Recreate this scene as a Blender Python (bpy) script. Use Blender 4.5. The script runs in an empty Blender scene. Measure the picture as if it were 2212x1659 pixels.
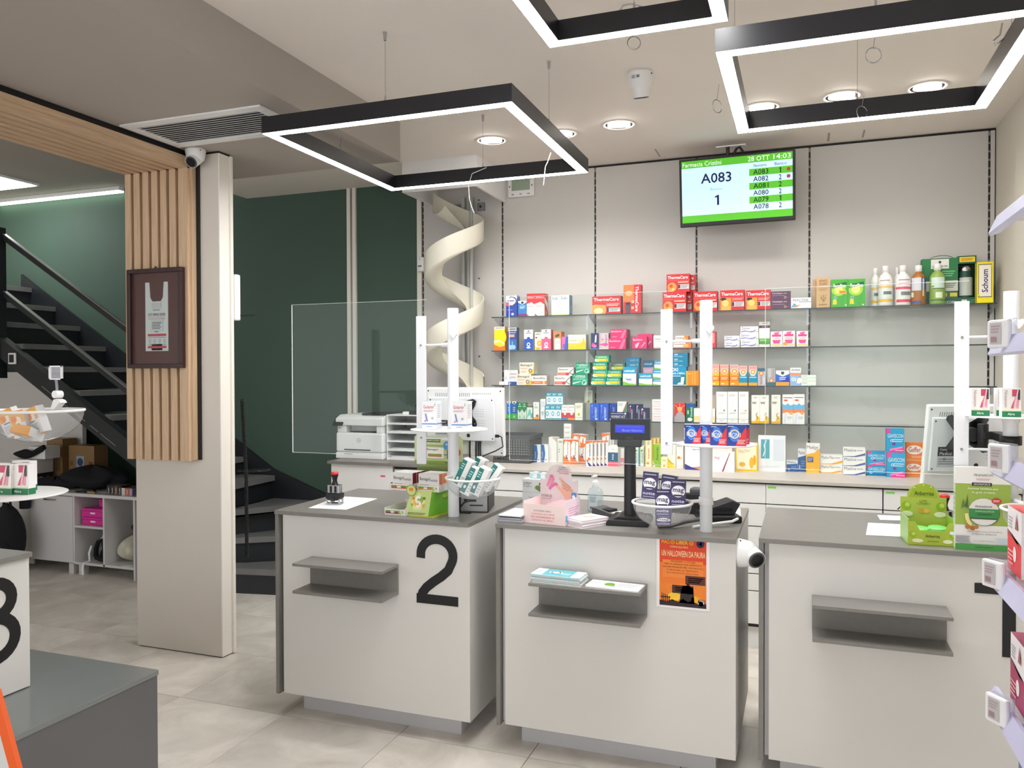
import bpy, bmesh, math, random
from mathutils import Vector, Matrix
random.seed(7)
R = math.radians
scene = bpy.context.scene
col = scene.collection

# ------------------------------------------------------------------ camera
FPX, CX, CY = 1717.0, 1106.0, 829.5
HC = 1.577
_y, _t, _r = R(20.17), R(0.7645), R(-0.155)
FW = Vector((-math.sin(_y)*math.cos(_t), math.cos(_y)*math.cos(_t), -math.sin(_t)))
_rt = Vector((math.cos(_y), math.sin(_y), 0)); _up = _rt.cross(FW)
RT = _rt*math.cos(_r) + _up*math.sin(_r)
UP = -_rt*math.sin(_r) + _up*math.cos(_r)
CAM = Vector((0, 0, HC))
cd = bpy.data.cameras.new('camera'); cam = bpy.data.objects.new('camera', cd); col.objects.link(cam)
cd.sensor_width = 36.0; cd.lens = FPX*36.0/2212.0; cd.clip_start = 0.02
cam.matrix_world = Matrix.Translation(CAM) @ Matrix((RT, UP, -FW)).transposed().to_4x4()
scene.camera = cam

# ------------------------------------------------------------------ world and exposure
w = bpy.data.worlds.new('world'); scene.world = w; w.use_nodes = True
bg = w.node_tree.nodes['Background']
bg.inputs[0].default_value = (0.98, 0.99, 1.0, 1); bg.inputs[1].default_value = 1.6
scene.view_settings.view_transform = 'Standard'; scene.view_settings.look = 'None'
scene.view_settings.gamma = 1.0; scene.view_settings.use_curve_mapping = False
scene.view_settings.exposure = 0.28
LED, DOWN, PANEL, SPOT = 48.0, 16.0, 14.0, 15.0        # emission of the ring tubes, downlights, panel lamps; watts of a downlight

# ------------------------------------------------------------------ pixel of the photograph -> point of the room
def ray(px, py): return FW + RT*((px-CX)/FPX) - UP*((py-CY)/FPX)
def PY(px, py, Y): d = ray(px, py); return CAM + d*(Y/d.y)
def PZ(px, py, Z): d = ray(px, py); return CAM + d*((Z-HC)/d.z)
def PX(px, py, X): d = ray(px, py); return CAM + d*(X/d.x)

# ------------------------------------------------------------------ materials
def s2l(v):
    v = v/255.0
    return v/12.92 if v <= 0.04045 else ((v+0.055)/1.055)**2.4
def C(*c):
    if len(c) == 1:
        h = c[0].lstrip('#'); c = tuple(int(h[i:i+2], 16) for i in (0, 2, 4))
    return tuple(s2l(v) for v in c)
M = {}
def mat(name, c, rough=0.5, metal=0.0, var=0.05, scale=12.0, bump=0.0, bscale=80.0, spec=0.5, stretch=None):
    m = bpy.data.materials.new(name); m.use_nodes = True; nt = m.node_tree; n = nt.nodes; b = n['Principled BSDF']
    b.inputs['Roughness'].default_value = rough; b.inputs['Metallic'].default_value = metal
    b.inputs['Specular IOR Level'].default_value = spec
    tc = n.new('ShaderNodeTexCoord'); mp = n.new('ShaderNodeMapping'); nz = n.new('ShaderNodeTexNoise')
    nz.inputs['Scale'].default_value = scale; nz.inputs['Detail'].default_value = 4
    if stretch: mp.inputs['Scale'].default_value = stretch
    nt.links.new(tc.outputs['Object'], mp.inputs['Vector']); nt.links.new(mp.outputs[0], nz.inputs['Vector'])
    rp = n.new('ShaderNodeValToRGB')
    rp.color_ramp.elements[0].position = 0.3; rp.color_ramp.elements[1].position = 0.7
    rp.color_ramp.elements[0].color = tuple(max(0, v*(1-var)) for v in c)+(1,)
    rp.color_ramp.elements[1].color = tuple(min(1, v*(1+var)) for v in c)+(1,)
    nt.links.new(nz.outputs['Fac'], rp.inputs[0]); nt.links.new(rp.outputs[0], b.inputs['Base Color'])
    if bump > 0:
        n2 = n.new('ShaderNodeTexNoise'); n2.inputs['Scale'].default_value = bscale
        nt.links.new(mp.outputs[0], n2.inputs['Vector'])
        bp = n.new('ShaderNodeBump'); bp.inputs['Strength'].default_value = bump; bp.inputs['Distance'].default_value = 0.002
        nt.links.new(n2.outputs['Fac'], bp.inputs['Height']); nt.links.new(bp.outputs[0], b.inputs['Normal'])
    M[name] = m; return m
def emit(name, c, s):
    m = bpy.data.materials.new(name); m.use_nodes = True; nt = m.node_tree
    b = nt.nodes['Principled BSDF']; b.inputs['Base Color'].default_value = (0.8, 0.8, 0.8, 1)
    b.inputs['Emission Color'].default_value = c+(1,); b.inputs['Emission Strength'].default_value = s
    M[name] = m; return m
def glass(name, tint=(0.95, 0.97, 0.96), refl=1.0, rough=0.0, ior=1.45, haze=0.0):
    m = bpy.data.materials.new(name); m.use_nodes = True; nt = m.node_tree; n = nt.nodes
    n.remove(n['Principled BSDF']); out = n['Material Output']
    tr = n.new('ShaderNodeBsdfTransparent'); tr.inputs[0].default_value = tint+(1,)
    gl = n.new('ShaderNodeBsdfGlossy'); gl.inputs['Roughness'].default_value = rough
    fr = n.new('ShaderNodeFresnel'); ge = n.new('ShaderNodeNewGeometry'); mi = n.new('ShaderNodeMix')   # thin pane: both faces reflect as from outside
    mi.inputs[2].default_value = ior; mi.inputs[3].default_value = 1/ior
    nt.links.new(ge.outputs['Backfacing'], mi.inputs[0]); nt.links.new(mi.outputs[0], fr.inputs[0])
    ml = n.new('ShaderNodeMath'); ml.operation = 'MULTIPLY'; ml.inputs[1].default_value = refl
    nt.links.new(fr.outputs[0], ml.inputs[0])
    mx = n.new('ShaderNodeMixShader'); nt.links.new(ml.outputs[0], mx.inputs[0])
    last = tr
    if haze > 0:
        df = n.new('ShaderNodeBsdfDiffuse'); df.inputs[0].default_value = (0.85, 0.87, 0.9, 1)
        m2 = n.new('ShaderNodeMixShader'); m2.inputs[0].default_value = haze
        nt.links.new(tr.outputs[0], m2.inputs[1]); nt.links.new(df.outputs[0], m2.inputs[2]); last = m2
    nt.links.new(last.outputs[0], mx.inputs[1]); nt.links.new(gl.outputs[0], mx.inputs[2]); nt.links.new(mx.outputs[0], out.inputs[0])
    M[name] = m; return m
def printmat(name, rough=0.42, emis=0.0):
    m = bpy.data.materials.new(name); m.use_nodes = True; nt = m.node_tree; n = nt.nodes; b = n['Principled BSDF']
    at = n.new('ShaderNodeAttribute'); at.attribute_name = 'Col'
    nz = n.new('ShaderNodeTexNoise'); nz.inputs['Scale'].default_value = 40
    mr = n.new('ShaderNodeMapRange'); mr.inputs['To Min'].default_value = rough-0.06; mr.inputs['To Max'].default_value = rough+0.06
    nt.links.new(nz.outputs['Fac'], mr.inputs['Value']); nt.links.new(mr.outputs[0], b.inputs['Roughness'])
    nt.links.new(at.outputs['Color'], b.inputs['Base Color'])
    if emis:
        nt.links.new(at.outputs['Color'], b.inputs['Emission Color']); b.inputs['Emission Strength'].default_value = emis
        b.inputs['Specular IOR Level'].default_value = 0.2
    M[name] = m; return m
printmat('print'); printmat('paper', 0.7); printmat('screen', 0.3, 0.5)

mat('wall_grey', C(206,203,199), 0.6, var=0.015, scale=2.0)
mat('wall_right', C(214,208,196), 0.7, var=0.02, scale=2.0)
mat('green', C(66,90,78), 0.65, var=0.05, scale=1.5, bump=0.1)
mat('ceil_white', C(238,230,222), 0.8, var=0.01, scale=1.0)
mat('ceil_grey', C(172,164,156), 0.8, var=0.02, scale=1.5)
mat('pillar', C(212,205,196), 0.5, var=0.015, scale=3)
mat('pillar_edge', C(238,233,224), 0.4, var=0.01)
mat('counter_white', C(216,214,210), 0.35, var=0.01, scale=3)
mat('slab', C(128,125,120), 0.35, var=0.04, scale=30, bump=0.05, bscale=200)
mat('platform', C(120,124,123), 0.2, var=0.03, scale=3)
mat('platform_side', C(96,96,98), 0.3, var=0.03, scale=3)
mat('plinth', C(196,196,198), 0.4, var=0.01)
mat('black', C(16,16,18), 0.4, var=0.1)
mat('dark', C(34,34,37), 0.45, var=0.1)
mat('led_body', C(28,28,33), 0.35, var=0.05)
mat('black_gloss', C(12,12,14), 0.12, var=0.05)
mat('white', C(238,238,238), 0.35, var=0.01)
mat('white_gloss', C(240,240,242), 0.15, var=0.01)
mat('white_metal', C(236,238,242), 0.25, var=0.01)
mat('spiral', C(236,232,216), 0.35, var=0.015)
mat('steel', C(190,190,192), 0.25, metal=1.0, var=0.03)
mat('metal_grey', C(150,150,150), 0.4, metal=0.6, var=0.03)
mat('rail_metal', C(150,146,142), 0.45, metal=0.3, var=0.03)
mat('stair', C(27,31,36), 0.5, var=0.12, scale=6, bump=0.15)
mat('tread', C(112,112,112), 0.6, var=0.12, scale=5, bump=0.1)
mat('wood', C(206,176,144), 0.55, var=0.13, scale=6, bump=0.1, stretch=(14, 14, 0.8))
mat('wood_y', C(206,176,144), 0.55, var=0.13, scale=6, bump=0.1, stretch=(14, 0.8, 14))
mat('frame_wood', C(52,26,26), 0.3, var=0.15, scale=8)
mat('maroon', C(92,44,46), 0.35, var=0.03)
mat('brass', C(180,150,90), 0.35, metal=0.7, var=0.05)
mat('cardboard', C(140,106,68), 0.75, var=0.06)
mat('cabinet_white', C(206,204,204), 0.4, var=0.01)
mat('drawer_white', C(236,236,234), 0.35, var=0.005)
mat('worktop', C(192,187,179), 0.45, var=0.04, scale=20)
mat('fabric_black', C(14,15,20), 0.9, var=0.3, scale=20, bump=0.4)
mat('rubber', C(22,22,22), 0.6)
mat('grey_plastic', C(86,86,90), 0.45)
mat('crate', C(88,88,90), 0.55)
mat('chute_pipe', C(186,186,184), 0.35, var=0.03)
mat('clear_edge', C(52,62,68), 0.15, var=0.05)
mat('lilac', C(196,196,226), 0.25, var=0.03)
emit('led', (1.0, 0.995, 0.985), LED); emit('down', (1.0, 0.97, 0.92), DOWN); emit('panel', (1.0, 1.0, 0.98), PANEL); emit('strip', (0.85, 1.0, 0.8), 4.0)
glass('glass_screen', (0.94, 0.965, 0.955), 0.45)
glass('glass_shelf', (0.9, 0.95, 0.95), 0.8)
glass('bowl_clear', (0.95, 0.96, 0.97), 0.8, 0.06, 1.35, 0.13)
glass('clear_plastic', (0.9, 0.9, 0.94), 1.0, 0.08, 1.45, 0.18)

def floor_mat(name, seed):
    m = bpy.data.materials.new(name); m.use_nodes = True; nt = m.node_tree; n = nt.nodes; b = n['Principled BSDF']
    tc = n.new('ShaderNodeTexCoord'); oi = n.new('ShaderNodeObjectInfo')
    ad = n.new('ShaderNodeVectorMath'); ad.operation = 'ADD'
    sc_ = n.new('ShaderNodeVectorMath'); sc_.operation = 'SCALE'; sc_.inputs['Scale'].default_value = 30
    cb = n.new('ShaderNodeCombineXYZ'); nt.links.new(oi.outputs['Random'], cb.inputs[0]); nt.links.new(oi.outputs['Random'], cb.inputs[1])
    nt.links.new(cb.outputs[0], sc_.inputs[0]); nt.links.new(tc.outputs['Object'], ad.inputs[0]); nt.links.new(sc_.outputs[0], ad.inputs[1])
    nz = n.new('ShaderNodeTexNoise'); nz.inputs['Scale'].default_value = 3.2; nz.inputs['Detail'].default_value = 7; nz.inputs['Roughness'].default_value = 0.6
    nz.inputs['Distortion'].default_value = 0.7
    nt.links.new(ad.outputs[0], nz.inputs['Vector'])
    rp = n.new('ShaderNodeValToRGB'); e = rp.color_ramp.elements
    e[0].position = 0.32; e[0].color = C(200,193,183)+(1,); e[1].position = 0.68; e[1].color = C(234,228,219)+(1,)
    nt.links.new(nz.outputs['Fac'], rp.inputs[0])
    hs = n.new('ShaderNodeHueSaturation'); mr = n.new('ShaderNodeMapRange')
    mr.inputs['To Min'].default_value = 0.93; mr.inputs['To Max'].default_value = 1.06
    nt.links.new(oi.outputs['Random'], mr.inputs['Value']); nt.links.new(mr.outputs[0], hs.inputs['Value'])
    nt.links.new(rp.outputs[0], hs.inputs['Color']); nt.links.new(hs.outputs[0], b.inputs['Base Color'])
    b.inputs['Roughness'].default_value = 0.38
    M[name] = m
floor_mat('tile', 1)
mat('grout', C(168,162,152), 0.8)

# ------------------------------------------------------------------ mesh helpers
class MB:
    def __init__(s): s.v = []; s.f = []; s.c = []; s.smooth = []
    def add(s, vs, fs, c=None, sm=False):
        o = len(s.v); s.v += [tuple(v) for v in vs]
        for f in fs: s.f.append(tuple(i+o for i in f)); s.c.append(c); s.smooth.append(sm)
        return s
    def box(s, x0, x1, y0, y1, z0, z1, c=None, ch=0.0):
        if ch > 0:   # chamfered vertical profile in x/z extruded in y, edges softened
            pts = [(x0+ch, z0), (x1-ch, z0), (x1, z0+ch), (x1, z1-ch), (x1-ch, z1), (x0+ch, z1), (x0, z1-ch), (x0, z0+ch)]
            return s.prism([(a, b) for a, b in pts], y0, y1, 'y', c)
        v = [(x0,y0,z0),(x1,y0,z0),(x1,y1,z0),(x0,y1,z0),(x0,y0,z1),(x1,y0,z1),(x1,y1,z1),(x0,y1,z1)]
        return s.add(v, [(0,3,2,1),(4,5,6,7),(0,1,5,4),(1,2,6,5),(2,3,7,6),(3,0,4,7)], c)
    def prism(s, pts, a0, a1, axis='y', c=None):
        # pts counter-clockwise in (x,z) for y, (y,z) for x, (x,y) for z
        n = len(pts)
        def mk(p, a): return {'y': (p[0], a, p[1]), 'x': (a, p[0], p[1]), 'z': (p[0], p[1], a)}[axis]
        v = [mk(p, a0) for p in pts]+[mk(p, a1) for p in pts]
        f = [tuple(range(n)), tuple(range(2*n-1, n-1, -1))]
        f += [(i, i+n, (i+1) % n+n, (i+1) % n) for i in range(n)]
        return s.add(v, f, c)
    def quad(s, a, b, c_, d, c=None): return s.add([a, b, c_, d], [(0, 1, 2, 3)], c)
    def cyl(s, p0, p1, r0, r1=None, n=16, c=None, cap=True, sm=True):
        r1 = r0 if r1 is None else r1
        p0, p1 = Vector(p0), Vector(p1); ax = (p1-p0).normalized()
        t = Vector((0, 0, 1)) if abs(ax.z) < 0.9 else Vector((1, 0, 0))
        a = ax.cross(t).normalized(); b = ax.cross(a)
        v = []
        for p, r in ((p0, r0), (p1, r1)):
            for i in range(n):
                q = 2*math.pi*i/n; v.append(p+a*math.cos(q)*r+b*math.sin(q)*r)
        s.add(v, [(i, (i+1) % n, (i+1) % n+n, i+n) for i in range(n)], c, sm)
        if cap: s.add(v, [tuple(range(n-1, -1, -1)), tuple(range(n, 2*n))], c)
        return s
    def tube(s, path, r, n=8, c=None):
        path = [Vector(p) for p in path]; m = len(path); v = []
        prev = None
        for i, p in enumerate(path):
            d = (path[min(i+1, m-1)]-path[max(i-1, 0)]).normalized()
            if prev is None:
                t = Vector((0, 0, 1)) if abs(d.z) < 0.9 else Vector((1, 0, 0)); a = d.cross(t).normalized()
            else:
                a = (prev-d*prev.dot(d)).normalized()
            prev = a; b = d.cross(a); rr = r[i] if isinstance(r, (list, tuple)) else r
            for k in range(n):
                q = 2*math.pi*k/n; v.append(p+a*math.cos(q)*rr+b*math.sin(q)*rr)
        f = [(i*n+k, i*n+(k+1) % n, (i+1)*n+(k+1) % n, (i+1)*n+k) for i in range(m-1) for k in range(n)]
        s.add(v, f, c, True)
        return s.add([v[k] for k in range(n)]+[v[(m-1)*n+k] for k in range(n)], [tuple(range(n-1, -1, -1)), tuple(range(n, 2*n))], c)
    def lathe(s, prof, o=(0, 0, 0), n=24, c=None, sm=True):
        v = []; m = len(prof)
        for r, z in prof:
            for i in range(n):
                q = 2*math.pi*i/n; v.append((o[0]+math.cos(q)*r, o[1]+math.sin(q)*r, o[2]+z))
        f = [(j*n+i, j*n+(i+1) % n, (j+1)*n+(i+1) % n, (j+1)*n+i) for j in range(m-1) for i in range(n)]
        return s.add(v, f, c, sm)
    def disc(s, o, r, z=0, n=24, c=None, up=True):
        v = [(o[0]+math.cos(2*math.pi*i/n)*r, o[1]+math.sin(2*math.pi*i/n)*r, o[2]+z) for i in range(n)]
        return s.add(v, [tuple(range(n)) if up else tuple(range(n-1, -1, -1))], c)
    def xf(s, mtx, start=0):
        for i in range(start, len(s.v)): s.v[i] = tuple(mtx @ Vector(s.v[i]))
        return s
    def mesh(s, name, m, bevel=0.0, smooth=None):
        me = bpy.data.meshes.new(name); me.from_pydata(s.v, [], s.f); me.update()
        if any(c is not None for c in s.c):
            at = me.color_attributes.new('Col', 'FLOAT_COLOR', 'CORNER'); buf = []
            for p, c in zip(me.polygons, s.c):
                c = c or (0.8, 0.8, 0.8)
                for _ in range(p.loop_total): buf += [c[0], c[1], c[2], 1.0]
            at.data.foreach_set('color', buf)
        me.polygons.foreach_set('use_smooth', s.smooth)
        if bevel > 0:
            b = bmesh.new(); b.from_mesh(me)
            bmesh.ops.remove_doubles(b, verts=b.verts, dist=1e-5)
            es = [e for e in b.edges if len(e.link_faces) == 2 and e.calc_face_angle(0) > 0.5]
            bmesh.ops.bevel(b, geom=es, offset=bevel, segments=2, profile=0.5, affect='EDGES', clamp_overlap=True)
            b.to_mesh(me); b.free()
        me.materials.append(M[m] if isinstance(m, str) else m)
        return me
    def build(s, name, m, parent=None, bevel=0.0, loc=None, rot=None):
        o = bpy.data.objects.new(name, s.mesh(name, m, bevel)); col.objects.link(o)
        if parent: o.parent = parent
        if loc is not None: o.location = loc
        if rot is not None: o.rotation_euler = rot
        return o
def tag(o, label=None, cat=None, group=None, kind=None):
    if label: o['label'] = label
    if cat: o['category'] = cat
    if group: o['group'] = group
    if kind: o['kind'] = kind
    return o
def thing(name, label, cat, loc=(0, 0, 0), rz=0.0, group=None):
    o = bpy.data.objects.new(name, None); o.empty_display_size = 0.05; col.objects.link(o)
    o.location = loc; o.rotation_euler = (0, 0, rz)
    return tag(o, label, cat, group)
def struct(name, mb, m, label=None, **k):
    o = mb.build(name, m, **k); return tag(o, label, None, None, 'structure')
def copy_tree(o, parent=None):
    c = o.copy(); col.objects.link(c); c.parent = parent
    for ch in list(o.children): copy_tree(ch, c)
    return c
_ft = {}
def text_mesh(t, bold=0.0):
    bold = 0.0 if any(ch in t for ch in 'MWN') else bold*0.6
    k = (t, bold)
    if k in _ft: return _ft[k]
    cu = bpy.data.curves.new('t', 'FONT'); cu.body = t; cu.resolution_u = 2; cu.offset = bold
    ob = bpy.data.objects.new('t', cu)
    me = bpy.data.meshes.new_from_object(ob)
    vs = [(v.co.x, v.co.y) for v in me.vertices]; fs = [tuple(p.vertices) for p in me.polygons]
    bpy.data.objects.remove(ob); bpy.data.curves.remove(cu); bpy.data.meshes.remove(me)
    if not vs: vs, fs = [(0, 0), (1, 0), (0, 1)], [(0, 1, 2)]
    x0, x1 = min(v[0] for v in vs), max(v[0] for v in vs); y0, y1 = min(v[1] for v in vs), max(v[1] for v in vs)
    r = ([((x-x0)/(x1-x0+1e-9), (y-y0)/(y1-y0+1e-9)) for x, y in vs], fs, (x1-x0)/(y1-y0+1e-9)); _ft[k] = r; return r
LAY = 0.0003
def decals(mb, ds, O, U, V, N, W, H, lay=LAY):
    """flat print on a face: O its lower left corner, U and V unit vectors along it, N its normal; coordinates 0..1"""
    O, U, V, N = Vector(O), Vector(U), Vector(V), Vector(N)
    def at(u, v, k): return O+U*(u*W)+V*(v*H)+N*(lay*k)
    for k, d in enumerate(ds, 1):
        t = d[0]
        if t == 'r':
            _, u0, v0, u1, v1, c = d; mb.add([at(u0, v0, k), at(u1, v0, k), at(u1, v1, k), at(u0, v1, k)], [(0, 1, 2, 3)], c)
        elif t == 'p':
            _, pts, c = d; mb.add([at(u, v, k) for u, v in pts], [tuple(range(len(pts)))], c)
        elif t == 'e':
            _, cu, cv, ru, rv, c = d[:6]; n = 18
            if ru is None: ru = rv*H/W
            if rv is None: rv = ru*W/H
            mb.add([at(cu+ru*math.cos(2*math.pi*i/n), cv+rv*math.sin(2*math.pi*i/n), k) for i in range(n)], [tuple(range(n))], c)
        elif t == 'g':   # ring
            _, cu, cv, ru, th, c = d; n = 22; rv = ru*W/H
            vs = [at(cu+ru*q*math.cos(2*math.pi*i/n), cv+rv*q*math.sin(2*math.pi*i/n), k) for q in (1, 1-th) for i in range(n)]
            mb.add(vs, [(i, (i+1) % n, (i+1) % n+n, i+n) for i in range(n)], c)
        elif t == 't':   # text fitted into box u0,v0,u1,v1 ; optional rot90
            _, s, u0, v0, u1, v1, c = d[:7]; rot = d[7] if len(d) > 7 else 0; bold = d[8] if len(d) > 8 else 0.0
            vs, fs, asp = text_mesh(s, bold)
            if rot == 0: mb.add([at(u0+(u1-u0)*x, v0+(v1-v0)*y, k) for x, y in vs], fs, c)
            elif rot == 1: mb.add([at(u0+(u1-u0)*(1-y), v0+(v1-v0)*x, k) for x, y in vs], fs, c)      # reads upwards
            else: mb.add([at(u0+(u1-u0)*y, v0+(v1-v0)*(1-x), k) for x, y in vs], fs, c)
        elif t == 'l':   # lines of small print as thin bars
            _, u0, v0, u1, v1, nl, c = d
            for i in range(nl):
                b = v1-(v1-v0)*(i+0.25)/nl; hgt = (v1-v0)/nl*0.45; e = u1-(u1-u0)*((i*37) % 5)*0.05
                mb.add([at(u0, b-hgt, k), at(e, b-hgt, k), at(e, b, k), at(u0, b, k)], [(0, 1, 2, 3)], c)
        elif t == 's':   # curved stroke: list of points, width
            _, pts, wd, c = d
            for (a, b) in zip(pts[:-1], pts[1:]):
                A, B = Vector(((b[0]-a[0])*W, (b[1]-a[1])*H)), None
                L = A.length or 1e-6; nx, ny = -A.y/L*wd/2, A.x/L*wd/2
                mb.add([at(a[0]-nx/W, a[1]-ny/H, k), at(b[0]-nx/W, b[1]-ny/H, k), at(b[0]+nx/W, b[1]+ny/H, k), at(a[0]+nx/W, a[1]+ny/H, k)], [(0, 1, 2, 3)], c)
WHT, BLK = C(240,240,240), C(24,24,28)
def carton_mb(w_, h, d, cols, front=(), right=(), top=(), left=()):
    """a folded carton: front at y=0 facing -y, centred in x, standing on z=0"""
    if not isinstance(cols, dict): cols = dict(f=cols)
    f = cols['f']; sd = cols.get('s', f); tp = cols.get('t', f); mb = MB(); a = w_/2; e = 0.0006
    v = [(-a,0,0),(a,0,0),(a,d,0),(-a,d,0),(-a,0,h),(a,0,h),(a,d,h),(-a,d,h)]
    for q, c in (((0,1,5,4), f), ((1,2,6,5), sd), ((3,0,4,7), cols.get('l', sd)), ((2,3,7,6), f), ((4,5,6,7), tp), ((0,3,2,1), tp)):
        mb.add([v[i] for i in q], [(0,1,2,3)], c)
    decals(mb, front, (-a,0,0), (1,0,0), (0,0,1), (0,-1,0), w_, h)
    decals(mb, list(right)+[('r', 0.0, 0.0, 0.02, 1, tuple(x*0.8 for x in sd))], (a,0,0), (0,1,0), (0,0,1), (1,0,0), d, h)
    if left: decals(mb, left, (-a,d,0), (0,-1,0), (0,0,1), (-1,0,0), d, h)
    # tuck flap: folded tongue just proud of the top, with its slit
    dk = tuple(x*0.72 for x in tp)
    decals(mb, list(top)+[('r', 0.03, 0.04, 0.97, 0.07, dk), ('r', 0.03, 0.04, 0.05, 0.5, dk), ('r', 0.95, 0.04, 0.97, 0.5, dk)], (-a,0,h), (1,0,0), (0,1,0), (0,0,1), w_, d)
    return mb
# ================================================================== the room shell
YB, ZC, ZS = 5.45, 3.033, 2.807           # back wall, white ceiling, grey dropped ceiling
RAILS = [-2.72, -2.073, -1.377, -0.679, 0.031, 1.036]
XR = 1.071                                # right wall

# floor: a screed with every tile a piece of its own
fl = struct('floor', MB().box(-8.2, 3.2, -2.6, 5.6, -0.06, -0.006), 'grout')
tme = MB().prism([(-0.2985, -0.012), (0.2985, -0.012), (0.2985, -0.0015), (0.297, 0), (-0.297, 0), (-0.2985, -0.0015)], -0.2985, 0.2985, 'y').mesh('floor_tile', 'tile')
for i in range(-9, 10):
    for j in range(-10, 5):
        cx, cy = -2.86+0.3+0.6*i, 3.065+0.3+0.6*j
        if not (-8.1 < cx < 3.0 and -2.5 < cy < 5.5): continue
        t = bpy.data.objects.new('tile', tme); col.objects.link(t); t.parent = fl; t.location = (cx, cy, 0)

# back wall: dark backing, grey panels between slotted rails
wb = struct('wall_back', MB().box(-2.735, 1.3, YB+0.012, YB+0.1, 0, 3.1), 'black')
edges = RAILS+[XR-0.006]
for k in range(len(edges)-1):
    a, b = edges[k]+0.006, edges[k+1]-0.006 if k < 5 else edges[k+1]
    MB().box(a, b, YB, YB+0.012, 0.0, ZC-0.016).build('wall_panel', 'wall_grey', wb, 0.0015)
for x in RAILS:
    rl = MB().box(x-0.0055, x+0.0055, YB+0.004, YB+0.0125, 0.95, ZC-0.02).build('slotted_rail', 'rail_metal', wb)
    sl = MB(); z = 1.0
    while z < ZC-0.06:
        sl.box(x-0.0048, x+0.0048, YB+0.0025, YB+0.006, z, z+0.038); z += 0.05
    s_ = sl.build('rail_slots', 'black', rl); s_['kind'] = 'stuff'
# green stair wall, left end wall, right wall
struct('wall_green', MB().box(-8.2, -2.765, YB, YB+0.12, 0, 3.35), 'green')
struct('wall_stair_end', MB().box(-7.26, -7.2, 4.7, YB, 1.62, 3.23), 'wall_right')
struct('wall_left', MB().box(-8.3, -8.2, -2.6, YB+0.12, 0, 3.35), 'wall_right')
wr = struct('wall_right', MB().box(XR, XR+0.1, 3.3, YB+0.1, 0, 3.1), 'wall_right')
MB().box(XR-0.02, XR+0.1, 3.3, 4.9, 0, 2.76).build('boxed_pier', 'wall_right', wr)
struct('wall_right_front', MB().box(XR+0.1, XR+1.1, 3.28, 3.3, 0, 3.1).box(XR+1.0, XR+1.1, -2.6, 3.28, 0, 3.1), 'wall_right')
struct('trim_1', MB().box(-2.765, -2.728, YB-0.012, YB+0.02, 0, ZC), 'pillar_edge')
tr2 = struct('trim_2', MB().box(-3.375, -3.345, YB-0.02, YB, 0, ZC), 'pillar_edge')
MB().box(-3.325, -3.295, YB-0.02, YB, 0, ZC).build('track_strip', 'pillar_edge', tr2)
MB().box(-3.345, -3.325, YB-0.008, YB, 0, ZC).build('track_groove', 'metal_grey', tr2)
# ceilings
cl = struct('ceiling', MB().box(-2.2, 3.2, -2.6, YB+0.1, ZC, ZC+0.1).box(-4.34, -2.2, 4.12, YB+0.1, ZC, ZC+0.1), 'ceil_white')
for (a, b) in (((1416, 322), (1424, 337)), ((1424, 337), (1424.5, 338)), ((1789, 287), (1791, 304)), ((1866, 281), (1865, 296))):
    p, q = PZ(*a, ZC), PZ(*b, ZC)
    MB().box(min(p.x, q.x)-0.002, max(p.x, q.x)+0.002, min(p.y, q.y), max(p.y, q.y)+0.01, ZC-0.0006, ZC+0.002).build('hatch_joint', 'ceil_grey', cl)
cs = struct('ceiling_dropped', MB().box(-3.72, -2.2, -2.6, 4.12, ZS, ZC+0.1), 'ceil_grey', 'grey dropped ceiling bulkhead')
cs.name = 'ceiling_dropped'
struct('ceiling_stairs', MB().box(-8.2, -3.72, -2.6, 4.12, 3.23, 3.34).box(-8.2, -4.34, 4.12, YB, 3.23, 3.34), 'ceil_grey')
# light grey wall below the stair flight
struct('wall_understairs', MB().prism([(-8.2, 0), (-5.85, 0), (-5.85, 1.36), (-6.06, 1.5), (-6.06, 1.6), (-8.2, 1.6)], 5.16, 5.2, 'y'), 'wall_grey')

# pillar with its white edge profile
pl = struct('pillar', MB().box(-3.632, -3.034, 3.567, 3.645, 0.006, ZS-0.012), 'pillar')
MB().box(-3.034, -3.024, 3.567, 3.645, 0.006, ZS-0.012).build('edge_profile', 'pillar_edge', pl, 0.002)
MB().box(-3.10, -3.012, 3.645, 3.665, 0.006, ZS-0.012).build('edge_profile', 'pillar_edge', pl, 0.002)
MB().box(-3.62, -3.03, 3.572, 3.66, ZS-0.012, ZS).build('shadow_gap', 'black', pl)
MB().box(-3.62, -3.04, 3.572, 3.66, 0.0, 0.006).build('shadow_gap', 'black', pl)

# oak slat portal: uprights hang on the pillar, the same slats run back along the ceiling
sp = thing('slat_portal', 'oak slatted portal turning from pillar to ceiling beam', 'wood cladding', (-3.41, 3.52, 1.095))
L0 = Vector((-3.41, 3.52, 1.095))
def rel(x0, x1, y0, y1, z0, z1, o): return (x0-o.x, x1-o.x, y0-o.y, y1-o.y, z0-o.z, z1-o.z)
XS0, XS1 = -3.63, -3.185; NS = 7; pit = (XS1-XS0)/NS
BT, BB = 2.775, 2.712
for k in range(NS):
    a = XS0+pit*k; b = a+pit*0.68 if k < NS-1 else XS1
    MB().box(*rel(a, b, 3.50, 3.545, 1.095, BB+0.03, L0)).build('upright_slat', 'wood', sp, 0.0015)
    MB().box(*rel(a, b, -1.2, 3.545, BB, BB+0.032, L0)).build('beam_slat', 'wood_y', sp, 0.0015)
MB().box(*rel(XS0, XS1-0.004, 3.545, 3.56, 1.095, BT, L0)).build('backing_board', 'wood', sp)
MB().box(*rel(XS0, XS1-0.03, -1.2, 3.53, BB+0.028, BT, L0)).build('backing_board', 'wood_y', sp)
MB().box(*rel(XS1-0.03, XS1, -1.2, 3.53, BB+0.028, BT, L0)).build('fascia_board', 'wood_y', sp, 0.0015)
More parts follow.
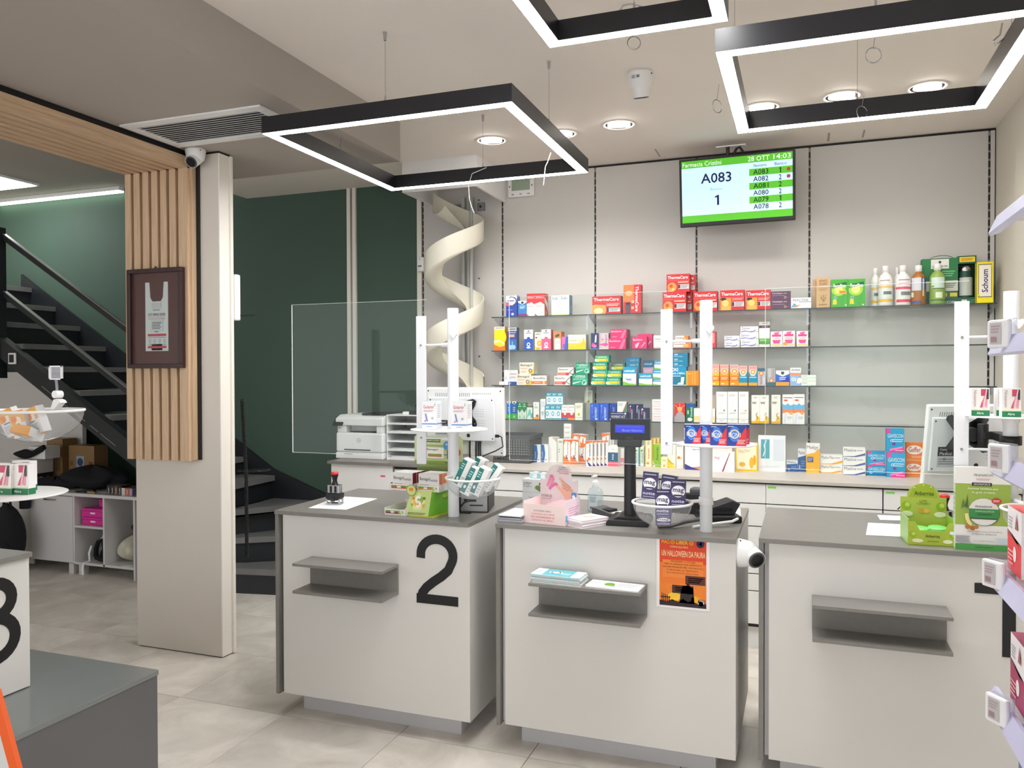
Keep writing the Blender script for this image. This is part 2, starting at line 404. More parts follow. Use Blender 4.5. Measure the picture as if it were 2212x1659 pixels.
MB().box(*rel(XS1-0.004, XS1+0.012, 3.52, 3.566, 1.10, BB+0.05, L0)).build('side_board', 'wood', sp)
MB().box(*rel(XS0+0.03, XS1-0.012, -1.2, 3.56, BT, ZS-0.001, L0)).build('shadow_batten', 'black', sp)
MB().box(*rel(XS1+0.012, XS1+0.03, 3.553, 3.5665, 1.10, BT, L0)).build('shadow_batten', 'black', sp)

# ------------------------------------------------------------------ ring lamps
def ring_lamp(x0, x1, y0, y1, zb, label, wires, hh=0.075, wd=0.05, visible_loops=()):
    cx, cy = (x0+x1)/2, (y0+y1)/2
    t = thing('ring_lamp', label, 'pendant lamp', (cx, cy, zb), 0, 'square black LED pendants')
    a, b = (x1-x0)/2, (y1-y0)/2
    cor = [(-a, -b), (a, -b), (a, b), (-a, b)]; inn = [(-a+wd, -b+wd), (a-wd, -b+wd), (a-wd, b-wd), (-a+wd, b-wd)]
    for k in range(4):
        q = [cor[k], cor[(k+1) % 4], inn[(k+1) % 4], inn[k]]
        MB().prism(q, 0.0015, hh, 'z').build('profile', 'led_body', t)
        g = 0.0025; sh = lambda p: (p[0]-math.copysign(g, p[0]), p[1]-math.copysign(g, p[1])); ex = lambda p: (p[0]+math.copysign(g, p[0]), p[1]+math.copysign(g, p[1]))
        MB().prism([sh(q[0]), sh(q[1]), ex(q[2]), ex(q[3])], 0.0005, 0.003, 'z').build('diffuser', 'led', t)
    for (wx, wy) in wires:
        w_ = MB().cyl((wx-cx, wy-cy, hh), (wx-cx, wy-cy, ZC-zb-0.03), 0.0011, n=6).build('suspension_wire', 'steel', t)
        MB().cyl((wx-cx, wy-cy, ZC-zb-0.035), (wx-cx, wy-cy, ZC-zb), 0.006, 0.009, 12).build('ceiling_cup', 'steel', w_)
        MB().cyl((wx-cx, wy-cy, hh), (wx-cx, wy-cy, hh+0.03), 0.005, 0.003, 10).build('gripper', 'steel', w_)
    for lp in visible_loops: MB().tube([(p[0]-cx, p[1]-cy, p[2]-zb) for p in lp[0]], lp[1], 6).build('spare_cable', 'steel' if lp[2] == 0 else 'white', t)
    return t
def coil(x, y, z, r, tilt=0.0, turns=2, top=0.1):
    pts = [(x+r*0.3, y, z+r+top)]
    for i in range(turns*16+1):
        q = math.pi/2+2*math.pi*i/16
        pts.append((x+r*math.cos(q)*math.cos(tilt), y+r*math.cos(q)*math.sin(tilt)+0.001*i/4, z+r*math.sin(q)))
    return pts
z1 = 2.66
ring_lamp(-2.298, -1.096, 2.99, 4.19, z1, 'largest square black LED pendant, left of the ceiling camera',
          [(-1.68, 3.015), (-1.12, 3.56), (-1.70, 4.165), (-2.27, 3.6)],
          visible_loops=[([PY(1051, 362, 4.13), PY(1020, 375, 4.12), PY(1012, 400, 4.1), PY(1014, 430, 4.1), PY(1018, 445, 4.1), PY(1024, 460, 4.1)], 0.0022, 1),
                         ([PY(1190, 330, 3.6), PY(1183, 350, 3.6), PY(1178, 360, 3.6), PY(1174, 400, 3.6)], 0.0022, 1),
                         ([PY(722, 290, 3.7), PY(735, 295, 3.7), PY(732, 312, 3.7), PY(738, 325, 3.7), PY(758, 331, 3.7)], 0.0018, 0)])
p2a, p2b = PZ(1187, 104, 2.78), PZ(1574, 47, 2.78)
p2w = PZ(1370, 20, 2.86)
ring_lamp(p2a.x, p2b.x, p2a.y-(p2b.x-p2a.x), p2a.y, 2.78, 'smallest square black LED pendant, cut by the top of the photo',
          [(p2b.x-0.03, p2a.y-0.3), ((p2a.x+p2b.x)/2, p2a.y-0.025), (p2a.x+0.03, p2a.y-0.3)],
          visible_loops=[(coil(*PY(1369, 92, 2.95), 0.024, 0.3, 2, 0.05), 0.0014, 0),
                         ([PY(1338, 24, 2.86), PY(1346, 12, 2.86), PY(1360, 9, 2.86), PY(1376, 12, 2.86), PY(1392, 16, 2.86)], 0.003, 0)])
z3 = 2.595
q0, q1, q2 = PZ(1541, 118, z3), PZ(1600, 287, z3), PZ(2135, 232, z3)
ring_lamp(-0.268, 0.66, 2.61, 3.525, z3, 'middle-sized square black LED pendant at right, above the screen',
          [(0.199, 3.50), (-0.24, 3.02), (0.2, 2.635), (0.635, 3.02)],
          visible_loops=[(coil(*PY(1887, 118, 3.0), 0.026, 0.2, 3, 0.07), 0.0012, 0),
                         (coil(*PY(1549, 229, 3.3), 0.026, 0.9, 2, 0.06), 0.0012, 0),
                         (coil(*PY(1862, 242, 3.46), 0.024, 0.6, 2, 0.04), 0.0012, 0),
                         ([PY(2165, 50, 3.0), PY(2160, 75, 3.0), PY(2145, 88, 3.0), PY(2150, 98, 3.0), PY(2172, 80, 3.0)], 0.003, 0)])

# ------------------------------------------------------------------ downlights, cameras, ceiling items
nth = ['second from the left', 'leftmost', 'half hidden third one', 'fourth', 'fifth', 'rightmost']
dl = [(1337, 269, 'beside the dome camera'), (1062, 303, 'seen through the largest pendant'), (1213, 289, 'peeking out behind the largest pendant'),
      (1645, 232, 'first of three inside the right pendant'), (1818, 208, 'middle of three inside the right pendant'), (2003, 188, 'last of three inside the right pendant')]
for (px, py, wh) in dl:
    p = PZ(px, py, ZC)
    t = thing('downlight', 'round recessed ceiling downlight '+wh, 'downlight', p, 0, 'recessed downlights')
    MB().lathe([(0.098, 0), (0.1, -0.003), (0.094, -0.006), (0.082, -0.004), (0.08, 0.0)]).build('trim_ring', 'ceil_white', t)
    MB().lathe([(0.08, -0.0015), (0.066, -0.002)]).build('recess', 'black', t)
    tl = MB().lathe([(0.066, 0.0), (0.064, -0.012), (0.055, -0.016), (0.0005, -0.017)]).build('lamp_lens', 'down', t)
    tl.rotation_euler = (0.25, 0.05, 0)
    ld = bpy.data.lights.new('downlight_beam', 'SPOT'); ld.energy = SPOT; ld.spot_size = R(120); ld.spot_blend = 1.0; ld.shadow_soft_size = 0.06; ld.color = (1.0, 0.96, 0.9)
    lo = bpy.data.objects.new('downlight_beam', ld); col.objects.link(lo); lo.parent = t; lo.location = (0, 0, -0.03); lo.rotation_euler = (R(12), 0, 0)

def dome_cam(p, label, s=1.0, rot=(0, 0, 0), look=(0.3, -1, -0.5)):
    t = thing('security_camera', label, 'camera', p); t.rotation_euler = rot
    MB().lathe([(0.0005, 0), (0.054*s, 0), (0.055*s, -0.01*s), (0.05*s, -0.035*s), (0.046*s, -0.055*s), (0.03*s, -0.07*s), (0.0005, -0.078*s)], n=28).build('housing', 'white', t)
    d = Vector(look).normalized(); c = Vector((0, 0, -0.05*s))
    b = MB()
    for k in range(7):
        pass
    b.cyl(c, c+d*0.05*s, 0.037*s, 0.035*s, 24)
    e = b.build('eyeball', 'white', t)
    MB().cyl(c+d*0.05*s, c+d*0.053*s, 0.033*s, 0.031*s, 24).build('lens_ring', 'grey_plastic', e)
    MB().cyl(c+d*0.0525*s, c+d*0.0545*s, 0.026*s, 0.024*s, 24).build('lens', 'black_gloss', e)
    MB().cyl((0.05*s, -0.02*s, -0.014*s), (0.053*s, -0.0213*s, -0.014*s), 0.003*s, n=8).build('screw', 'black', t)
    return t
pc = PZ(1383, 158, ZC)
t = dome_cam(pc, 'white turret security camera on the white ceiling above the screen', 1.15, look=(0.02, 0.3, -1))
mb = MB(); decals(mb, [('r', 0, 0, 0.45, 1, C(200,200,200)), ('l', 0.02, 0.1, 0.43, 0.9, 4, C(90,90,90)), ('r', 0.6, 0.2, 0.95, 0.9, C(120,120,120))], (-0.03, -0.0625, -0.045), (1, 0, 0), (0, 0, 1), (0, -1, 0), 0.04, 0.018)
mb.build('rating_label', 'print', t)
pc = PZ(421, 322, ZS)
dome_cam((pc.x, 3.50, ZS), 'white turret security camera at the top of the pillar', 1.0, look=(0.15, -1, -0.75))

# air grille in the dropped ceiling
vx0, vx1, vy0, vy1 = -3.165, -2.33, 3.02, 3.42
t = thing('air_grille', 'white slatted air grille in the grey dropped ceiling', 'air vent', ((vx0+vx1)/2, (vy0+vy1)/2, ZS))
a, b, fw = (vx1-vx0)/2, (vy1-vy0)/2, 0.055
for (x0, x1, y0, y1) in ((-a, a, -b, -b+fw), (-a, a, b-fw, b), (-a, -a+fw, -b+fw, b-fw), (a-fw, a, -b+fw, b-fw)):
    MB().box(x0, x1, y0, y1, -0.01, -0.0005).build('frame_bar', 'white', t, 0.002)
MB().box(-a+fw, a-fw, -b+fw, b-fw, -0.002, -0.0006).build('dark_duct', 'grey_plastic', t)
n = 11
for k in range(n):
    y = -b+fw+(2*b-2*fw)*(k+0.5)/n
    MB().prism([(y-0.010, -0.0105), (y+0.006, -0.0065), (y+0.007, -0.005), (y-0.009, -0.009)], -a+fw, a-fw, 'x').build('grille_slat', 'white', t)

# square lamp panel and light cove over the stairs
p = PZ(85, 397, 3.23)
t = thing('panel_lamp', 'flat square lit ceiling panel lamp above the stairs', 'ceiling lamp', (p.x-0.3, p.y-0.3, 3.23))
MB().box(-0.3, 0.3, -0.3, 0.3, -0.02, -0.0005).build('frame', 'white', t)
MB().box(-0.285, 0.285, -0.285, 0.285, -0.023, -0.02).build('diffuser', 'panel', t)
t = thing('light_strip', 'long lit strip light along the top of the green wall', 'strip light', (-6.4, YB-0.05, 3.23))
MB().box(-0.85, 0.76, -0.025, 0.03, -0.035, -0.0005).build('channel', 'white', t)
MB().box(-0.85, 0.76, -0.022, 0.027, -0.05, -0.035).build('diffuser', 'strip', t)

# hood over the chute
hx0, hx1, hy0 = -2.603, -2.046, 4.9
t = thing('ceiling_hood', 'open white box hood hanging from ceiling over the spiral chute', 'ceiling box', ((hx0+hx1)/2, (hy0+YB)/2, 2.825))
o = Vector(((hx0+hx1)/2, (hy0+YB)/2, 2.825))
MB().box(*rel(hx0, hx1, hy0, hy0+0.016, 2.825, ZC, o)).build('front_board', 'white', t)
MB().box(*rel(hx1-0.016, hx1, hy0+0.016, YB-0.001, 2.825, ZC, o)).build('side_board', 'white', t)
MB().box(*rel(hx0, hx0+0.016, hy0+0.016, YB-0.001, 2.825, ZC, o)).build('side_board', 'white', t)

# ------------------------------------------------------------------ counters
def stroke_poly(mb, pts, wd, y0, y1, n_caps=0):
    """thick flat stroke in x/z as one closed prism"""
    L, Rr = [], []
    for i, p in enumerate(pts):
        a, b = pts[max(i-1, 0)], pts[min(i+1, len(pts)-1)]
        dx, dz = b[0]-a[0], b[1]-a[1]; l = math.hypot(dx, dz) or 1; nx, nz = -dz/l*wd/2, dx/l*wd/2
        L.append((p[0]+nx, p[1]+nz)); Rr.append((p[0]-nx, p[1]-nz))
    for i in range(len(pts)-1):
        mb.prism([L[i], Rr[i], Rr[i+1], L[i+1]], y0, y1, 'y')
def arc(cx, cz, r, a0, a1, n=14, rz=None):
    rz = rz or r
    return [(cx+r*math.cos(R(a0+(a1-a0)*i/n)), cz+rz*math.sin(R(a0+(a1-a0)*i/n))) for i in range(n+1)]
def numeral(kind, h=0.30):
    mb = MB(); w_ = h*0.135
    if kind == 2:
        top = arc(0.097, 0.212*h/0.30, 0.076, 185, -25, 18, 0.068)
        tail = [(0.150, 0.150), (0.118, 0.122), (0.080, 0.096), (0.048, 0.070), (0.028, 0.045), (0.022, 0.020)]
        stroke_poly(mb, [(0.0205, 0.195)]+top+tail, w_, -0.0022, 0)
        mb.box(0.0005, 0.196, -0.0024, 0, 0, w_)
    elif kind == 3:
        up = arc(0.095, 0.222, 0.066, 175, -80, 16, 0.058)
        lo = arc(0.095, 0.090, 0.078, 80, -175, 18, 0.070)
        stroke_poly(mb, up+[(0.085, 0.161)], w_, -0.0022, 0); stroke_poly(mb, [(0.085, 0.159)]+lo, w_, -0.0024, 0)
    else:
        mb.box(0.085, 0.085+w_, -0.0022, 0, 0, h); mb.prism([(0.0, 0.215), (0.095, 0.215), (0.095, 0.29), (0.085, 0.29), (0.07, 0.265), (0.04, 0.252), (0.0, 0.25)], -0.0024, 0, 'y')
    return mb
def counter(x0, yf, label, digit, W=0.972, D=0.738, rz=0.0, base=0.0, shelf=True):
    t = thing('sales_counter', label, 'counter', (x0, yf, base), rz, 'pharmacy sales counters')
    T = 0.95-base; zb = 0.1 if base == 0 else 0.0
    MB().box(0, W, 0, D, T-0.018, T).build('countertop', 'slab', t, 0.001)
    MB().box(0, 0.018, 0.006, D-0.006, zb, T-0.018).build('end_panel', 'slab', t, 0.001)
    MB().box(0.036, W-0.001, 0.016, 0.036, zb+0.004, T-0.0185).build('front_panel', 'counter_white', t, 0.0012)
    MB().box(W-0.021, W-0.001, 0.036, D-0.01, zb+0.004, T-0.0185).build('side_panel', 'counter_white', t, 0.0012)
    MB().box(0.02, W-0.022, 0.037, D-0.1, zb+0.01, T-0.0187).build('carcass', 'cabinet_white', t)
    if base == 0:
        MB().box(0.075, W-0.085, 0.115, D-0.1, 0.0, 0.104).build('plinth', 'plinth', t)
    if shelf:
        MB().box(0.19, 0.635, -0.13, 0.0158, 0.737, 0.749).build('leaflet_shelf', 'slab', t, 0.0008)
        MB().box(0.19, 0.635, -0.13, 0.0158, 0.617, 0.629).build('leaflet_shelf', 'slab', t, 0.0008)
        MB().box(0.19, 0.635, 0.004, 0.0158, 0.629, 0.737).build('shelf_back', 'slab', t)
    if digit is not None:
        n_ = numeral(digit).build('numeral', 'black', t, loc=(0.722, 0.0160, 0.59))
        n_['label'] = 'black numeral %d' % digit
    return t
C2X, C2Y, CMX, CMY, CRX, CRY = -2.289, 3.05, -1.211, 3.088, -0.160, 3.145
counter(C2X, C2Y, 'white sales counter with a black numeral 2 and empty shelf', 2)
counter(CMX, CMY, 'white sales counter with a halloween poster on its front', None)
counter(CRX, CRY, 'white sales counter nearest the right wall, black numeral 1', 1)
# counter 3 turned to face right, standing on the dark platform
c3 = counter(-2.565, 1.12, 'white sales counter with a black numeral 3 on dark platform', None, W=0.93, D=0.7, rz=R(90), base=0.467, shelf=False)
n_ = numeral(3).build('numeral', 'black', c3, loc=(0.70, 0.0160, 0.12)); n_['label'] = 'black numeral 3'
pf = thing('platform', 'dark grey raised platform under the counter with numeral 3', 'platform', (-3.2, 1.0, 0))
MB().box(-0.9, 0.925, -1.2, 1.333, 0.447, 0.467).build('deck', 'platform', pf, 0.002)
MB().box(-0.9, 0.921, -1.2, 1.329, 0.0, 0.447).build('plinth_body', 'platform_side', pf)
# ================================================================== rear run of drawers, worktop, glass shelves
WZ, WY = 0.975, 4.69
t = thing('worktop', 'long pale beige worktop below the glass shelves', 'worktop', (-0.45, (WY+YB)/2, WZ-0.02))
MB().box(-1.56, 1.498, -(YB-WY)/2, (YB-WY)/2-0.003, 0.0, 0.02).build('top_board', 'worktop', t, 0.002)
t['label'] = 'long pale beige worktop below the glass shelves'
names = {-2.009: 'leftmost of the drawer units, mostly behind the numeral 2 counter', -1.406: 'second drawer unit from left below the worktop', -0.803: 'third drawer unit from left below the worktop', -0.202: 'fourth drawer unit from left, behind the gap between counters', 0.403: 'white drawer unit at the right end of the worktop'}
ROWS = [(0.146, 0.331), (0.337, 0.429), (0.435, 0.700), (0.706, 0.830), (0.836, 0.945)]
for x, lb in names.items():
    x1 = x+0.603 if x < 0.4 else XR-0.022
    lab = lb if lb.startswith('white') else 'white '+lb
    u = thing('drawer_unit', lab, 'cabinet', ((x+x1)/2, WY+0.02, 0), 0, 'drawer units under the rear worktop')
    h = (x1-x)/2
    MB().box(-h+0.001, h-0.001, 0.02, 0.6, 0.14, WZ-0.021).build('carcass', 'black', u)
    MB().box(-h+0.001, h-0.001, 0.05, 0.6, 0.0, 0.12).build('plinth', 'drawer_white', u)
    MB().box(-h+0.001, h-0.001, 0.03, 0.6, 0.12, 0.14).build('shadow_gap', 'black', u)
    for k, (a, b) in enumerate(ROWS):
        d_ = MB().box(-h+0.002, h-0.002, 0.0, 0.02, a, b).build('drawer_front', 'drawer_white', u, 0.0015)
        if k == 4 and x in (-0.803, -0.202, 0.403, -2.009):
            mb = MB(); decals(mb, [('r', 0, 0, 1, 1, C(160,240,120) if x > -2 else C(250,120,180)), ('l', 0.05, 0.3, 0.95, 0.8, 1, C(90,160,70))], (-h+0.012, -0.0004, 0.922), (1, 0, 0), (0, 0, 1), (0, -1, 0), 0.045, 0.012)
            mb.build('sticker', 'print', d_)
# printer cabinet with a dark top at the left end
px0 = -3.10
u = thing('printer_cabinet', 'white cabinet with dark grey top carrying the printer', 'cabinet', ((px0-2.012)/2, WY+0.03, 0))
cx = (px0-2.012)/2
MB().box(px0-cx, -2.0125-cx, 0, 0.72, WZ-0.02, WZ).build('top_board', 'slab', u, 0.001)
MB().box(px0+0.02-cx, -2.60-cx, 0.02, 0.70, 0.1, WZ-0.02).build('carcass', 'drawer_white', u, 0.001)
MB().box(-2.595-cx, -2.014-cx, 0.04, 0.70, 0.1, WZ-0.02).build('drawer_carcass', 'black', u)
for a, b in ROWS[2:]: MB().box(-2.585-cx, -2.02-cx, 0.02, 0.04, a, b-0.012).build('drawer_front', 'drawer_white', u, 0.001)
MB().box(px0+0.03-cx, -2.02-cx, 0.05, 0.70, 0.0, 0.1).build('plinth', 'drawer_white', u)
mb = MB(); decals(mb, [('r', 0, 0, 1, 1, C(250,90,160)), ('l', 0.05, 0.3, 0.95, 0.8, 1, C(200,40,110))], (PY(822, 1022, WY+0.05).x-cx, 0.0195, 0.878), (1, 0, 0), (0, 0, 1), (0, -1, 0), 0.036, 0.012)
mb.build('sticker', 'print', u)

SZ = [1.977, 1.739, 1.495, 1.2555]; SN = ['top', 'second', 'third', 'fourth']; SY = 5.2525
BAYS = [(-2.083, -1.379), (-1.375, -0.681), (-0.677, 0.029), (0.033, 1.043)]
BN = ['left', 'second', 'third', 'wide right']
for s, z in enumerate(SZ):
    for b, (x0, x1) in enumerate(BAYS):
        t = thing('glass_shelf', '%s glass shelf in the %s bay of the wall' % (SN[s], BN[b]), 'shelf', ((x0+x1)/2, SY, z-0.007), 0, 'glass wall shelves')
        h = (x1-x0)/2
        MB().box(-h, h, 0.002, YB-SY-0.02, 0, 0.007).build('pane', 'glass_shelf', t)
        MB().box(-h, h, 0.0, 0.002, 0, 0.007).build('polished_edge', 'clear_edge', t)
        for sg in (-1, 1):
            MB().prism([(0.05, -0.001), (0.05, -0.012), (YB-SY-0.03, -0.05), (YB-SY-0.001, -0.05), (YB-SY-0.001, -0.001)], sg*(h-0.0015)-0.0012, sg*(h-0.0015)+0.0012, 'x').build('bracket', 'clear_plastic', t)
            MB().box(sg*(h-0.008)-0.007, sg*(h-0.008)+0.007, 0.004, 0.012, -0.1, -0.001).build('price_holder', 'clear_plastic', t) if b < 3 and s < 3 and sg > 0 else None

# ------------------------------------------------------------------ medicine cartons
H = lambda h: C(h)
def K(n):
    o = {1: (1050, 570, .1718), 2: (1400, 570, .1718), 3: (1740, 530, .2231), 4: (1060, 740, .1718), 5: (1400, 740, .1809), 6: (1660, 860, .2495)}[n]
    return lambda x, y: (o[0]+x*o[2], o[1]+y*o[2])
def ordn(n):
    return {1: 'first', 2: 'second', 3: 'third', 4: 'fourth', 5: 'fifth', 6: 'sixth', 7: 'seventh', 8: 'eighth', 9: 'ninth', 10: 'tenth', 11: 'eleventh', 12: 'twelfth', 13: 'thirteenth', 14: 'fourteenth', 15: 'fifteenth', 16: 'sixteenth', 17: 'seventeenth', 18: 'eighteenth', 19: 'nineteenth', 20: 'twentieth', 21: 'twenty-first', 22: 'twenty-second', 23: 'twenty-third', 24: 'twenty-fourth', 25: 'twenty-fifth', 26: 'twenty-sixth', 27: 'twenty-seventh', 28: 'twenty-eighth', 29: 'twenty-ninth', 30: 'thirtieth', 31: 'thirty-first', 32: 'thirty-second', 33: 'thirty-third', 34: 'thirty-fourth', 35: 'thirty-fifth'}.get(n, '%d%s' % (n, 'th' if 10 < n % 100 < 14 else {1: 'st', 2: 'nd', 3: 'rd'}.get(n % 10, 'th')))
W_, B_ = H('#f2f1ee'), H('#1c1c22')
def TX(s, a, b, c, d, col_, rot=0, bold=0.02): return ('t', s, a, b, c, d, H(col_), rot, bold)
def RR(a, b, c, d, col_): return ('r', a, b, c, d, H(col_))
def EE(a, b, c, d, col_): return ('e', a, b, c, d, H(col_))
def PP(p, col_): return ('p', p, H(col_))
def LL(a, b, c, d, n, col_): return ('l', a, b, c, d, n, H(col_))
def GG(a, b, r, th, col_): return ('g', a, b, r, th, H(col_))
def SS(p, w_, col_): return ('s', p, w_, H(col_))
def arcp(cx, cy, r, a0, a1, n=10, ry=None):
    ry = ry or r
    return [(cx+r*math.cos(R(a0+(a1-a0)*i/n)), cy+ry*math.sin(R(a0+(a1-a0)*i/n))) for i in range(n+1)]
def therma(kind=0):
    f = [RR(0, .62, 1, .66, '#e8504a'), TX('ThermaCare', .05, .73, .93, .9, '#fff4f0', 0, .03)]
    if kind == 0: f += [PP([(0, 0), (.45, 0), (.5, .2), (.47, .5), (.1, .55), (0, .5)], '#f0a050'), EE(.22, .18, .16, .16, '#ffe6b0'), RR(.52, .12, .97, .34, '#d8d4d4'), RR(.52, .12, .58, .34, '#303034'), LL(.6, .16, .95, .32, 3, '#777777'), LL(.5, .42, .95, .58, 2, '#ffd8c8')]
    elif kind == 1: f += [EE(.24, .28, .2, .26, '#f0963c'), EE(.2, .34, .08, .1, '#c84a28'), EE(.3, .16, .06, .06, '#ffd080'), RR(.52, .16, .98, .42, '#d8d2d2'), RR(.52, .2, .6, .4, '#303034'), LL(.62, .2, .95, .4, 3, '#888080'), LL(.5, .48, .95, .6, 1, '#ffc8a8')]
    else: f += [RR(.02, 0, .46, .62, '#f29632'), EE(.25, .12, .2, .14, '#ffb050'), EE(.14, .56, .12, .08, '#3a2622'), EE(.22, .36, .14, .16, '#ffce7a'), RR(.5, .18, .98, .42, '#d8d2d2'), RR(.5, .2, .58, .4, '#303034'), LL(.62, .2, .95, .4, 3, '#888080'), LL(.5, .48, .95, .6, 2, '#ffc0b0')]
    return dict(c=dict(f=H('#d2242e'), s=H('#a01420'), t=H('#b81c28')), f=f, r=[LL(.2, .2, .8, .8, 5, '#d86a60')])
def aspirina(c=True, pale=False):
    g = '#0aa67c' if not pale else '#3a7a66'
    f = [RR(0, .9, 1, 1, '#0a8a68'), TX('ASPIRINA', .2, .62, .85, .86, '#f4faf8', 0, .03), EE(.12, .8, .05, None, '#7fe0c8')]
    if c: f += [RR(.02, .18, .92, .52, '#f0d828'), EE(.82, .36, .06, None, '#f0a028'), RR(.02, .1, .3, .2, '#e8f4f0'), EE(.06, .3, .1, .14, '#e8f8f0'), LL(.3, .04, .8, .14, 1, '#b8e8d8')]
    else: f += [RR(0, .46, 1, .5, '#9ad8c4'), PP([(.02, .08), (.55, .3), (.55, .36), (.02, .2)], '#d8fff0'), GG(.78, .22, .16, .3, '#c8f8e8'), EE(.84, .14, .05, None, '#e8fff8'), LL(.1, .52, .8, .58, 1, '#bfe8dc')]
    return dict(c=dict(f=H(g), s=H('#0c6a50'), t=H('#0f8a6a')), f=f, r=[LL(.2, .2, .8, .7, 3, '#58b898')])
def oxi(tall=False, kind=0):
    f = [RR(0, .64 if tall else .55, 1, 1, '#0f9cc8' if kind == 0 else '#1f6f96'), TX('oxitusk', .1, .72 if tall else .68, .92, .86, '#f2fbff', 0, .03), PP([(0, 0), (1, 0), (1, .08), (.5, .1), (.2, .18), (0, .2)], '#86c440')]
    if tall: f += [GG(.25, .38, .08, .3, '#58a878'), RR(.28, .3, .65, .36, '#6aa8c8'), LL(.3, .24, .7, .28, 1, '#9ab8c8')]
    return dict(c=dict(f=W_, s=H('#c8c6cc'), t=H('#1687ae')), f=f)
def oxiflat(): return dict(c=dict(f=H('#0f86b8'), s=H('#0a5c80'), t=H('#0c6a94')), f=[TX('oxitusk', .3, .4, .72, .66, '#dff4ff', 0, .02), GG(.84, .5, .06, .35, '#c8f0a0'), LL(.3, .2, .7, .3, 1, '#68b8dc')])
def oki(): return dict(c=dict(f=H('#1480a4'), s=H('#0d5a78'), t=H('#0f6a8c')), f=[TX('OKI', .18, .5, .4, .82, '#eaf8ff', 0, .03), TX('dolore e febbre', .18, .2, .7, .42, '#bfe4f4')])
def beng(): return dict(c=dict(f=H('#f4ead8'), s=H('#e0d2b8'), t=H('#f6f0e4')), f=[TX('Benagol', .08, .62, .88, .88, '#4a4038', 0, .02), LL(.08, .4, .6, .55, 2, '#e8a890'), PP([(.6, 0), (1, 0), (1, .6), (.9, .3), (.7, .15)], '#f0cc50'), GG(.76, .3, .13, .4, '#5a5a70'), EE(.7, .28, .06, .08, '#e8942c'), LL(.1, .12, .5, .28, 2, '#d8c0a0')], r=[RR(.28, 0, .31, 1, '#cbbb9c'), RR(.6, 0, .63, 1, '#cbbb9c')])
def sunb(top, bot, lab): return dict(c=dict(f=H(bot), s=H('#b8742c'), t=H('#c8a88c')), f=[RR(0, .68, 1, 1, '#e0b0a4' if top == 0 else '#c8b8b0'), LL(.1, .82, .9, .95, 2, '#e88890'), EE(.5, .68, .42, .16, '#f4c4a0'), EE(.5, .68, .26, None, '#e8642c'), EE(.5, .68, .18, None, '#ffe0a0'), RR(0, .22, 1, .45, lab), LL(.15, .28, .85, .4, 2, '#f8e8c0'), LL(.1, .04, .5, .12, 1, '#ffffff')])
def tallw(ac, ac2='#e8e4da'): return dict(c=dict(f=H('#f4f3ef'), s=H('#d8d6d0'), t=H('#f6f5f2')), f=[LL(.12, .84, .75, .92, 2, '#b8b8b4'), SS([(.45, .75), (.6, .68), (.5, .55), (.35, .46), (.62, .36), (.5, .3)], .004, ac2), EE(.72, .4, .09, None, ac), LL(.15, .28, .85, .34, 2, '#c8c8c4'), RR(0, .12, 1, .13, ac), LL(.3, .05, .65, .08, 1, '#b0b0b0')])
def babyy(): return dict(c=dict(f=H('#f2efe6'), s=H('#d0ccc0'), t=H('#f4f2ec')), f=[RR(0, 0, 1, .08, '#e8b428'), PP([(.45, .08), (1, .08), (1, .2), (.7, .3)], '#f0c850'), SS([(.72, .38), (.55, .3), (.6, .25), (.75, .2), (.65, .14)], .004, '#8a6a30'), LL(.25, .88, .7, .94, 2, '#a8a49a'), LL(.1, .68, .6, .76, 2, '#88847a'), ('t', 'BABY', .1, .72, .6, .77, H('#7a766c'))])
def neo(): return dict(c=dict(f=H('#f6f4f2'), s=H('#d0d4d8'), t=H('#f4f4f4')), f=[LL(.08, .86, .92, .92, 1, '#686a7a'), EE(.3, .8, .2, .03, '#e8603c'), PP([(0, .5), (1, .5), (1, .66), (.7, .63), (.5, .7), (.3, .64), (0, .67)], '#68b4e4'), PP([(0, .36), (.5, .4), (.8, .32), (1, .4), (1, .5), (0, .5)], '#f08a4c'), EE(.8, .36, .14, None, '#f4b06c'), PP([(.1, .02), (.25, .02), (.4, .34), (.2, .34)], '#dfe4ee'), LL(.45, .16, .9, .26, 3, '#b8bcc4')])
def nuro(): return dict(c=dict(f=H('#f7f4f0'), s=H('#dcd8d6'), t=H('#f4f2f0'), l=H('#e8e4e0')), f=[RR(0, 0, .06, 1, '#ee6a30'), PP([(0, .72), (.3, .95), (1, .9), (1, 1), (0, 1)], '#ef7434'), PP([(0, 0), (1, 0), (1, .08), (.6, .2), (0, .34)], '#ef7e3a'), TX('Nurofenage', .56, .36, .74, .9, '#5a4a78', 1), PP([(.3, .24), (.5, .3), (.75, .2), (.5, .22)], '#3c5a98'), EE(.45, .32, .12, None, '#e06038')], r=[RR(0, .2, .1, .95, '#e8a890')])
def nurow(): return dict(c=dict(f=H('#f7f4f0'), s=H('#e6dedb'), t=H('#f4f2f0'), l=H('#e07050')), f=[RR(0, 0, .07, 1, '#e86038'), PP([(0, .86), (1, .94), (1, 1), (0, 1)], '#ee7a40'), PP([(.1, .28), (.95, .02), (.5, .02)], '#3c3c8c'), PP([(.1, .24), (.6, .34), (.8, .28), (.4, .22)], '#ef8040'), TX('Antinfluenzale', .5, .4, .72, .88, '#4a4a78', 1), EE(.5, .33, .12, None, '#e06038')], r=[RR(.05, 0, .25, .4, '#b86a70'), LL(.3, .1, .9, .9, 6, '#cfc8c8')])
def stk3(tx, a, b): return dict(c=dict(f=H('#f6f4f0'), s=H('#e0deda'), t=H('#f4f4f2')), f=[TX(tx, .05, .58, .6, .9, a, 0, .02), PP([(.0, .05), (.5, .1), (1, .45), (1, .2), (.6, 0), (0, 0)], b), LL(.62, .6, .9, .8, 1, '#b0b0b4')])
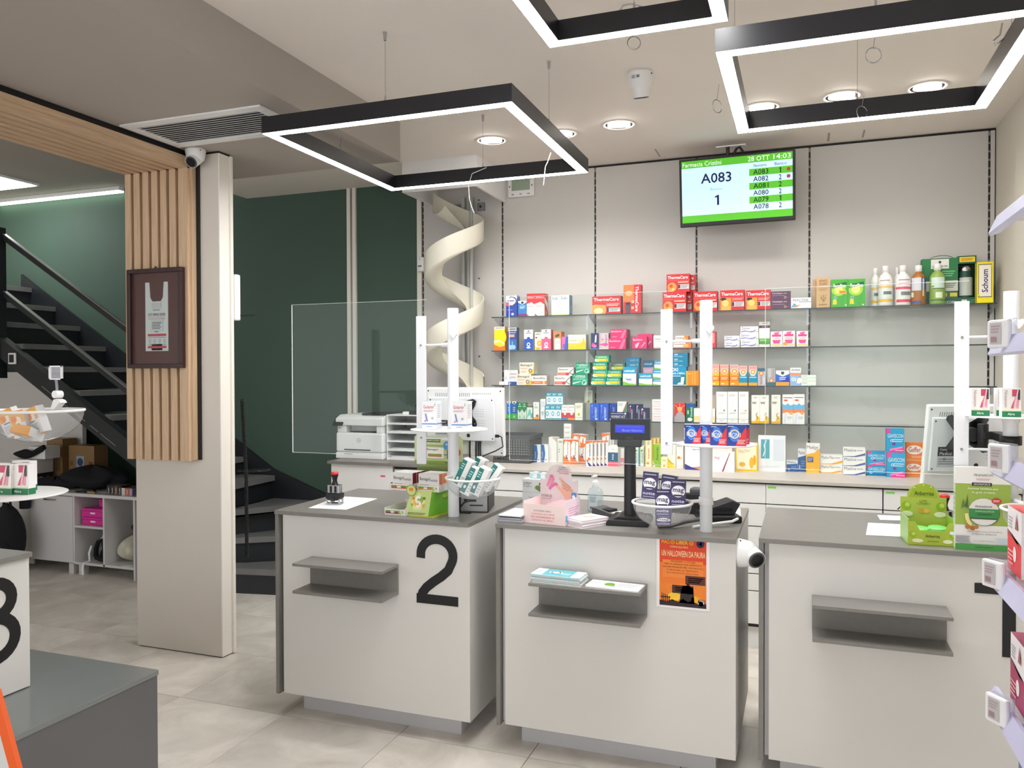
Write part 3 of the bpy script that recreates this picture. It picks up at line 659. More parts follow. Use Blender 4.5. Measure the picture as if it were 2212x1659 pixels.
def gav(flat=False):
    f = [RR(0, .8, .22, 1, '#f03c9c'), TX('GAVISCON', .08, .62 if not flat else .52, .95, .78 if not flat else .8, '#f4fcff', 0, .03), LL(.35, .42, .95, .58, 2, '#c8ecfa')]
    if not flat: f += [PP([(.2, 0), (1, 0), (1, .2), (.2, .08)], '#f03c9c'), PP([(.2, .14), (.9, .26), (.9, .18), (.2, .06)], '#ff8ac8'), EE(.42, .36, .1, .06, '#7a3ca0'), GG(.3, .5, .08, .4, '#e8f4ff'), LL(.5, .05, .95, .12, 1, '#ffd0ec')]
    else: f += [RR(0, 0, 1, .22, '#0c7ab0'), GG(.22, .3, .07, .4, '#e8f4ff')]
    return dict(c=dict(f=H('#16a4d8'), s=H('#0c74a4'), t=H('#1890c0')), f=f)
def geff(): return dict(c=dict(f=H('#f07c28'), s=H('#c85a18'), t=H('#f08a40')), f=[EE(.45, .62, .42, .24, '#f8ece0'), TX('Geffer', .14, .5, .78, .78, '#c83c28', 0, .02), RR(0, .04, 1, .12, '#f8a050'), LL(.3, .18, .95, .32, 2, '#ffc890')])
def vicks(c0='#1c7ad0', c1='#3cb44a'): return dict(c=dict(f=H(c0), s=H('#1c5a98'), t=H('#e8e8e8')), f=[PP([(.1, 1), (.9, 1), (.9, .92), (.5, .84), (.1, .92)], '#f4f8f8'), EE(.5, .92, .2, .04, '#1f3c38'), RR(0, 0, 1, .3, c1), LL(.3, .4, .7, .7, 3, '#bfe0f4'), EE(.5, .14, .18, .06, '#8ce08c')])
def teal3(): return dict(c=dict(f=H('#f0f6f8'), s=H('#b8ccd4'), t=H('#2a9ab8')), f=[RR(0, .7, 1, 1, '#1f9cb8'), LL(.15, .78, .85, .94, 2, '#e0f6fc'), EE(.5, .42, .28, .18, '#5ab8cc'), EE(.5, .42, .14, .1, '#e8f8fc'), RR(0, 0, 1, .12, '#8cc4d0'), LL(.1, .03, .9, .1, 1, '#38606c')])
def moment(): return dict(c=dict(f=H('#2058cc'), s=H('#183c98'), t=H('#2a50b0')), f=[('t', 'MOMENT', .5, .18, .76, .78, H('#e8f0ff'), 1, .02), GG(.22, .86, .08, .3, '#c8dcff'), RR(.2, .4, .24, .84, '#8cb4f4'), RR(.55, .04, .8, .14, '#c8dcff'), EE(.35, .2, .1, None, '#4a7ae4')])
def mact(): return dict(c=dict(f=H('#20245c'), s=H('#181a44'), t=H('#2a2c60')), f=[TX('MOMENT ACT', .12, .34, .88, .62, '#f0f2ff', 0, .03), LL(.1, .78, .8, .9, 1, '#c8ccf0'), RR(.04, .06, .16, .24, '#d8dcf4'), LL(.25, .1, .7, .2, 1, '#8c90c8'), EE(.88, .84, .05, None, '#f0f0ff')], r=[RR(.2, .05, .3, .95, '#5a5c90'), RR(.6, .05, .7, .95, '#5a5c90')])
def mactv(p='#f06090'): return dict(c=dict(f=H('#20224e'), s=H('#16183a'), t=H('#26285c')), f=[('t', 'MOMENT', .42, .14, .62, .72, H('#e8eaff'), 1, .02), RR(.2, .5, .28, .9, p), LL(.2, .06, .6, .14, 1, '#8488b8'), EE(.3, .88, .1, None, '#c8d8ff')])
def magenta(k=0): return dict(c=dict(f=H('#e0246e'), s=H('#a8184c'), t=H('#b81c58')), f=[TX('BuoGiorno', .06, .66, .7, .84, '#ffd8e8', 0, .02)]+([PP([(.6, 0), (.8, 0), (1, .9), (.85, .9)], '#f070a0'), LL(.08, .1, .4, .2, 1, '#ffb0d0')] if k == 0 else [('g', .3, .3, .1, .3, H('#ffe0f0')), PP([(.2, .1), (.34, .1), (.5, .5), (.36, .5)], '#ffc8e0'), PP([(.6, .05), (.95, .5), (.85, .55), (.6, .2)], '#f890b8')]), r=[RR(.2, 0, .24, 1, '#f8c0d8'), RR(.6, 0, .64, 1, '#f8c0d8')])
def zer(): return dict(c=dict(f=H('#f3f3f1'), s=H('#d8d8d8'), t=H('#f4f4f4')), f=[TX('Zerinol', .06, .58, .5, .9, '#5a5c8c'), SS([(.02, .25), (.25, .38), (.5, .25), (.75, .3), (.85, .5)], .006, '#7a7ab4'), SS([(.02, .2), (.3, .3), (.6, .15), (.85, .25)], .004, '#b8b4d8'), EE(.92, .25, .05, None, '#a8cc88')])
def pinkc(k=0): return dict(c=dict(f=H('#f8f0f0'), s=H('#e0d4d6'), t=H('#f8f4f4')), f=[RR(.12, .66, .88, .8, '#e83488'), PP([(.35, .8), (.65, .8), (.75, .97), (.25, .92)], '#ee5ca0'), PP([(.15, .45), (.85, .45), (.75, .22), (.25, .22)], '#ea4c94'), RR(.05, .06, .95, .18, '#f8d8a0')]+([EE(.2, .2, .18, .1, '#f4a03c')] if k else [])+[LL(.2, .5, .8, .6, 1, '#f0a8c0')])
def bened(k=0): return dict(c=dict(f=H('#3fae2c'), s=H('#2c8420'), t=H('#8ccc50')), f=[EE(.45, .62, .42, .22, '#a8d838'), EE(.45, .62, .26, .14, '#e8f080'), PP([(.08, .68), (.92, .78), (.92, .9), (.12, .82)], '#0c5a38'), ('t', 'Benefibra', .14, .71, .88, .84, H('#f4fce8'), 0, .03), PP([(.1, .1), (.35, .1), (.32, .28), (.12, .28)], '#f4d428'), GG(.25, .34, .1, .4, '#a8c8d8'), EE(.88, .07, .05, None, '#e8f8e0'), SS([(.6, .05), (.7, .3), (.85, .55)], .002, '#2a8a20')]+([PP([(.45, .5), (.9, .46), (.92, .58), (.48, .62)], '#f8b820'), LL(.52, .5, .86, .58, 1, '#e04a20')] if k == 0 else []))
def kraft(): return dict(c=dict(f=H('#d0a878'), s=H('#a88458'), t=H('#c8a070')), f=[TX('AMARO', .2, .86, .82, .94, '#3a2c1c', 0, .02), TX('SICILIANO', .22, .76, .8, .84, '#3a2c1c'), LL(.2, .56, .85, .66, 3, '#b08a5a'), SS([(.5, .18), (.46, .28), (.36, .38), (.26, .42)], .0012, '#5a6030'), SS([(.5, .18), (.58, .3), (.7, .38), (.78, .44)], .0012, '#5a6030'), SS([(.5, .18), (.52, .32), (.5, .44)], .0012, '#5a6030'), SS([(.4, .34), (.3, .32)], .003, '#6a7038'), SS([(.44, .3), (.36, .26)], .003, '#6a7038'), SS([(.62, .33), (.74, .3)], .003, '#6a7038'), SS([(.52, .36), (.58, .42)], .003, '#6a7038'), SS([(.56, .26), (.66, .22)], .003, '#6a7038'), LL(.2, .08, .8, .14, 1, '#a88050')])
def schoum(): return dict(c=dict(f=H('#f4e018'), s=H('#c8b410'), t=H('#f4e428')), f=[RR(.08, .14, .92, .95, '#5a5a52'), RR(.12, .16, .88, .93, '#f2ecdc'), RR(.0, .0, 1, .1, '#f8e800'), ('t', 'Schoum', .3, .26, .68, .82, H('#25307c'), 1, .03), EE(.14, .2, .06, .03, '#f0e020'), EE(.86, .9, .06, .03, '#f0e020')])
def amox(c0, c1, tx='', c2='#f4f2ee', tcol='#4a4a58', lay='top'):
    f = [RR(0, 0, 1, .45, c1), LL(.12, .06, .8, .2, 2, c2)]
    if tx: f.append(TX(tx, .08, .7, .9, .9, tcol, 0, .02))
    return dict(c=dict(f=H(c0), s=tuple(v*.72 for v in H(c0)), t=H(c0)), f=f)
ENT = {0: [], 1: [], 2: [], 3: [], 4: []}
def ENTRY(s, k, x0, y0, x1, y1, des, desc, **o):
    f = K(k); a = f(x0, y0); b = f(x1, y1); ENT[s].append(dict(x0=a[0], y0=a[1], x1=b[0], y1=b[1], des=des, desc=desc, o=o))
D = dict
# --- top shelf
ENTRY(0, 1, 252, 400, 388, 663, D(c=D(f=H('#1c3ca8'), s=H('#2450c0'), t=H('#e8ecf4')), f=[RR(0, .72, 1, 1, '#eef0f6'), EE(.5, .74, .48, .2, '#f0f2f8'), ('s', arcp(.5, .74, .45, 120, -70, 10, .2), .008, H('#28307c')), LL(.1, .7, .75, .8, 1, '#5060a0'), EE(.15, .6, .14, .1, '#e86070'), EE(.6, .12, .12, .06, '#d0e0ff'), LL(.1, .3, .6, .34, 1, '#a8b8f0')]), 'blue carton with a rounded white top')
ENTRY(0, 1, 402, 465, 510, 660, D(c=D(f=H('#1c80d0'), s=H('#1850a0'), t=H('#e8f0f4')), f=[PP([(0, 1), (1, 1), (1, .9), (.5, .75), (0, .9)], '#f0f6f8'), EE(.5, .88, .16, .08, '#1f3040'), LL(.2, .48, .85, .7, 3, '#d8f0fc'), RR(0, 0, 1, .16, '#8c2878')]), 'small bright blue carton with dark badge')
redw = lambda: D(c=D(f=H('#f4eeea'), s=H('#e04030'), t=H('#d83038')), f=[RR(0, .66, 1, 1, '#da2c34'), PP([(0, .66), (1, .66), (1, .5), (.6, .62), (0, .55)], '#da2c34'), TX('ADVilmos', .08, .78, .92, .86, '#f8d8d4', 0, .02), LL(.1, .4, .8, .46, 1, '#f0a8a0'), PP([(0, 0), (.3, 0), (0, .12)], '#e84858'), EE(.7, .15, .06, None, '#90c0b0')], r=[PP([(0, .85), (.9, .6), (.9, .2), (.5, .45), (0, .6)], '#f6efe8'), EE(.45, .14, .25, .1, '#f0a040')])
ENTRY(0, 1, 512, 375, 612, 655, redw(), 'red topped white carton'); ENTRY(0, 1, 613, 372, 735, 655, redw(), 'red topped white carton showing an orange side', d=.085)
suki = lambda: D(c=D(f=H('#f2f3f1'), s=H('#5a86a0'), t=H('#f0f0ee')), f=[TX('Suki', .1, .78, .78, .92, '#4a6a80', 0, .02), LL(.1, .66, .6, .72, 1, '#c8d0d4'), RR(0, 0, 1, .06, '#c8d88c')], r=[LL(.1, .1, .9, .5, 5, '#88acc0')])
ENTRY(0, 1, 822, 395, 928, 640, suki(), 'plain white carton with teal lettering'); ENTRY(0, 1, 930, 390, 1045, 640, suki(), 'plain white carton with teal side', d=.08)
ENTRY(0, 1, 1335, 405, 1695, 628, therma(0), 'wide red heat pack carton')
tv = therma(0); tv['f'] = [PP([(0, .4), (.6, .4), (.6, 1), (0, 1)], '#e8783c'), EE(.3, .7, .2, .1, '#f8b070'), ('t', 'ThermaCare', .68, .06, .86, .94, H('#fff4f0'), 2, .03), RR(.12, 0, .4, .36, '#5a4a50'), LL(.45, .08, .62, .5, 2, '#f0b0a0'), RR(.14, .3, .36, .38, '#1c1c20')]
ENTRY(0, 1, 1728, 262, 1948, 612, tv, 'red heat pack carton stood on end', d=.06)
ENTRY(0, 2, 182, 355, 478, 598, therma(1), 'red heat pack carton with round body print', n=1, ndx=.028); ENTRY(0, 2, 232, 128, 520, 345, therma(1), 'red heat pack carton with round body print', n=1, ndx=.028)
ENTRY(0, 2, 568, 345, 870, 580, therma(1), 'red heat pack carton half behind white pole')
ENTRY(0, 2, 905, 330, 1212, 575, therma(2), 'red heat pack carton with neck print'); ENTRY(0, 2, 1232, 330, 1540, 565, therma(2), 'red heat pack carton with neck print')
fex = lambda: D(c=D(f=H('#5a3050'), s=H('#402238'), t=H('#58304c')), f=[TX('Fexallegra', .08, .62, .6, .84, '#e0c8d8', 0, .02), TX('120mg', .64, .64, .8, .8, '#e0c8d8'), LL(.08, .4, .7, .52, 1, '#a888a0'), GG(.72, .22, .06, .4, '#e0b890'), LL(.8, .18, .92, .26, 1, '#a88090')])
ENTRY(0, 2, 1547, 443, 1795, 560, fex(), 'flat dark purple carton'); ENTRY(0, 2, 1545, 345, 1793, 440, fex(), 'flat dark purple carton')
ENTRY(0, 2, 1797, 425, 2050, 550, D(c=D(f=H('#f4f4f2'), s=H('#c8c8d4'), t=H('#f4f4f4')), f=[TX('REACTINE', .1, .68, .86, .88, '#3c3c78', 0, .02), RR(.4, .58, 1, .62, '#3c3c8c'), PP([(0, .1), (.15, .5), (.3, .3)], '#3cb0e0'), PP([(.02, .1), (.5, .4), (.3, .12)], '#f4b040'), PP([(.1, .12), (.4, .3), (.25, .14)], '#e86060')]), 'flat white carton with rainbow corner')
ENTRY(0, 3, 105, 315, 235, 598, kraft(), 'tall kraft paper carton with olive sprig', n=1, ndx=-.02)
ENTRY(0, 3, 248, 330, 410, 595, bened(0), 'bright green fibre carton with yellow offer badge'); ENTRY(0, 3, 412, 325, 578, 590, bened(1), 'bright green fibre carton without offer badge', d=.04)
ENTRY(0, 3, 1660, 160, 1818, 548, schoum(), 'tall yellow carton with ornate white panel', d=.06)
# --- second shelf
ENTRY(1, 1, 102, 790, 235, 1090, D(c=D(f=H('#f8e040'), s=H('#f0a828'), t=H('#e8e4dc')), f=[RR(0, .88, 1, 1, '#f4f0e4'), LL(.1, .92, .9, .97, 1, '#605c50'), EE(.65, .56, .5, .3, '#fce80c'), PP([(0, .3), (.5, .38), (1, .24), (1, .3), (.5, .44), (0, .42)], '#fdf8d8'), PP([(0, 0), (1, 0), (1, .2), (.5, .14), (0, .26)], '#f07c20'), LL(.15, .18, .6, .24, 1, '#f8c040')]), 'yellow and orange sun carton', n=2)
ENTRY(1, 1, 275, 800, 385, 1090, D(c=D(f=H('#1c4494'), s=H('#16346c'), t=H('#c0c0c4')), f=[RR(0, .84, 1, 1, '#c4c4c8'), LL(.08, .88, .9, .97, 1, '#606068'), RR(.1, .58, .75, .7, '#e8a8a8'), LL(.1, .74, .9, .8, 1, '#d0dcf8'), RR(0, 0, 1, .48, '#2a68b8'), EE(.35, .14, .22, .1, '#a8d0f4'), EE(.66, .14, .22, .1, '#a8d0f4'), RR(.46, .2, .54, .4, '#a8d0f4')]), 'dark blue carton with lungs drawing')
fig = lambda c0, c1: D(c=D(f=H('#f2f2f2'), s=H('#c0c0c8') if c0[1] == '1' else H('#e04870'), t=H('#f0f0f0')), f=[RR(0, 0, 1, .55, c0), PP([(0, .55), (1, .55), (.7, .72), (.3, .72)], '#f2f2f2'), EE(.5, .56, .2, .09, c0), RR(.4, .4, .6, .6, c0), EE(.5, .28, .2, .1, '#f0f4fc'), EE(.5, .28, .1, .05, c0), EE(.5, .13, .24, .05, '#e0ecfc'), LL(.2, .8, .8, .88, 1, '#a8a8b0'), EE(.5, .93, .1, .03, '#404048')])
ENTRY(1, 1, 478, 828, 590, 1088, fig('#1450c0', ''), 'white and blue carton with figure emblem'); ENTRY(1, 1, 612, 860, 695, 1085, D(c=D(f=H('#f4ecdc'), s=H('#d0c4ac'), t=H('#e4e0d4')), f=[LL(.1, .84, .8, .94, 1, '#888070'), RR(.1, .66, .4, .74, '#c83c5c'), EE(.7, .38, .36, .16, '#f4a838'), EE(.7, .38, .2, .09, '#fcd870'), EE(.5, .08, .4, .08, '#e8b840'), EE(.15, .14, .14, .1, '#f8d860')]), 'white carton with orange fruit')
ENTRY(1, 1, 697, 825, 815, 1083, fig('#f0608c', ''), 'white and pink carton with figure emblem')
ENTRY(1, 1, 848, 850, 945, 1080, D(c=D(f=H('#e88850'), s=H('#c8683c'), t=H('#e07c48')), f=[RR(.12, .02, .9, .62, '#f2efe8'), EE(.4, .76, .2, .08, '#3c5c38'), EE(.62, .8, .16, .07, '#2c4c2c'), LL(.25, .36, .75, .48, 2, '#c8c0b4')]), 'white panelled carton with orange frame', d=.08)
ENTRY(1, 1, 950, 915, 1028, 1080, D(c=D(f=H('#e070b0'), s=H('#a04880'), t=H('#d868a8')), f=[PP([(.4, 0), (1, 0), (1, 1), (.7, 1)], '#3c5cc0'), EE(.4, .3, .25, .14, '#8c50b0'), PP([(.1, .1), (.3, .05), (.4, .5)], '#5a88e0')]), 'small pink and blue carton')
ENTRY(1, 1, 1032, 890, 1255, 1080, D(c=D(f=H('#f4eedc'), s=H('#c8c4b4'), t=H('#e8e4d4')), f=[RR(0, 0, 1, .42, '#f4d020'), TX('Propolvirgo', .06, .54, .5, .66, '#b89858'), PP([(.55, .4), (.75, .4), (.68, .75)], '#f0d890'), PP([(.72, .4), (.98, .4), (.88, .85)], '#e8c860'), LL(.06, .22, .5, .34, 2, '#f8e890')]), 'wide cream and yellow carton with drops', d=.07)
ENTRY(1, 1, 1318, 870, 1410, 1075, D(c=D(f=H('#2a3468'), s=H('#1c2448'), t=H('#303c70')), f=[PP([(.05, .2), (.4, .1), (.6, .3), (.2, .42)], '#e84898'), EE(.5, .2, .3, .1, '#f070b0'), PP([(.5, .4), (.75, .45), (.8, .9), (.6, .85)], '#e8ecf8'), RR(0, 0, 1, .06, '#5a78c8')]), 'navy carton with pink and white bottle print')
ENTRY(1, 1, 1418, 870, 1540, 1070, D(c=D(f=H('#dcc4cc'), s=H('#b8a0b0'), t=H('#d8c4cc')), f=[EE(.4, .6, .1, .06, '#e88070'), PP([(0, .3), (.7, .18), (1, .3), (.7, .4)], '#e85898'), ('t', 'propoli', .62, .3, .88, .9, H('#7c5c98'), 1), RR(0, 0, 1, .05, '#f4e4e8')]), 'pale lilac carton with pink swoosh', dy=.02)
ENTRY(1, 1, 1540, 935, 1755, 1070, magenta(0), 'magenta carton', n=1, d=.06); ENTRY(1, 1, 1565, 820, 1765, 935, magenta(0), 'magenta carton', n=1, d=.06)
ENTRY(1, 1, 1900, 882, 2090, 1068, magenta(1), 'deep magenta carton behind a lighter one', dy=.06); ENTRY(1, 1, 1838, 915, 2020, 1068, magenta(1), 'magenta carton with tablet drawing', d=.05)
ENTRY(1, 1, 2105, 900, 2230, 1065, D(c=D(f=H('#f6eeea'), s=H('#d8ccc8'), t=H('#f4f0ec')), f=[TX('Vivin', .1, .66, .7, .8, '#6a4a58'), LL(.1, .5, .8, .58, 1, '#f0a8a0'), RR(0, 0, 1, .12, '#f0b0a8')]), 'white carton with pink base')
imo = lambda: D(c=D(f=H('#f6f0ea'), s=H('#d87038'), t=H('#f0e8e0')), f=[RR(.68, 0, 1, 1, '#ef8240'), EE(.7, .4, .16, .3, '#f4b070'), RR(0, 0, 1, .2, '#f07c3c'), TX('Imodium', .06, .55, .62, .85, '#8a5a58')])
ENTRY(1, 2, 320, 985, 540, 1060, imo(), 'white carton with orange end', d=.07); ENTRY(1, 2, 345, 905, 505, 983, imo(), 'white carton with orange end', d=.07)
ENTRY(1, 2, 700, 850, 850, 1052, D(c=D(f=H('#e03844'), s=H('#b02030'), t=H('#d83040')), f=[('t', 'NUROFLEX', .72, .3, .9, .9, H('#f8e0dc'), 1), RR(.1, .1, .55, .9, '#f4ece8'), LL(.15, .4, .5, .7, 3, '#e87878')]), 'red carton peeking out behind white pole')
ENTRY(1, 2, 960, 977, 1150, 1050, zer(), 'flat white wave carton', dy=.01); ENTRY(1, 2, 960, 905, 1150, 975, zer(), 'flat white wave carton', dy=.01)
ENTRY(1, 2, 1165, 960, 1390, 1048, zer(), 'broad white wave carton'); ENTRY(1, 2, 1155, 875, 1388, 958, zer(), 'broad white wave carton'); ENTRY(1, 2, 1163, 787, 1385, 873, zer(), 'broad white wave carton')
ENTRY(1, 2, 1395, 730, 1530, 1045, D(c=D(f=H('#e8e6e2'), s=H('#b8b4b0'), t=H('#c8c4c0')), f=[RR(0, .86, 1, 1, '#c8c6c2'), LL(.3, .92, .8, .97, 1, '#58585c'), RR(0, .76, 1, .86, '#4a3448'), LL(.25, .79, .85, .83, 1, '#b8a0b0'), RR(.1, .4, .9, .74, '#f2f1ec'), RR(0, .12, 1, .34, '#5cac48'), RR(0, .12, 1, .2, '#4c983c'), LL(.1, .24, .7, .3, 1, '#b8e0a8')]), 'tall white carton with green band', d=.07)
ENTRY(1, 2, 1540, 850, 1690, 1043, pinkc(), 'white carton with pink cup print'); ENTRY(1, 2, 1695, 842, 1845, 1040, pinkc(1), 'white carton with pink cup and orange'); ENTRY(1, 2, 1868, 845, 2012, 1038, pinkc(), 'white carton with pink cup print')
# --- third shelf
ENTRY(2, 1, 165, 1480, 228, 1520, D(c=H('#f4f4f4'), f=[RR(0, .4, 1, .46, '#d0d0d4')]), 'flat white carton lying down', d=.04)
ENTRY(2, 1, 228, 1335, 400, 1520, D(c=D(f=H('#eef0f2'), s=H('#d8d8dc'), t=H('#f0f0f0')), f=[TX('olamir', .42, .68, .92, .82, '#d86a78', 0, .02), RR(.3, 0, 1, .22, '#20449c'), PP([(.06, .3), (.2, .4), (.12, .7)], '#b8dce8'), EE(.4, .45, .04, None, '#c84858'), LL(.36, .06, .5, .14, 1, '#e8f0ff'), LL(.45, .45, .85, .58, 2, '#c8b8bc')]), 'white carton with dark blue base', dy=.01)
ENTRY(2, 1, 385, 1385, 565, 1520, beng(), 'cream lozenge carton with gold corner', d=.09); ENTRY(2, 1, 420, 1240, 600, 1382, beng(), 'cream lozenge carton with gold corner', d=.09)
ENTRY(2, 1, 568, 1405, 760, 1520, D(c=D(f=H('#f4efe8'), s=H('#e4c8b4'), t=H('#f0ece4')), f=[TX('Borocillina', .14, .62, .9, .86, '#584a60', 0, .02), RR(0, .12, 1, .42, '#f07830'), EE(.82, .27, .07, .14, '#f8d8b0'), LL(.2, .2, .6, .34, 1, '#f8d0b0')], r=[RR(.2, 0, .24, 1, '#b89c88'), RR(.45, 0, .49, 1, '#b89c88'), RR(.7, 0, .74, 1, '#b89c88')]), 'white carton with orange stripe', d=.08)
benc = lambda: D(c=D(f=H('#f4efea'), s=H('#d8d0c8'), t=H('#f0ece8')), f=[TX('Benactiv', .08, .66, .66, .88, '#5a4a50', 0, .02), RR(.02, .1, .7, .4, '#ec7058'), SS([(.6, .05), (.75, .4), (.98, .85)], .004, '#2c2c30'), SS([(.75, .4), (.98, .1)], .004, '#2c2c30'), EE(.62, .24, .12, .16, '#d83c50'), LL(.1, .18, .5, .32, 1, '#f8b8a0')])
ENTRY(2, 1, 858, 1410, 1055, 1520, benc(), 'white carton with red pill print', d=.07); ENTRY(2, 1, 900, 1302, 1100, 1408, benc(), 'white carton with red pill print', d=.07)
ENTRY(2, 1, 1085, 1378, 1278, 1522, aspirina(False), 'large green carton with swirl', d=.08); ENTRY(2, 1, 1128, 1240, 1305, 1376, aspirina(False), 'large green carton with swirl', d=.08)
ENTRY(2, 1, 1325, 1430, 1505, 1525, aspirina(), 'green carton with yellow band', d=.06); ENTRY(2, 1, 1345, 1338, 1525, 1428, aspirina(), 'green carton with yellow band', d=.06); ENTRY(2, 1, 1345, 1238, 1520, 1336, aspirina(), 'green carton with yellow band', d=.06); ENTRY(2, 1, 1370, 1150, 1545, 1236, aspirina(), 'green carton with yellow band', d=.06)
ENTRY(2, 1, 1512, 1430, 1690, 1525, aspirina(), 'green carton with yellow band', d=.06); ENTRY(2, 1, 1530, 1338, 1706, 1428, aspirina(), 'green carton with yellow band', d=.06); ENTRY(2, 1, 1580, 1245, 1745, 1337, aspirina(True, True), 'darker green carton set back', dy=.063, d=.04)
ENTRY(2, 1, 1720, 1295, 1885, 1525, oxi(True), 'tall white and cyan syringe carton', d=.05); ENTRY(2, 1, 1760, 1240, 1925, 1525, D(c=D(f=H('#1b86b0'), s=H('#146488'), t=H('#167aa2')), f=[RR(0, .78, 1, 1, '#1788b4'), TX('oxitusk', .3, .86, .7, .93, '#dff4ff'), GG(.85, .9, .06, .35, '#c8f0a0')]), 'deep cyan carton standing behind the tall one', dy=.075, d=.05); ENTRY(2, 1, 1755, 1180, 1930, 1238, oxiflat(), 'flat cyan carton lying on top', dy=.075, d=.05)
ENTRY(2, 1, 1922, 1375, 2090, 1525, oxi(), 'white and cyan carton', d=.05); ENTRY(2, 1, 1975, 1215, 2110, 1525, D(c=D(f=H('#d8a8c0'), s=H('#b888a0'), t=H('#2a7098')), f=[RR(0, .72, 1, 1, '#1f6c94'), TX('oxitusk', .1, .82, .85, .92, '#c8e8f4'), LL(.1, .5, .9, .64, 2, '#f0d0dc')]), 'blue topped pink carton standing behind', dy=.075, d=.05)
ENTRY(2, 1, 2098, 1442, 2260, 1525, oxi(), 'low white and cyan carton', d=.05); ENTRY(2, 1, 2098, 1325, 2260, 1440, oxi(), 'low white and cyan carton', d=.05); ENTRY(2, 1, 2115, 1215, 2260, 1322, oxi(), 'low white and cyan carton', d=.05)
ENTRY(2, 2, 250, 1295, 480, 1525, D(c=D(f=H('#0f90c0'), s=H('#0c6488'), t=H('#0f80ac')), f=[RR(0, 0, 1, .55, '#1a7a98'), TX('OKI', .2, .76, .55, .94, '#f2faff', 0, .03), TX('dolore e febbre', .1, .6, .92, .73, '#e8f8ff', 0, .02), RR(0, .48, .7, .53, '#a8c8d4'), PP([(.7, .08), (.85, .08), (.9, .45), (.72, .45)], '#e8f2f6'), PP([(.5, .06), (.85, .06), (.85, .14), (.6, .16)], '#f0f6f8'), RR(0, 0, 1, .04, '#c8d8e0')]), 'teal and blue carton with white spray bottle', d=.07)
for i, (a, b) in enumerate(((1240, 1292), (1182, 1236), (1120, 1178))): ENTRY(2, 2, 290, a, 498, b, oki(), 'flat teal carton lying on the stack', d=.08)
ENTRY(2, 2, 480, 1345, 640, 1525, D(c=D(f=H('#f08c1c'), s=H('#c86c10'), t=H('#f0b450')), f=[RR(0, 0, .08, 1, '#f0c828'), RR(.45, .1, .55, .9, '#f8a838'), RR(.65, .05, .72, .95, '#f8b860'), LL(.12, .75, .4, .85, 1, '#f8d080')]), 'plain orange carton left of white pole', d=.07)
for i, (a, b, z) in enumerate(((803, 895, 1265), (905, 1015, 1265), (1030, 1140, 1265))): ENTRY(2, 2, a, z, b, 1528, sunb(0 if i < 2 else 1, '#f0a020' if i else '#f4b828', '#f0801c'), ('yellow carton with orange target', 'orange carton with target and pale top', 'dull orange carton with target')[i])
for i, (a, b) in enumerate(((1142, 1250), (1265, 1372))): ENTRY(2, 2, a, 1280, b, 1528, D(c=D(f=H('#1a90b0'), s=H('#106078'), t=H('#c8a8a4')), f=[RR(0, .68, 1, 1, '#d8b4ac'), LL(.1, .84, .9, .95, 2, '#e87880'), EE(.5, .66, .4, .16, '#f0d8c8'), EE(.5, .68, .26, None, '#e8642c'), EE(.5, .68, .18, None, '#ffe0a0'), RR(0, 0, 1, .15, '#f0a838'), RR(.1, .4, .9, .43, '#e8f8fc'), LL(.15, .46, .8, .52, 1, '#b8e8f4')]), 'teal carton with orange target')
ENTRY(2, 2, 1378, 1312, 1475, 1528, D(c=D(f=H('#b4b4ba'), s=H('#5c7880'), t=H('#447080')), f=[RR(0, .82, 1, 1, '#3c6c7c'), EE(.45, .7, .28, None, '#e86a3c'), EE(.45, .7, .18, None, '#fcdc9c'), ('t', 'Nurofen', .3, .1, .55, .56, H('#c86078'), 1), RR(.65, 0, .95, .5, '#c8c8d0'), EE(.85, .07, .05, None, '#40505c')]), 'grey carton with target at the top'); ENTRY(2, 2, 1500, 1312, 1600, 1528, D(c=D(f=H('#b4b0b4'), s=H('#5c7880'), t=H('#88a0a8')), f=[RR(0, 0, 1, .2, '#346878'), EE(.5, .3, .28, None, '#e85a2c'), EE(.5, .3, .18, None, '#fcdc9c'), ('t', 'Nurofen', .6, .45, .85, .95, H('#d87088'), 1), RR(.1, .5, .45, .98, '#c4c4cc')]), 'grey carton with target near the base')
ENTRY(2, 2, 1608, 1340, 1775, 1528, D(c=D(f=H('#1c64c4'), s=H('#14408c'), t=H('#e4ecf0')), f=[PP([(0, 1), (1, 1), (1, .78), (.5, .6), (0, .78)], '#f2f6f4'), PP([(.38, .92), (.62, .92), (.62, .8), (.5, .7), (.38, .8)], '#2a4a44'), PP([(.5, .5), (1, .6), (1, .26), (.5, .26)], '#1c30b8'), LL(.25, .36, .75, .58, 2, '#e8f0ff'), RR(0, 0, 1, .24, '#f0a428')]), 'blue carton with white top and orange base'); ENTRY(2, 2, 1787, 1305, 1922, 1528, D(c=D(f=H('#9cbce8'), s=H('#c8d4e4'), t=H('#f4f4f4')), f=[RR(0, .72, 1, 1, '#f4f4f6'), TX('Act!fed', .1, .82, .9, .93, '#3c3c64', 0, .02), RR(0, .58, 1, .7, '#f09858'), EE(.8, .3, .3, .18, '#fafafa'), ('s', arcp(.85, .28, .26, 200, 60, 8, .2), .003, H('#404050')), EE(.3, .35, .25, .12, '#c8dcf4')]), 'pale blue carton with orange stripe')
for i, (a, b) in enumerate(((1477, 1520), (1437, 1475), (1397, 1435))): ENTRY(2, 2, 1928, a, 2110, b, D(c=D(f=H('#f2f5ee'), s=H('#d8dcd4'), t=H('#eef4ec')), f=[RR(0, 0, 1, .16, '#b8dcb8'), LL(.06, .5, .4, .75, 1, '#90a890')]), 'flat white and pale green carton', d=.05)
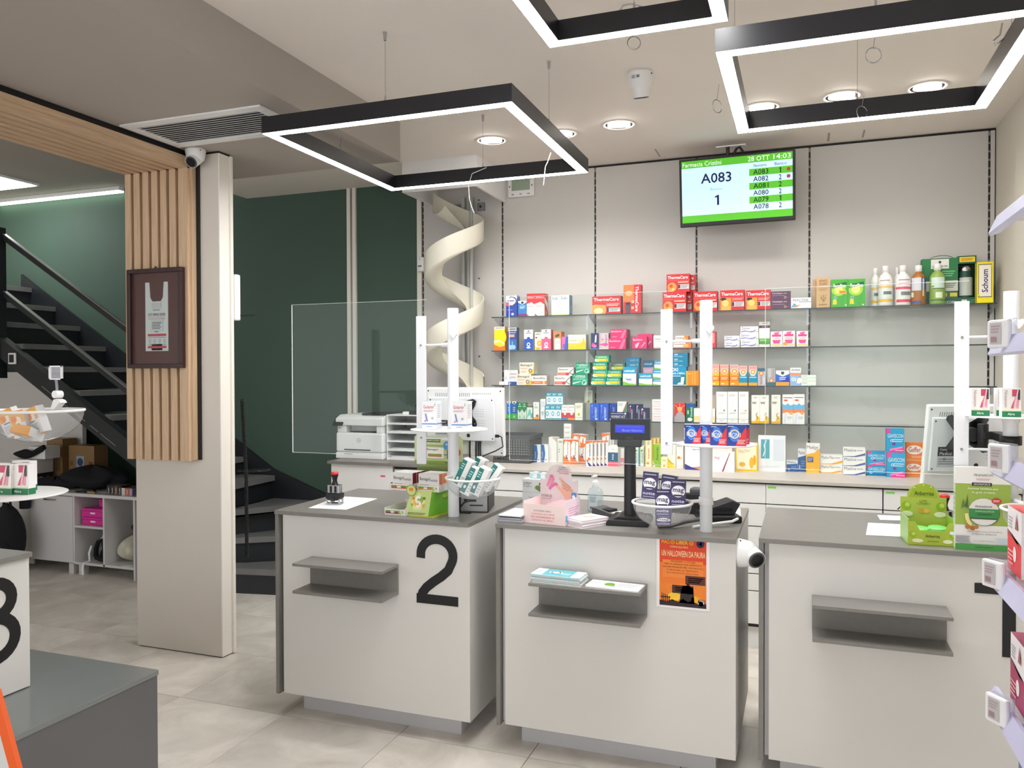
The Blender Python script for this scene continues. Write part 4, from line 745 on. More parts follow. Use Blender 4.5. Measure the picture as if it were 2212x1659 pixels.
# --- fourth shelf
ENTRY(3, 4, 200, 742, 258, 960, vicks(), 'slim blue and green carton'); ENTRY(3, 4, 262, 742, 330, 960, vicks('#1c60a8'), 'slim blue and green carton')
gr = lambda: D(c=D(f=H('#dcecde'), s=H('#1c7a40'), t=H('#1c8048')), f=[RR(0, .6, 1, 1, '#1c8a4c'), PP([(0, .6), (1, .6), (.5, .38)], '#1c8a4c'), EE(.5, .9, .12, .04, '#d8f4dc'), LL(.15, .72, .85, .82, 1, '#bfe8c8'), PP([(.2, .05), (.5, .3), (.8, .05)], '#8cd0a0')])
ENTRY(3, 4, 338, 755, 392, 960, gr(), 'slim green pointed carton'); ENTRY(3, 4, 394, 755, 450, 960, gr(), 'slim green pointed carton')
ENTRY(3, 4, 455, 785, 525, 960, D(c=D(f=H('#e0f2ee'), s=H('#88b8b0'), t=H('#d8d8c8')), f=[RR(0, .84, 1, .98, '#3a3428'), LL(.15, .88, .85, .95, 1, '#d8b840'), PP([(0, .1), (.4, .7), (.6, .7), (1, .1), (.5, .3)], '#7cc8b8'), PP([(.6, .1), (1, .5), (1, .1)], '#5ab0a0')]), 'slim white and sea green carton')
ENTRY(3, 4, 535, 750, 610, 962, D(c=D(f=H('#f2f0ec'), s=H('#d0ccc8'), t=H('#f4f4f4')), f=[RR(0, 0, 1, .12, '#f0a43c'), EE(.65, .2, .25, .08, '#e8842c'), LL(.15, .65, .8, .75, 2, '#a8a49c'), EE(.4, .88, .08, .03, '#90908c'), SS([(.75, .3), (.6, .22), (.8, .16)], .003, '#403830')]), 'white carton with orange foot', d=.05)
ENTRY(3, 4, 625, 710, 690, 965, D(c=D(f=H('#eceef0'), s=H('#c8ccd0'), t=H('#f4f4f4')), f=[RR(.15, .6, .85, .9, '#d8dce0'), LL(.2, .2, .8, .4, 3, '#a8b0b8'), EE(.3, .34, .1, .03, '#788088')]), 'slender pale grey carton', d=.04)
for j, (y0, y1, o) in enumerate(((790, 965, 0), (630, 787, 20))):
    for i, (a, b) in enumerate(((680, 747), (749, 813), (815, 886))): ENTRY(3, 4, a+o, y0, b+o, y1, teal3(), 'small white and teal drops carton', d=.05)
wr2 = lambda c1: D(c=D(f=H('#f2eeec'), s=H('#d4ccc8'), t=H('#f4f0ee')), f=[RR(0, .1, 1, .48, '#d83848'), EE(.55, .42, .2, .1, '#f8e0dc'), RR(0, 0, 1, .14, c1), LL(.1, .82, .9, .9, 1, '#b0a8a8'), LL(.1, .6, .7, .68, 1, '#d8c8c4')])
ENTRY(3, 4, 890, 785, 970, 968, wr2('#3c88c0'), 'white and red carton with blue foot'); ENTRY(3, 4, 972, 785, 1055, 968, wr2('#f09a3c'), 'white and red carton with orange foot')
ENTRY(3, 4, 1060, 762, 1155, 970, D(c=D(f=H('#eef0dc'), s=H('#c4c4cc'), t=H('#e8ecc8')), f=[EE(.5, .34, .16, .09, '#b4c030'), LL(.15, .68, .85, .88, 3, '#b0b098'), RR(0, .14, 1, .16, '#a8b088')], r=[RR(.25, 0, .3, 1, '#a0a0a8'), RR(.55, 0, .6, 1, '#a0a0a8')]), 'cream carton with olive emblem', d=.09)
ENTRY(3, 4, 1180, 600, 1280, 975, D(c=D(f=H('#d8d8bc'), s=H('#b8b89c'), t=H('#dcdcc4')), f=[EE(.5, .62, .14, .05, '#98a428'), LL(.2, .78, .85, .94, 3, '#a0a088'), RR(0, .52, 1, .53, '#909878')]), 'tall olive and cream carton set back', dy=.1)
ENTRY(3, 4, 1250, 765, 1365, 975, moment(), 'royal blue carton'); ENTRY(3, 4, 1370, 765, 1480, 975, moment(), 'royal blue carton'); ENTRY(3, 4, 1485, 765, 1580, 975, moment(), 'royal blue carton half hidden', dy=.06)
ENTRY(3, 4, 1490, 875, 1720, 978, mact(), 'flat navy carton lying in front', d=.045, dy=-.005); ENTRY(3, 4, 1592, 742, 1715, 872, D(c=D(f=H('#e8e8e4'), s=H('#3c7858'), t=H('#f0f0ec')), f=[PP([(.55, 0), (1, 1), (1, 0)], '#5a8870'), SS([(.55, 0), (1, 1)], .004, '#d84848'), LL(.1, .6, .6, .85, 3, '#b8b8b4')]), 'grey and green carton on the flat navy one', d=.035)
ENTRY(3, 4, 1733, 775, 1815, 970, mactv(), 'slim navy carton'); ENTRY(3, 4, 1820, 775, 1905, 970, mactv('#e8e8ff'), 'slim navy carton'); ENTRY(3, 4, 1872, 820, 1990, 980, mactv(), 'navy carton with pink mark in front', dy=-.012, d=.03)
wp = lambda: D(c=D(f=H('#ece8ea'), s=H('#d0ccd0'), t=H('#f0eef0')), f=[LL(.1, .6, .8, .72, 1, '#e0607c'), LL(.1, .3, .9, .4, 1, '#c8b8c0'), RR(0, 0, 1, .1, '#d8d4d8')])
for (a, b) in ((900, 995), (803, 897), (715, 800)): ENTRY(3, 4, 2030, a, 2220, b, wp(), 'white carton with pink lettering', d=.06)
ENTRY(3, 5, 315, 722, 440, 945, D(c=D(f=H('#d83c34'), s=H('#a02c28'), t=H('#d04038')), f=[PP([(.2, 0), (1, 0), (1, .3), (.7, .55), (.35, .55), (0, .25), (0, 0)], '#a8a4a8'), EE(.5, .68, .22, None, '#f4c480'), EE(.5, .68, .13, None, '#f08c3c'), SS([(.5, .68), (.5, 1)], .002, '#f8d0b0'), SS([(.5, .68), (0, .9)], .002, '#f8d0b0'), SS([(.5, .68), (1, .9)], .002, '#f8d0b0')]), 'red carton with target and grey body')
ENTRY(3, 5, 455, 730, 555, 950, D(c=D(f=H('#1c7454'), s=H('#14503c'), t=H('#2a5c90')), f=[RR(0, .82, 1, 1, '#2a5a9c'), ('t', 'Dicodral', .5, .3, .72, .8, H('#f0f8f0'), 1, .02), EE(.45, .15, .3, .1, '#e8f0ec'), LL(.15, .3, .3, .75, 1, '#b8e0c8')]), 'dark green carton with blue top')
ENTRY(3, 5, 547, 785, 620, 950, amox('#f2efe8', '#f4d490'), 'low white carton left of white pole', d=.04, dy=-.008); ENTRY(3, 5, 730, 790, 800, 955, amox('#f0ece4', '#f0d8a8'), 'low cream carton right of white pole', d=.04); ENTRY(3, 5, 735, 628, 808, 955, amox('#c8b8a4', '#d8d0c4'), 'tall beige carton right of white pole', dy=.06)
for i, (a, b, c) in enumerate(((813, 945, '#6c9a94'), (950, 1073, '#5c9088'), (1080, 1198, '#d8a858'))): ENTRY(3, 5, a, 587, b, 959, tallw(c), ('tall white carton with grey swirl', 'tall white carton with grey green swirl', 'tall white carton with amber dot')[i], d=.06)
ENTRY(3, 5, 1235, 628, 1333, 970, babyy(), 'tall cream carton with yellow foot'); ENTRY(3, 5, 1335, 628, 1442, 970, babyy(), 'tall cream carton with yellow foot', d=.05); ENTRY(3, 5, 1473, 625, 1580, 970, babyy(), 'lone tall cream carton with yellow foot', d=.05)
ENTRY(3, 5, 1605, 620, 1733, 972, neo(), 'tall white carton with blue mountains'); ENTRY(3, 5, 1735, 617, 1867, 972, neo(), 'tall white carton with blue mountains', d=.06)
# --- worktop
bw = lambda: D(c=D(f=H('#f2f2f0'), s=H('#d0d0d0'), t=H('#f4f4f4')), f=[RR(0, 0, .45, 1, '#2a6cb0'), PP([(.45, 0), (.6, .5), (.45, 1)], '#2a6cb0'), ('t', 'Tachi', .12, .2, .3, .6, H('#e8f4fc'), 1), LL(.6, .1, .8, .2, 1, '#4a8cc8')])
ENTRY(4, 4, 545, 1290, 625, 1505, bw(), 'white carton with blue spine', d=.06); ENTRY(4, 4, 628, 1285, 725, 1505, bw(), 'white carton with blue spine', d=.06)
ENTRY(4, 4, 730, 1190, 830, 1505, D(c=D(f=H('#f0ece8'), s=H('#d4d0cc'), t=H('#f2f0ee')), f=[PP([(.4, 1), (1, .8), (1, 1)], '#d8b8a8'), ('t', 'flector', .16, .1, .3, .6, H('#c8c4c0'), 1)]), 'tall plain off-white carton', d=.06)
ENTRY(4, 4, 832, 1215, 910, 1505, D(c=D(f=H('#f0f2e8'), s=H('#d0d4cc'), t=H('#f2f4ee')), f=[LL(.3, .84, .9, .94, 2, '#3c6858'), RR(0, 0, .1, 1, '#e4ecc4'), LL(.3, .4, .5, .6, 2, '#98a898')]), 'tall white carton with green mark', d=.06)
ENTRY(4, 4, 912, 1220, 1000, 1525, nuro(), 'white and orange pain relief carton', d=.07); ENTRY(4, 4, 1002, 1220, 1100, 1528, nuro(), 'white and orange pain relief carton', d=.09)
ENTRY(4, 4, 1018, 1155, 1130, 1525, nuro(), 'white carton with red print set back', d=.1, dy=.13); ENTRY(4, 4, 905, 1215, 1010, 1520, D(c=D(f=H('#f0eeec'), s=H('#c8c4c4'), t=H('#f2f0f0')), f=[]), 'white carton hidden behind orange ones', d=.1, dy=.15)
for (a, b) in ((1150, 1213), (1088, 1148), (1020, 1086)): ENTRY(4, 4, 920, a, 1012, b, D(c=D(f=H('#f2efed'), s=H('#c8c2c0'), t=H('#e8e4e2')), f=[LL(.1, .15, .85, .45, 2, '#a89c9c')]), 'small white carton in a leaning tower', d=.07, dy=.15)
nuc = nuro(); nuc['f'] = nuc['f']+[PP([(.0, .6), (.3, .62), (.2, .78), (.45, .7), (.6, .9), (.7, .7), (1, .7), (.85, .58), (.5, .55)], '#ee7c2c')]
ENTRY(4, 4, 1105, 1160, 1195, 1525, nuc, 'white carton with orange starburst', d=.07)
ENTRY(4, 4, 1190, 1235, 1280, 1560, nurow(), 'white and navy carton at the front of a row', n=4, d=.016, ndx=.021)
ENTRY(4, 4, 1395, 1140, 1485, 1530, nurow(), 'tall white and navy carton behind display pole', n=2, d=.022, ndx=.012)
ENTRY(4, 4, 1475, 1300, 1600, 1555, D(c=D(f=H('#f2f0ee'), s=H('#d4d0ce'), t=H('#f4f2f0')), f=[RR(0, .22, 1, .68, '#2c5c80'), RR(0, 0, 1, .22, '#ee6c7c'), LL(.4, .3, .6, .6, 3, '#e8f0f4'), LL(.3, .8, .7, .86, 1, '#c8c4c0')]), 'white carton with navy and coral bands', d=.08)
ENTRY(4, 4, 1605, 1340, 1690, 1540, amox('#f2eeee', '#f09ab0'), 'white carton with pink lower half', d=.06)
ans = lambda: D(c=D(f=H('#f2f4f0'), s=H('#8cb858'), t=H('#f0f4ec')), f=[RR(0, 0, .2, 1, '#3c9cc8'), RR(.2, 0, .3, 1, '#8cc040'), ('t', 'Ansiol', .45, .15, .75, .65, H('#4c8478'), 1, .02), EE(.55, .78, .18, .06, '#6aa848'), RR(.86, 0, .94, .9, '#60b0d8')])
ENTRY(4, 4, 1795, 1305, 1860, 1550, ans(), 'white carton with blue and green spine', d=.06); ENTRY(4, 4, 1862, 1305, 1930, 1550, ans(), 'white carton with blue and green spine', d=.06)
ENTRY(4, 4, 1940, 1215, 2030, 1560, D(c=D(f=H('#f4ecc8'), s=H('#d8a834'), t=H('#e8bc40')), f=[RR(0, 0, .14, 1, '#f0c030'), RR(.86, 0, 1, 1, '#f0c030'), ('t', 'Ketodol', .4, .3, .62, .66, H('#d84838'), 1, .02), EE(.4, .12, .2, .05, '#f0a040'), LL(.3, .78, .7, .92, 3, '#90b0b8')]), 'tall cream and gold carton', n=2, d=.045, ndx=.016)
ENTRY(4, 4, 2030, 1280, 2140, 1560, D(c=D(f=H('#94c424'), s=H('#e4d838'), t=H('#e8e078')), f=[('t', 'Anacrotis', .42, .28, .72, .88, H('#3c6820'), 1, .02), PP([(0, 0), (.35, 0), (0, .4)], '#f4f4dc'), EE(.15, .08, .08, .03, '#405878')]), 'lime green carton', d=.06)
ENTRY(4, 5, 155, 1370, 230, 1495, D(c=D(f=H('#f8f0c8'), s=H('#e8dca0'), t=H('#f8f4d8')), f=[EE(.5, .2, .2, .12, '#e8a030'), LL(.2, .6, .8, .8, 2, '#c8b880')]), 'low pale yellow carton', d=.05); ENTRY(4, 5, 232, 1210, 330, 1495, D(c=D(f=H('#faf4dc'), s=H('#e0c83c'), t=H('#f4d840')), f=[PP([(0, 0), (1, 0), (.5, .2), (0, .46)], '#f8d818'), SS([(.1, .3), (.5, .2), (.9, .14)], .003, '#6a5030')]), 'cream carton with yellow triangle', d=.06)
ENTRY(4, 5, 335, 1200, 420, 1500, D(c=D(f=H('#f2f0ea'), s=H('#d4d0c8'), t=H('#f0eee8')), f=[EE(.35, .42, .2, .06, '#f09a2c'), PP([(.1, .36), (.5, .46), (.8, .36), (.5, .4)], '#e87c20'), LL(.1, .84, .9, .95, 2, '#a8a49c'), RR(0, .08, 1, .09, '#c8c4bc')]), 'white carton with orange blossom', d=.07)
ENTRY(4, 5, 440, 1205, 640, 1520, D(c=D(f=H('#f4f2f0'), s=H('#d8d4d0'), t=H('#f4f4f4')), f=[EE(.2, .92, .12, .05, '#e8a8a0'), LL(.35, .85, .8, .9, 1, '#f0a880'), TX('algoresin', .45, .74, .98, .8, '#5a5a98'), PP([(0, .22), (.4, .1), (1, 0), (0, 0)], '#3c3c90'), PP([(.4, .1), (1, .14), (1, .02)], '#f08c4c')]), 'white carton with navy swoosh left of pole', d=.07)
ENTRY(4, 5, 700, 1200, 1005, 1540, D(c=D(f=H('#f4f2f0'), s=H('#e0b048'), t=H('#f0eeec')), f=[TX('voltadol', .26, .84, .9, .96, '#3c3c44', 0, .02), RR(.28, .8, .85, .81, '#f0a878')]), 'white carton with grey lettering behind another', d=.07, dy=.06)
ENTRY(4, 5, 690, 1305, 1030, 1545, D(c=D(f=H('#f2eef0'), s=H('#d4d0d4'), t=H('#f2f0f2')), f=[TX('Argi', .3, .6, .48, .78, '#c8828c'), PP([(.56, .02), (.62, .02), (.85, .95), (.83, .95)], '#983c58'), LL(.52, .1, .6, .14, 1, '#d0c8cc')]), 'broad white carton with maroon slash', d=.04)
ENTRY(4, 5, 1045, 1200, 1310, 1535, D(c=D(f=H('#f4c81c'), s=H('#d8a810'), t=H('#f8dc58')), f=[RR(.05, .06, .93, .9, '#f4ecd0'), TX('Nata Med', .12, .68, .62, .78, '#c8a868'), LL(.12, .64, .45, .67, 1, '#e89878'), EE(.3, .24, .14, .08, '#e8b848'), EE(.72, .3, .1, .2, '#f0b838'), EE(.85, .4, .07, .18, '#e8a830')]), 'yellow framed carton with wheat ears', d=.05)
ENTRY(4, 5, 1315, 1115, 1640, 1540, D(c=D(f=H('#f0f2f6'), s=H('#d8dce4'), t=H('#f4f6f8')), f=[RR(.1, .36, .42, .9, '#58aab8'), SS([(.18, .42), (.26, .6), (.22, .72), (.3, .88)], .006, '#e0f4f8'), RR(.56, .3, .95, .9, '#e0e4ee'), LL(.08, .08, .8, .16, 2, '#dcdee4')]), 'large white boxed set with teal panel', d=.05)
ma = lambda: D(c=D(f=H('#2a64a8'), s=H('#1c4478'), t=H('#c8d4e4')), f=[PP([(0, .62), (1, .72), (1, 1), (0, 1)], '#eef0f6'), TX('Maalox', .08, .76, .85, .92, '#30406c', 0, .02), EE(.2, .2, .1, .1, '#a8c8ec'), LL(.4, .2, .9, .5, 3, '#6c9cd0')])
ENTRY(4, 5, 1655, 1405, 1785, 1540, ma(), 'low blue carton with white top', d=.05); ENTRY(4, 5, 1790, 1270, 1885, 1540, ma(), 'tall blue carton with white top', d=.05)
ENTRY(4, 5, 1888, 1205, 2050, 1555, D(c=D(f=H('#f4b420'), s=H('#c88c10'), t=H('#f0e8d8')), f=[PP([(0, .62), (.6, .68), (1, .84), (1, 1), (0, 1)], '#f4f0ec'), TX('Maalox', .06, .82, .88, .93, '#4a4450', 0, .02), TX('Plus', .6, .76, .9, .82, '#e89060'), RR(.08, .36, .52, .54, '#3c4470'), LL(.12, .38, .48, .52, 3, '#b8c0e8'), PP([(0, .0), (.5, .2), (1, 0)], '#f8c450')]), 'tall amber carton with white top', d=.05)
for (a, b) in ((575, 650), (492, 572)): ENTRY(4, 6, 450, a, 640, b, stk3('Maalox Plus', '#5a4a58', '#f4b030'), 'white and amber carton', d=.07)
for i, (a, b) in enumerate(((590, 667), (510, 587), (430, 507))): ENTRY(4, 6, 647, a, 838, b, stk3('Maalox', '#4a4a68', '#5468a4'), 'white and slate blue carton', d=.06)
ENTRY(4, 6, 852, 582, 1015, 672, gav(True), 'flat cyan carton', d=.06); ENTRY(4, 6, 852, 460, 1012, 580, gav(False), 'cyan carton with pink corner', d=.05)
ENTRY(4, 6, 1025, 470, 1185, 687, gav(False), 'tall cyan and pink carton', d=.05); ENTRY(4, 6, 1020, 265, 1175, 468, gav(False), 'tall cyan and pink carton', d=.05)
ENTRY(4, 6, 1190, 550, 1345, 682, geff(), 'orange carton with oval white label', d=.05); ENTRY(4, 6, 1190, 387, 1355, 548, geff(), 'orange carton with oval white label', d=.05)

NEAR = {0: 'top shelf', 1: 'second shelf', 2: 'third shelf', 3: 'fourth shelf', 4: 'rear worktop'}
for s in range(5):
    base = SZ[s] if s < 4 else WZ
    ents = ENT[s]; placed = []
    for e in ents:
        o = e['o']; xm = (e['x0']+e['x1'])/2; ym = (e['y0']+e['y1'])/2
        Y = SY+0.014+o.get('dy', 0)
        if s == 4:
            Y = 5.10+o.get('dy', 0)
            if o.get('dy', 0) == 0:
                q = PZ(xm, e['y1'], WZ)
                if 4.85 < q.y < 5.30: Y = q.y
                else:
                    for f_ in placed:
                        if f_['X0'] < PY(xm, ym, f_['Y']).x < f_['X1']: Y = f_['Y']
        e['X0'] = PY(e['x0'], ym, Y).x; e['X1'] = PY(e['x1'], ym, Y).x
        z0, z1 = PY(xm, e['y1'], Y).z, PY(xm, e['y0'], Y).z
        # stands on the shelf, or on the carton beneath it
        best = None
        if (z0-base) < 0.03:
            best = base
            for f_ in placed:
                if abs(f_['Z1']-z0) < 0.006 and f_['Z1']-f_['Z0'] < 0.03 and min(e['X1'], f_['X1'])-max(e['X0'], f_['X0']) > 0.5*(e['X1']-e['X0']): best = f_['Z1']; e['on'] = f_
        if best is None:
            for f_ in placed:
                ov = min(e['X1'], f_['X1'])-max(e['X0'], f_['X0'])
                if ov > 0.25*(e['X1']-e['X0']) and abs(f_['Z1']-z0) < 0.045 and (best is None or abs(f_['Z1']-z0) < abs(best-z0)): best = f_['Z1']; e['on'] = f_
        if best is None: best = base if s < 4 else z0
        e.update(Z0=best, Z1=z1, Y=Y); placed.append(e)
    seen = {}
    for e in sorted(placed, key=lambda q: (q['X0']+q['X1'])):
        r = e
        while 'on' in r: r = r['on']
        e['root'] = r
    roots = sorted([e for e in placed if 'on' not in e], key=lambda q: (q['x0']+q['x1']))
    for i, r in enumerate(roots): r['ord'] = i+1
    for e in placed:
        st = [f_ for f_ in placed if f_['root'] is e['root']]; st.sort(key=lambda q: q['Z0'])
        side = sorted([f_ for f_ in st if abs(f_['Z0']-e['Z0']) < 0.01], key=lambda q: q['X0'])
        pos = ''
        if len(st) > 1:
            lv = sorted(set(round(f_['Z0'], 2) for f_ in st)); k = min(range(len(lv)), key=lambda j: abs(lv[j]-e['Z0']))
            pos = 'bottom of ' if k == 0 else ('top of ' if k == len(lv)-1 else ('second up in ' if k == 1 else 'third up in '))
        w_ = e['X1']-e['X0']; h = e['Z1']-e['Z0']; des = e['des']; o = e['o']; d = o.get('d', min(0.07, w_*0.8, h*0.9))
        if s < 4: d = min(d, YB-0.03-e['Y'])
        lab = e['desc']+(', %s%s stack on %s' % (pos, ordn(e['root']['ord']), NEAR[s]) if pos else ', %s from left on %s' % (ordn(e['root']['ord']), NEAR[s]))
        if len(side) > 1: lab += ', column %s' % 'abcd'[side.index(e)]
        if lab in seen: lab += ', right one'
        seen[lab] = 1
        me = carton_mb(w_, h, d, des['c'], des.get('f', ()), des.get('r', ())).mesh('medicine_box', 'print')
        for k in range(o.get('n', 0)+1):
            ob = bpy.data.objects.new('medicine_box', me); col.objects.link(ob)
            ob.location = ((e['X0']+e['X1'])/2+k*o.get('ndx', 0.0), e['Y']+k*(d+0.0015), e['Z0'])
            ob.rotation_euler = (0, 0, 0)
            l2 = lab if k == 0 else ' '.join(e['desc'].split()[:4])+', %s behind the %s on %s' % (('', 'first', 'second', 'third', 'fourth')[k], ordn(e['root']['ord'])+' carton' if not pos else pos+ordn(e['root']['ord'])+' stack', NEAR[s])
            tag(ob, l2, 'medicine box', 'medicine boxes on the '+NEAR[s])
        e['obj'] = ob

# bottles and gift set at the right end of the top shelf
def bottle(px0, px1, py0, py1, Y, label, bodyc, capc, bands, clear=False, base=None):
    xm = (px0+px1)/2; a, b = PY(px0, (py0+py1)/2, Y).x, PY(px1, (py0+py1)/2, Y).x
    z0 = base; z1 = PY(xm, py0, Y).z; r = (b-a)/2; h = z1-z0
    t = thing('bottle', label, 'bottle', ((a+b)/2, Y, z0), 0, 'bottles on the top shelf')
    MB().lathe([(0.0005, 0), (r*.94, 0), (r, .01), (r, h*.6), (r*.95, h*.68), (r*.7, h*.77), (r*.42, h*.81), (r*.42, h*.84)], n=28, c=bodyc).build('body', 'print', t)
    MB().lathe([(r*.42, h*.84), (r*.46, h*.845), (r*.46, h*.99), (r*.4, h), (0.0005, h)], n=24, c=capc).build('cap', 'print', t)
    for (v0, v1, c, a0, a1) in bands:
        mb = MB(); n = 16
        vs = []
        for v in (v0, v1):
            for i in range(n+1):
                q = R(a0+(a1-a0)*i/n); vs.append((math.sin(q)*(r+0.0006), -math.cos(q)*(r+0.0006), v*h))
        mb.add(vs, [(i, i+1, i+n+2, i+n+1) for i in range(n)], c, True); mb.build('label_band', 'print', t)
    return t
k3 = lambda x, y: (1740+x*.2231, 530+y*.2231)
def bt(x0, y0, x1, y1, lab, bc, bands, dy=0.035):
    a = k3(x0, y0); b = k3(x1, y1); return bottle(a[0], b[0], a[1], b[1], SY+0.02+dy, lab, bc, H('#ececec'), bands, base=SZ[0])
yl = [(.44, .5, H('#f0c878'), -70, 70), (.1, .17, H('#f0bc30'), -70, 70), (.28, .36, H('#6a7478'), -20, 50), (.62, .64, H('#9a9a9a'), -50, 30), (.18, .3, H('#dfe8e2'), -80, 80)]
bt(632, 222, 724, 570, 'slim white bottle behind the yellow banded bottle on top shelf', H('#e6e8e2'), yl[:3], 0.1)
bt(703, 200, 845, 575, 'white bottle with yellow bands on the top shelf', H('#ecebe6'), yl)
bt(850, 215, 925, 570, 'white bottle half hidden behind the red banded bottle', H('#e6e4e2'), [(.44, .5, H('#e8b0b8'), -70, 70)], 0.09)
bt(868, 195, 1020, 570, 'white bottle with red bands on the top shelf', H('#eeecea'), [(.4, .46, H('#e05070'), -70, 70), (.08, .15, H('#e04858'), -60, 70), (.52, .56, H('#f0b0bc'), -40, 60), (.25, .34, H('#7a7c80'), -20, 60), (.62, .64, H('#8a8a8a'), -40, 50)])
bt(1020, 195, 1168, 566, 'amber bottle with white and blue label on the top shelf', H('#a86a28'), [(.36, .68, H('#d8d8e0'), -70, 15), (.36, .68, H('#2c4c98'), 15, 70), (.05, .1, H('#2c50a0'), -60, 15), (.2, .32, H('#e8e0d0'), -75, -45), (.22, .66, H('#d8d098'), 24, 40)])
bt(1198, 180, 1355, 566, 'green bottle with pale label on the top shelf', H('#94b058'), [(.4, .66, H('#d2e4da'), -55, 50), (.38, .4, H('#4a6a40'), -45, 50), (.16, .3, H('#e8f0d0'), -20, 30), (.09, .12, H('#3c7850'), -60, 70), (.42, .46, H('#7ab050'), -55, -30)])
# green gift set
a, b = k3(1128, 108), k3(1655, 552); Y = SY+0.1
x0, x1 = PY(a[0], 600, Y).x, PY(b[0], 600, Y).x; zt = PY((a[0]+b[0])/2, a[1], Y).z; hh = zt-SZ[0]; ww = x1-x0
t = thing('gift_set', 'green gift carton with handle and a can in its window', 'gift box', ((x0+x1)/2, Y, SZ[0]))
w1 = ww*.665
mb = carton_mb(w1, hh*.97, .07, dict(f=H('#1f7a44'), s=H('#155a34'), t=H('#1a6c3c')), [RR(.0, .1, 1, .3, '#1a6454'), RR(.25, .78, .75, .98, '#e8e8e0'), EE(.5, .92, .04, None, '#303a30'), TX('proverde', .3, .8, .72, .86, '#6a7a6a'), LL(.56, .6, .92, .74, 3, '#7cc890'), RR(.1, .3, 1, .52, '#d8d8cc'), LL(.58, .36, .95, .48, 3, '#6a7068'), RR(.62, .18, .7, .26, '#e8d820'), RR(.78, .18, .98, .26, '#e8d820'), RR(0, 0, 1, .14, '#1c5848'), TX('ZUCCARI', .62, .03, .9, .09, '#d8ece0')])
mb.build('carton_panel', 'print', t, loc=(-ww/2+w1/2, 0, 0))
mb = MB(); xo = -ww/2+w1; g = H('#1b5e44')
mb.box(xo, ww/2, 0, .07, 0, hh*.15, g).box(xo, ww/2, 0, .07, hh*.84, hh, g).box(ww/2-.004, ww/2, 0, .07, hh*.15, hh*.84, g).box(xo, ww/2-.004, .066, .07, hh*.15, hh*.84, H('#123c2c'))
decals(mb, [RR(.08, .2, .92, .85, '#f0d820'), LL(.16, .35, .84, .7, 2, '#c84828')], (xo, 0, hh*.84), (1, 0, 0), (0, 0, 1), (0, -1, 0), ww/2-xo, hh*.16)
decals(mb, [RR(.2, .1, .5, .7, '#e8ece8'), LL(.55, .15, .9, .7, 3, '#5a9880')], (xo, 0, 0), (1, 0, 0), (0, 0, 1), (0, -1, 0), ww/2-xo, hh*.15)
mb.build('window_frame', 'print', t)
cr = (ww/2-xo)*.38; cx_ = (xo+ww/2)/2-.003
cn = MB().lathe([(cr, 0), (cr, hh*.5), (cr*.95, hh*.53)], (cx_, .033, hh*.16), 24, H('#1d4438')).build('can', 'print', t)
MB().lathe([(cr*.95, hh*.53), (cr*.97, hh*.54), (cr*.9, hh*.63), (0.0005, hh*.65)], (cx_, .033, hh*.16), 24).build('can_cap', 'steel', cn)
mb = MB(); n = 12; vs = [(cx_+math.sin(R(-70+140*i/n))*(cr+.0006), .033-math.cos(R(-70+140*i/n))*(cr+.0006), hh*.16+v*hh) for v in (.03, .4) for i in range(n+1)]
mb.add(vs, [(i, i+1, i+n+2, i+n+1) for i in range(n)], H('#c8ccc8'), True); mb.build('can_label', 'print', cn)
MB().tube([(-ww*.12+.06*math.cos(math.pi-math.pi*i/10), .03, hh*.97+.02*math.sin(math.pi*i/10)) for i in range(11)], .0016, 6).build('handle', 'black', t)
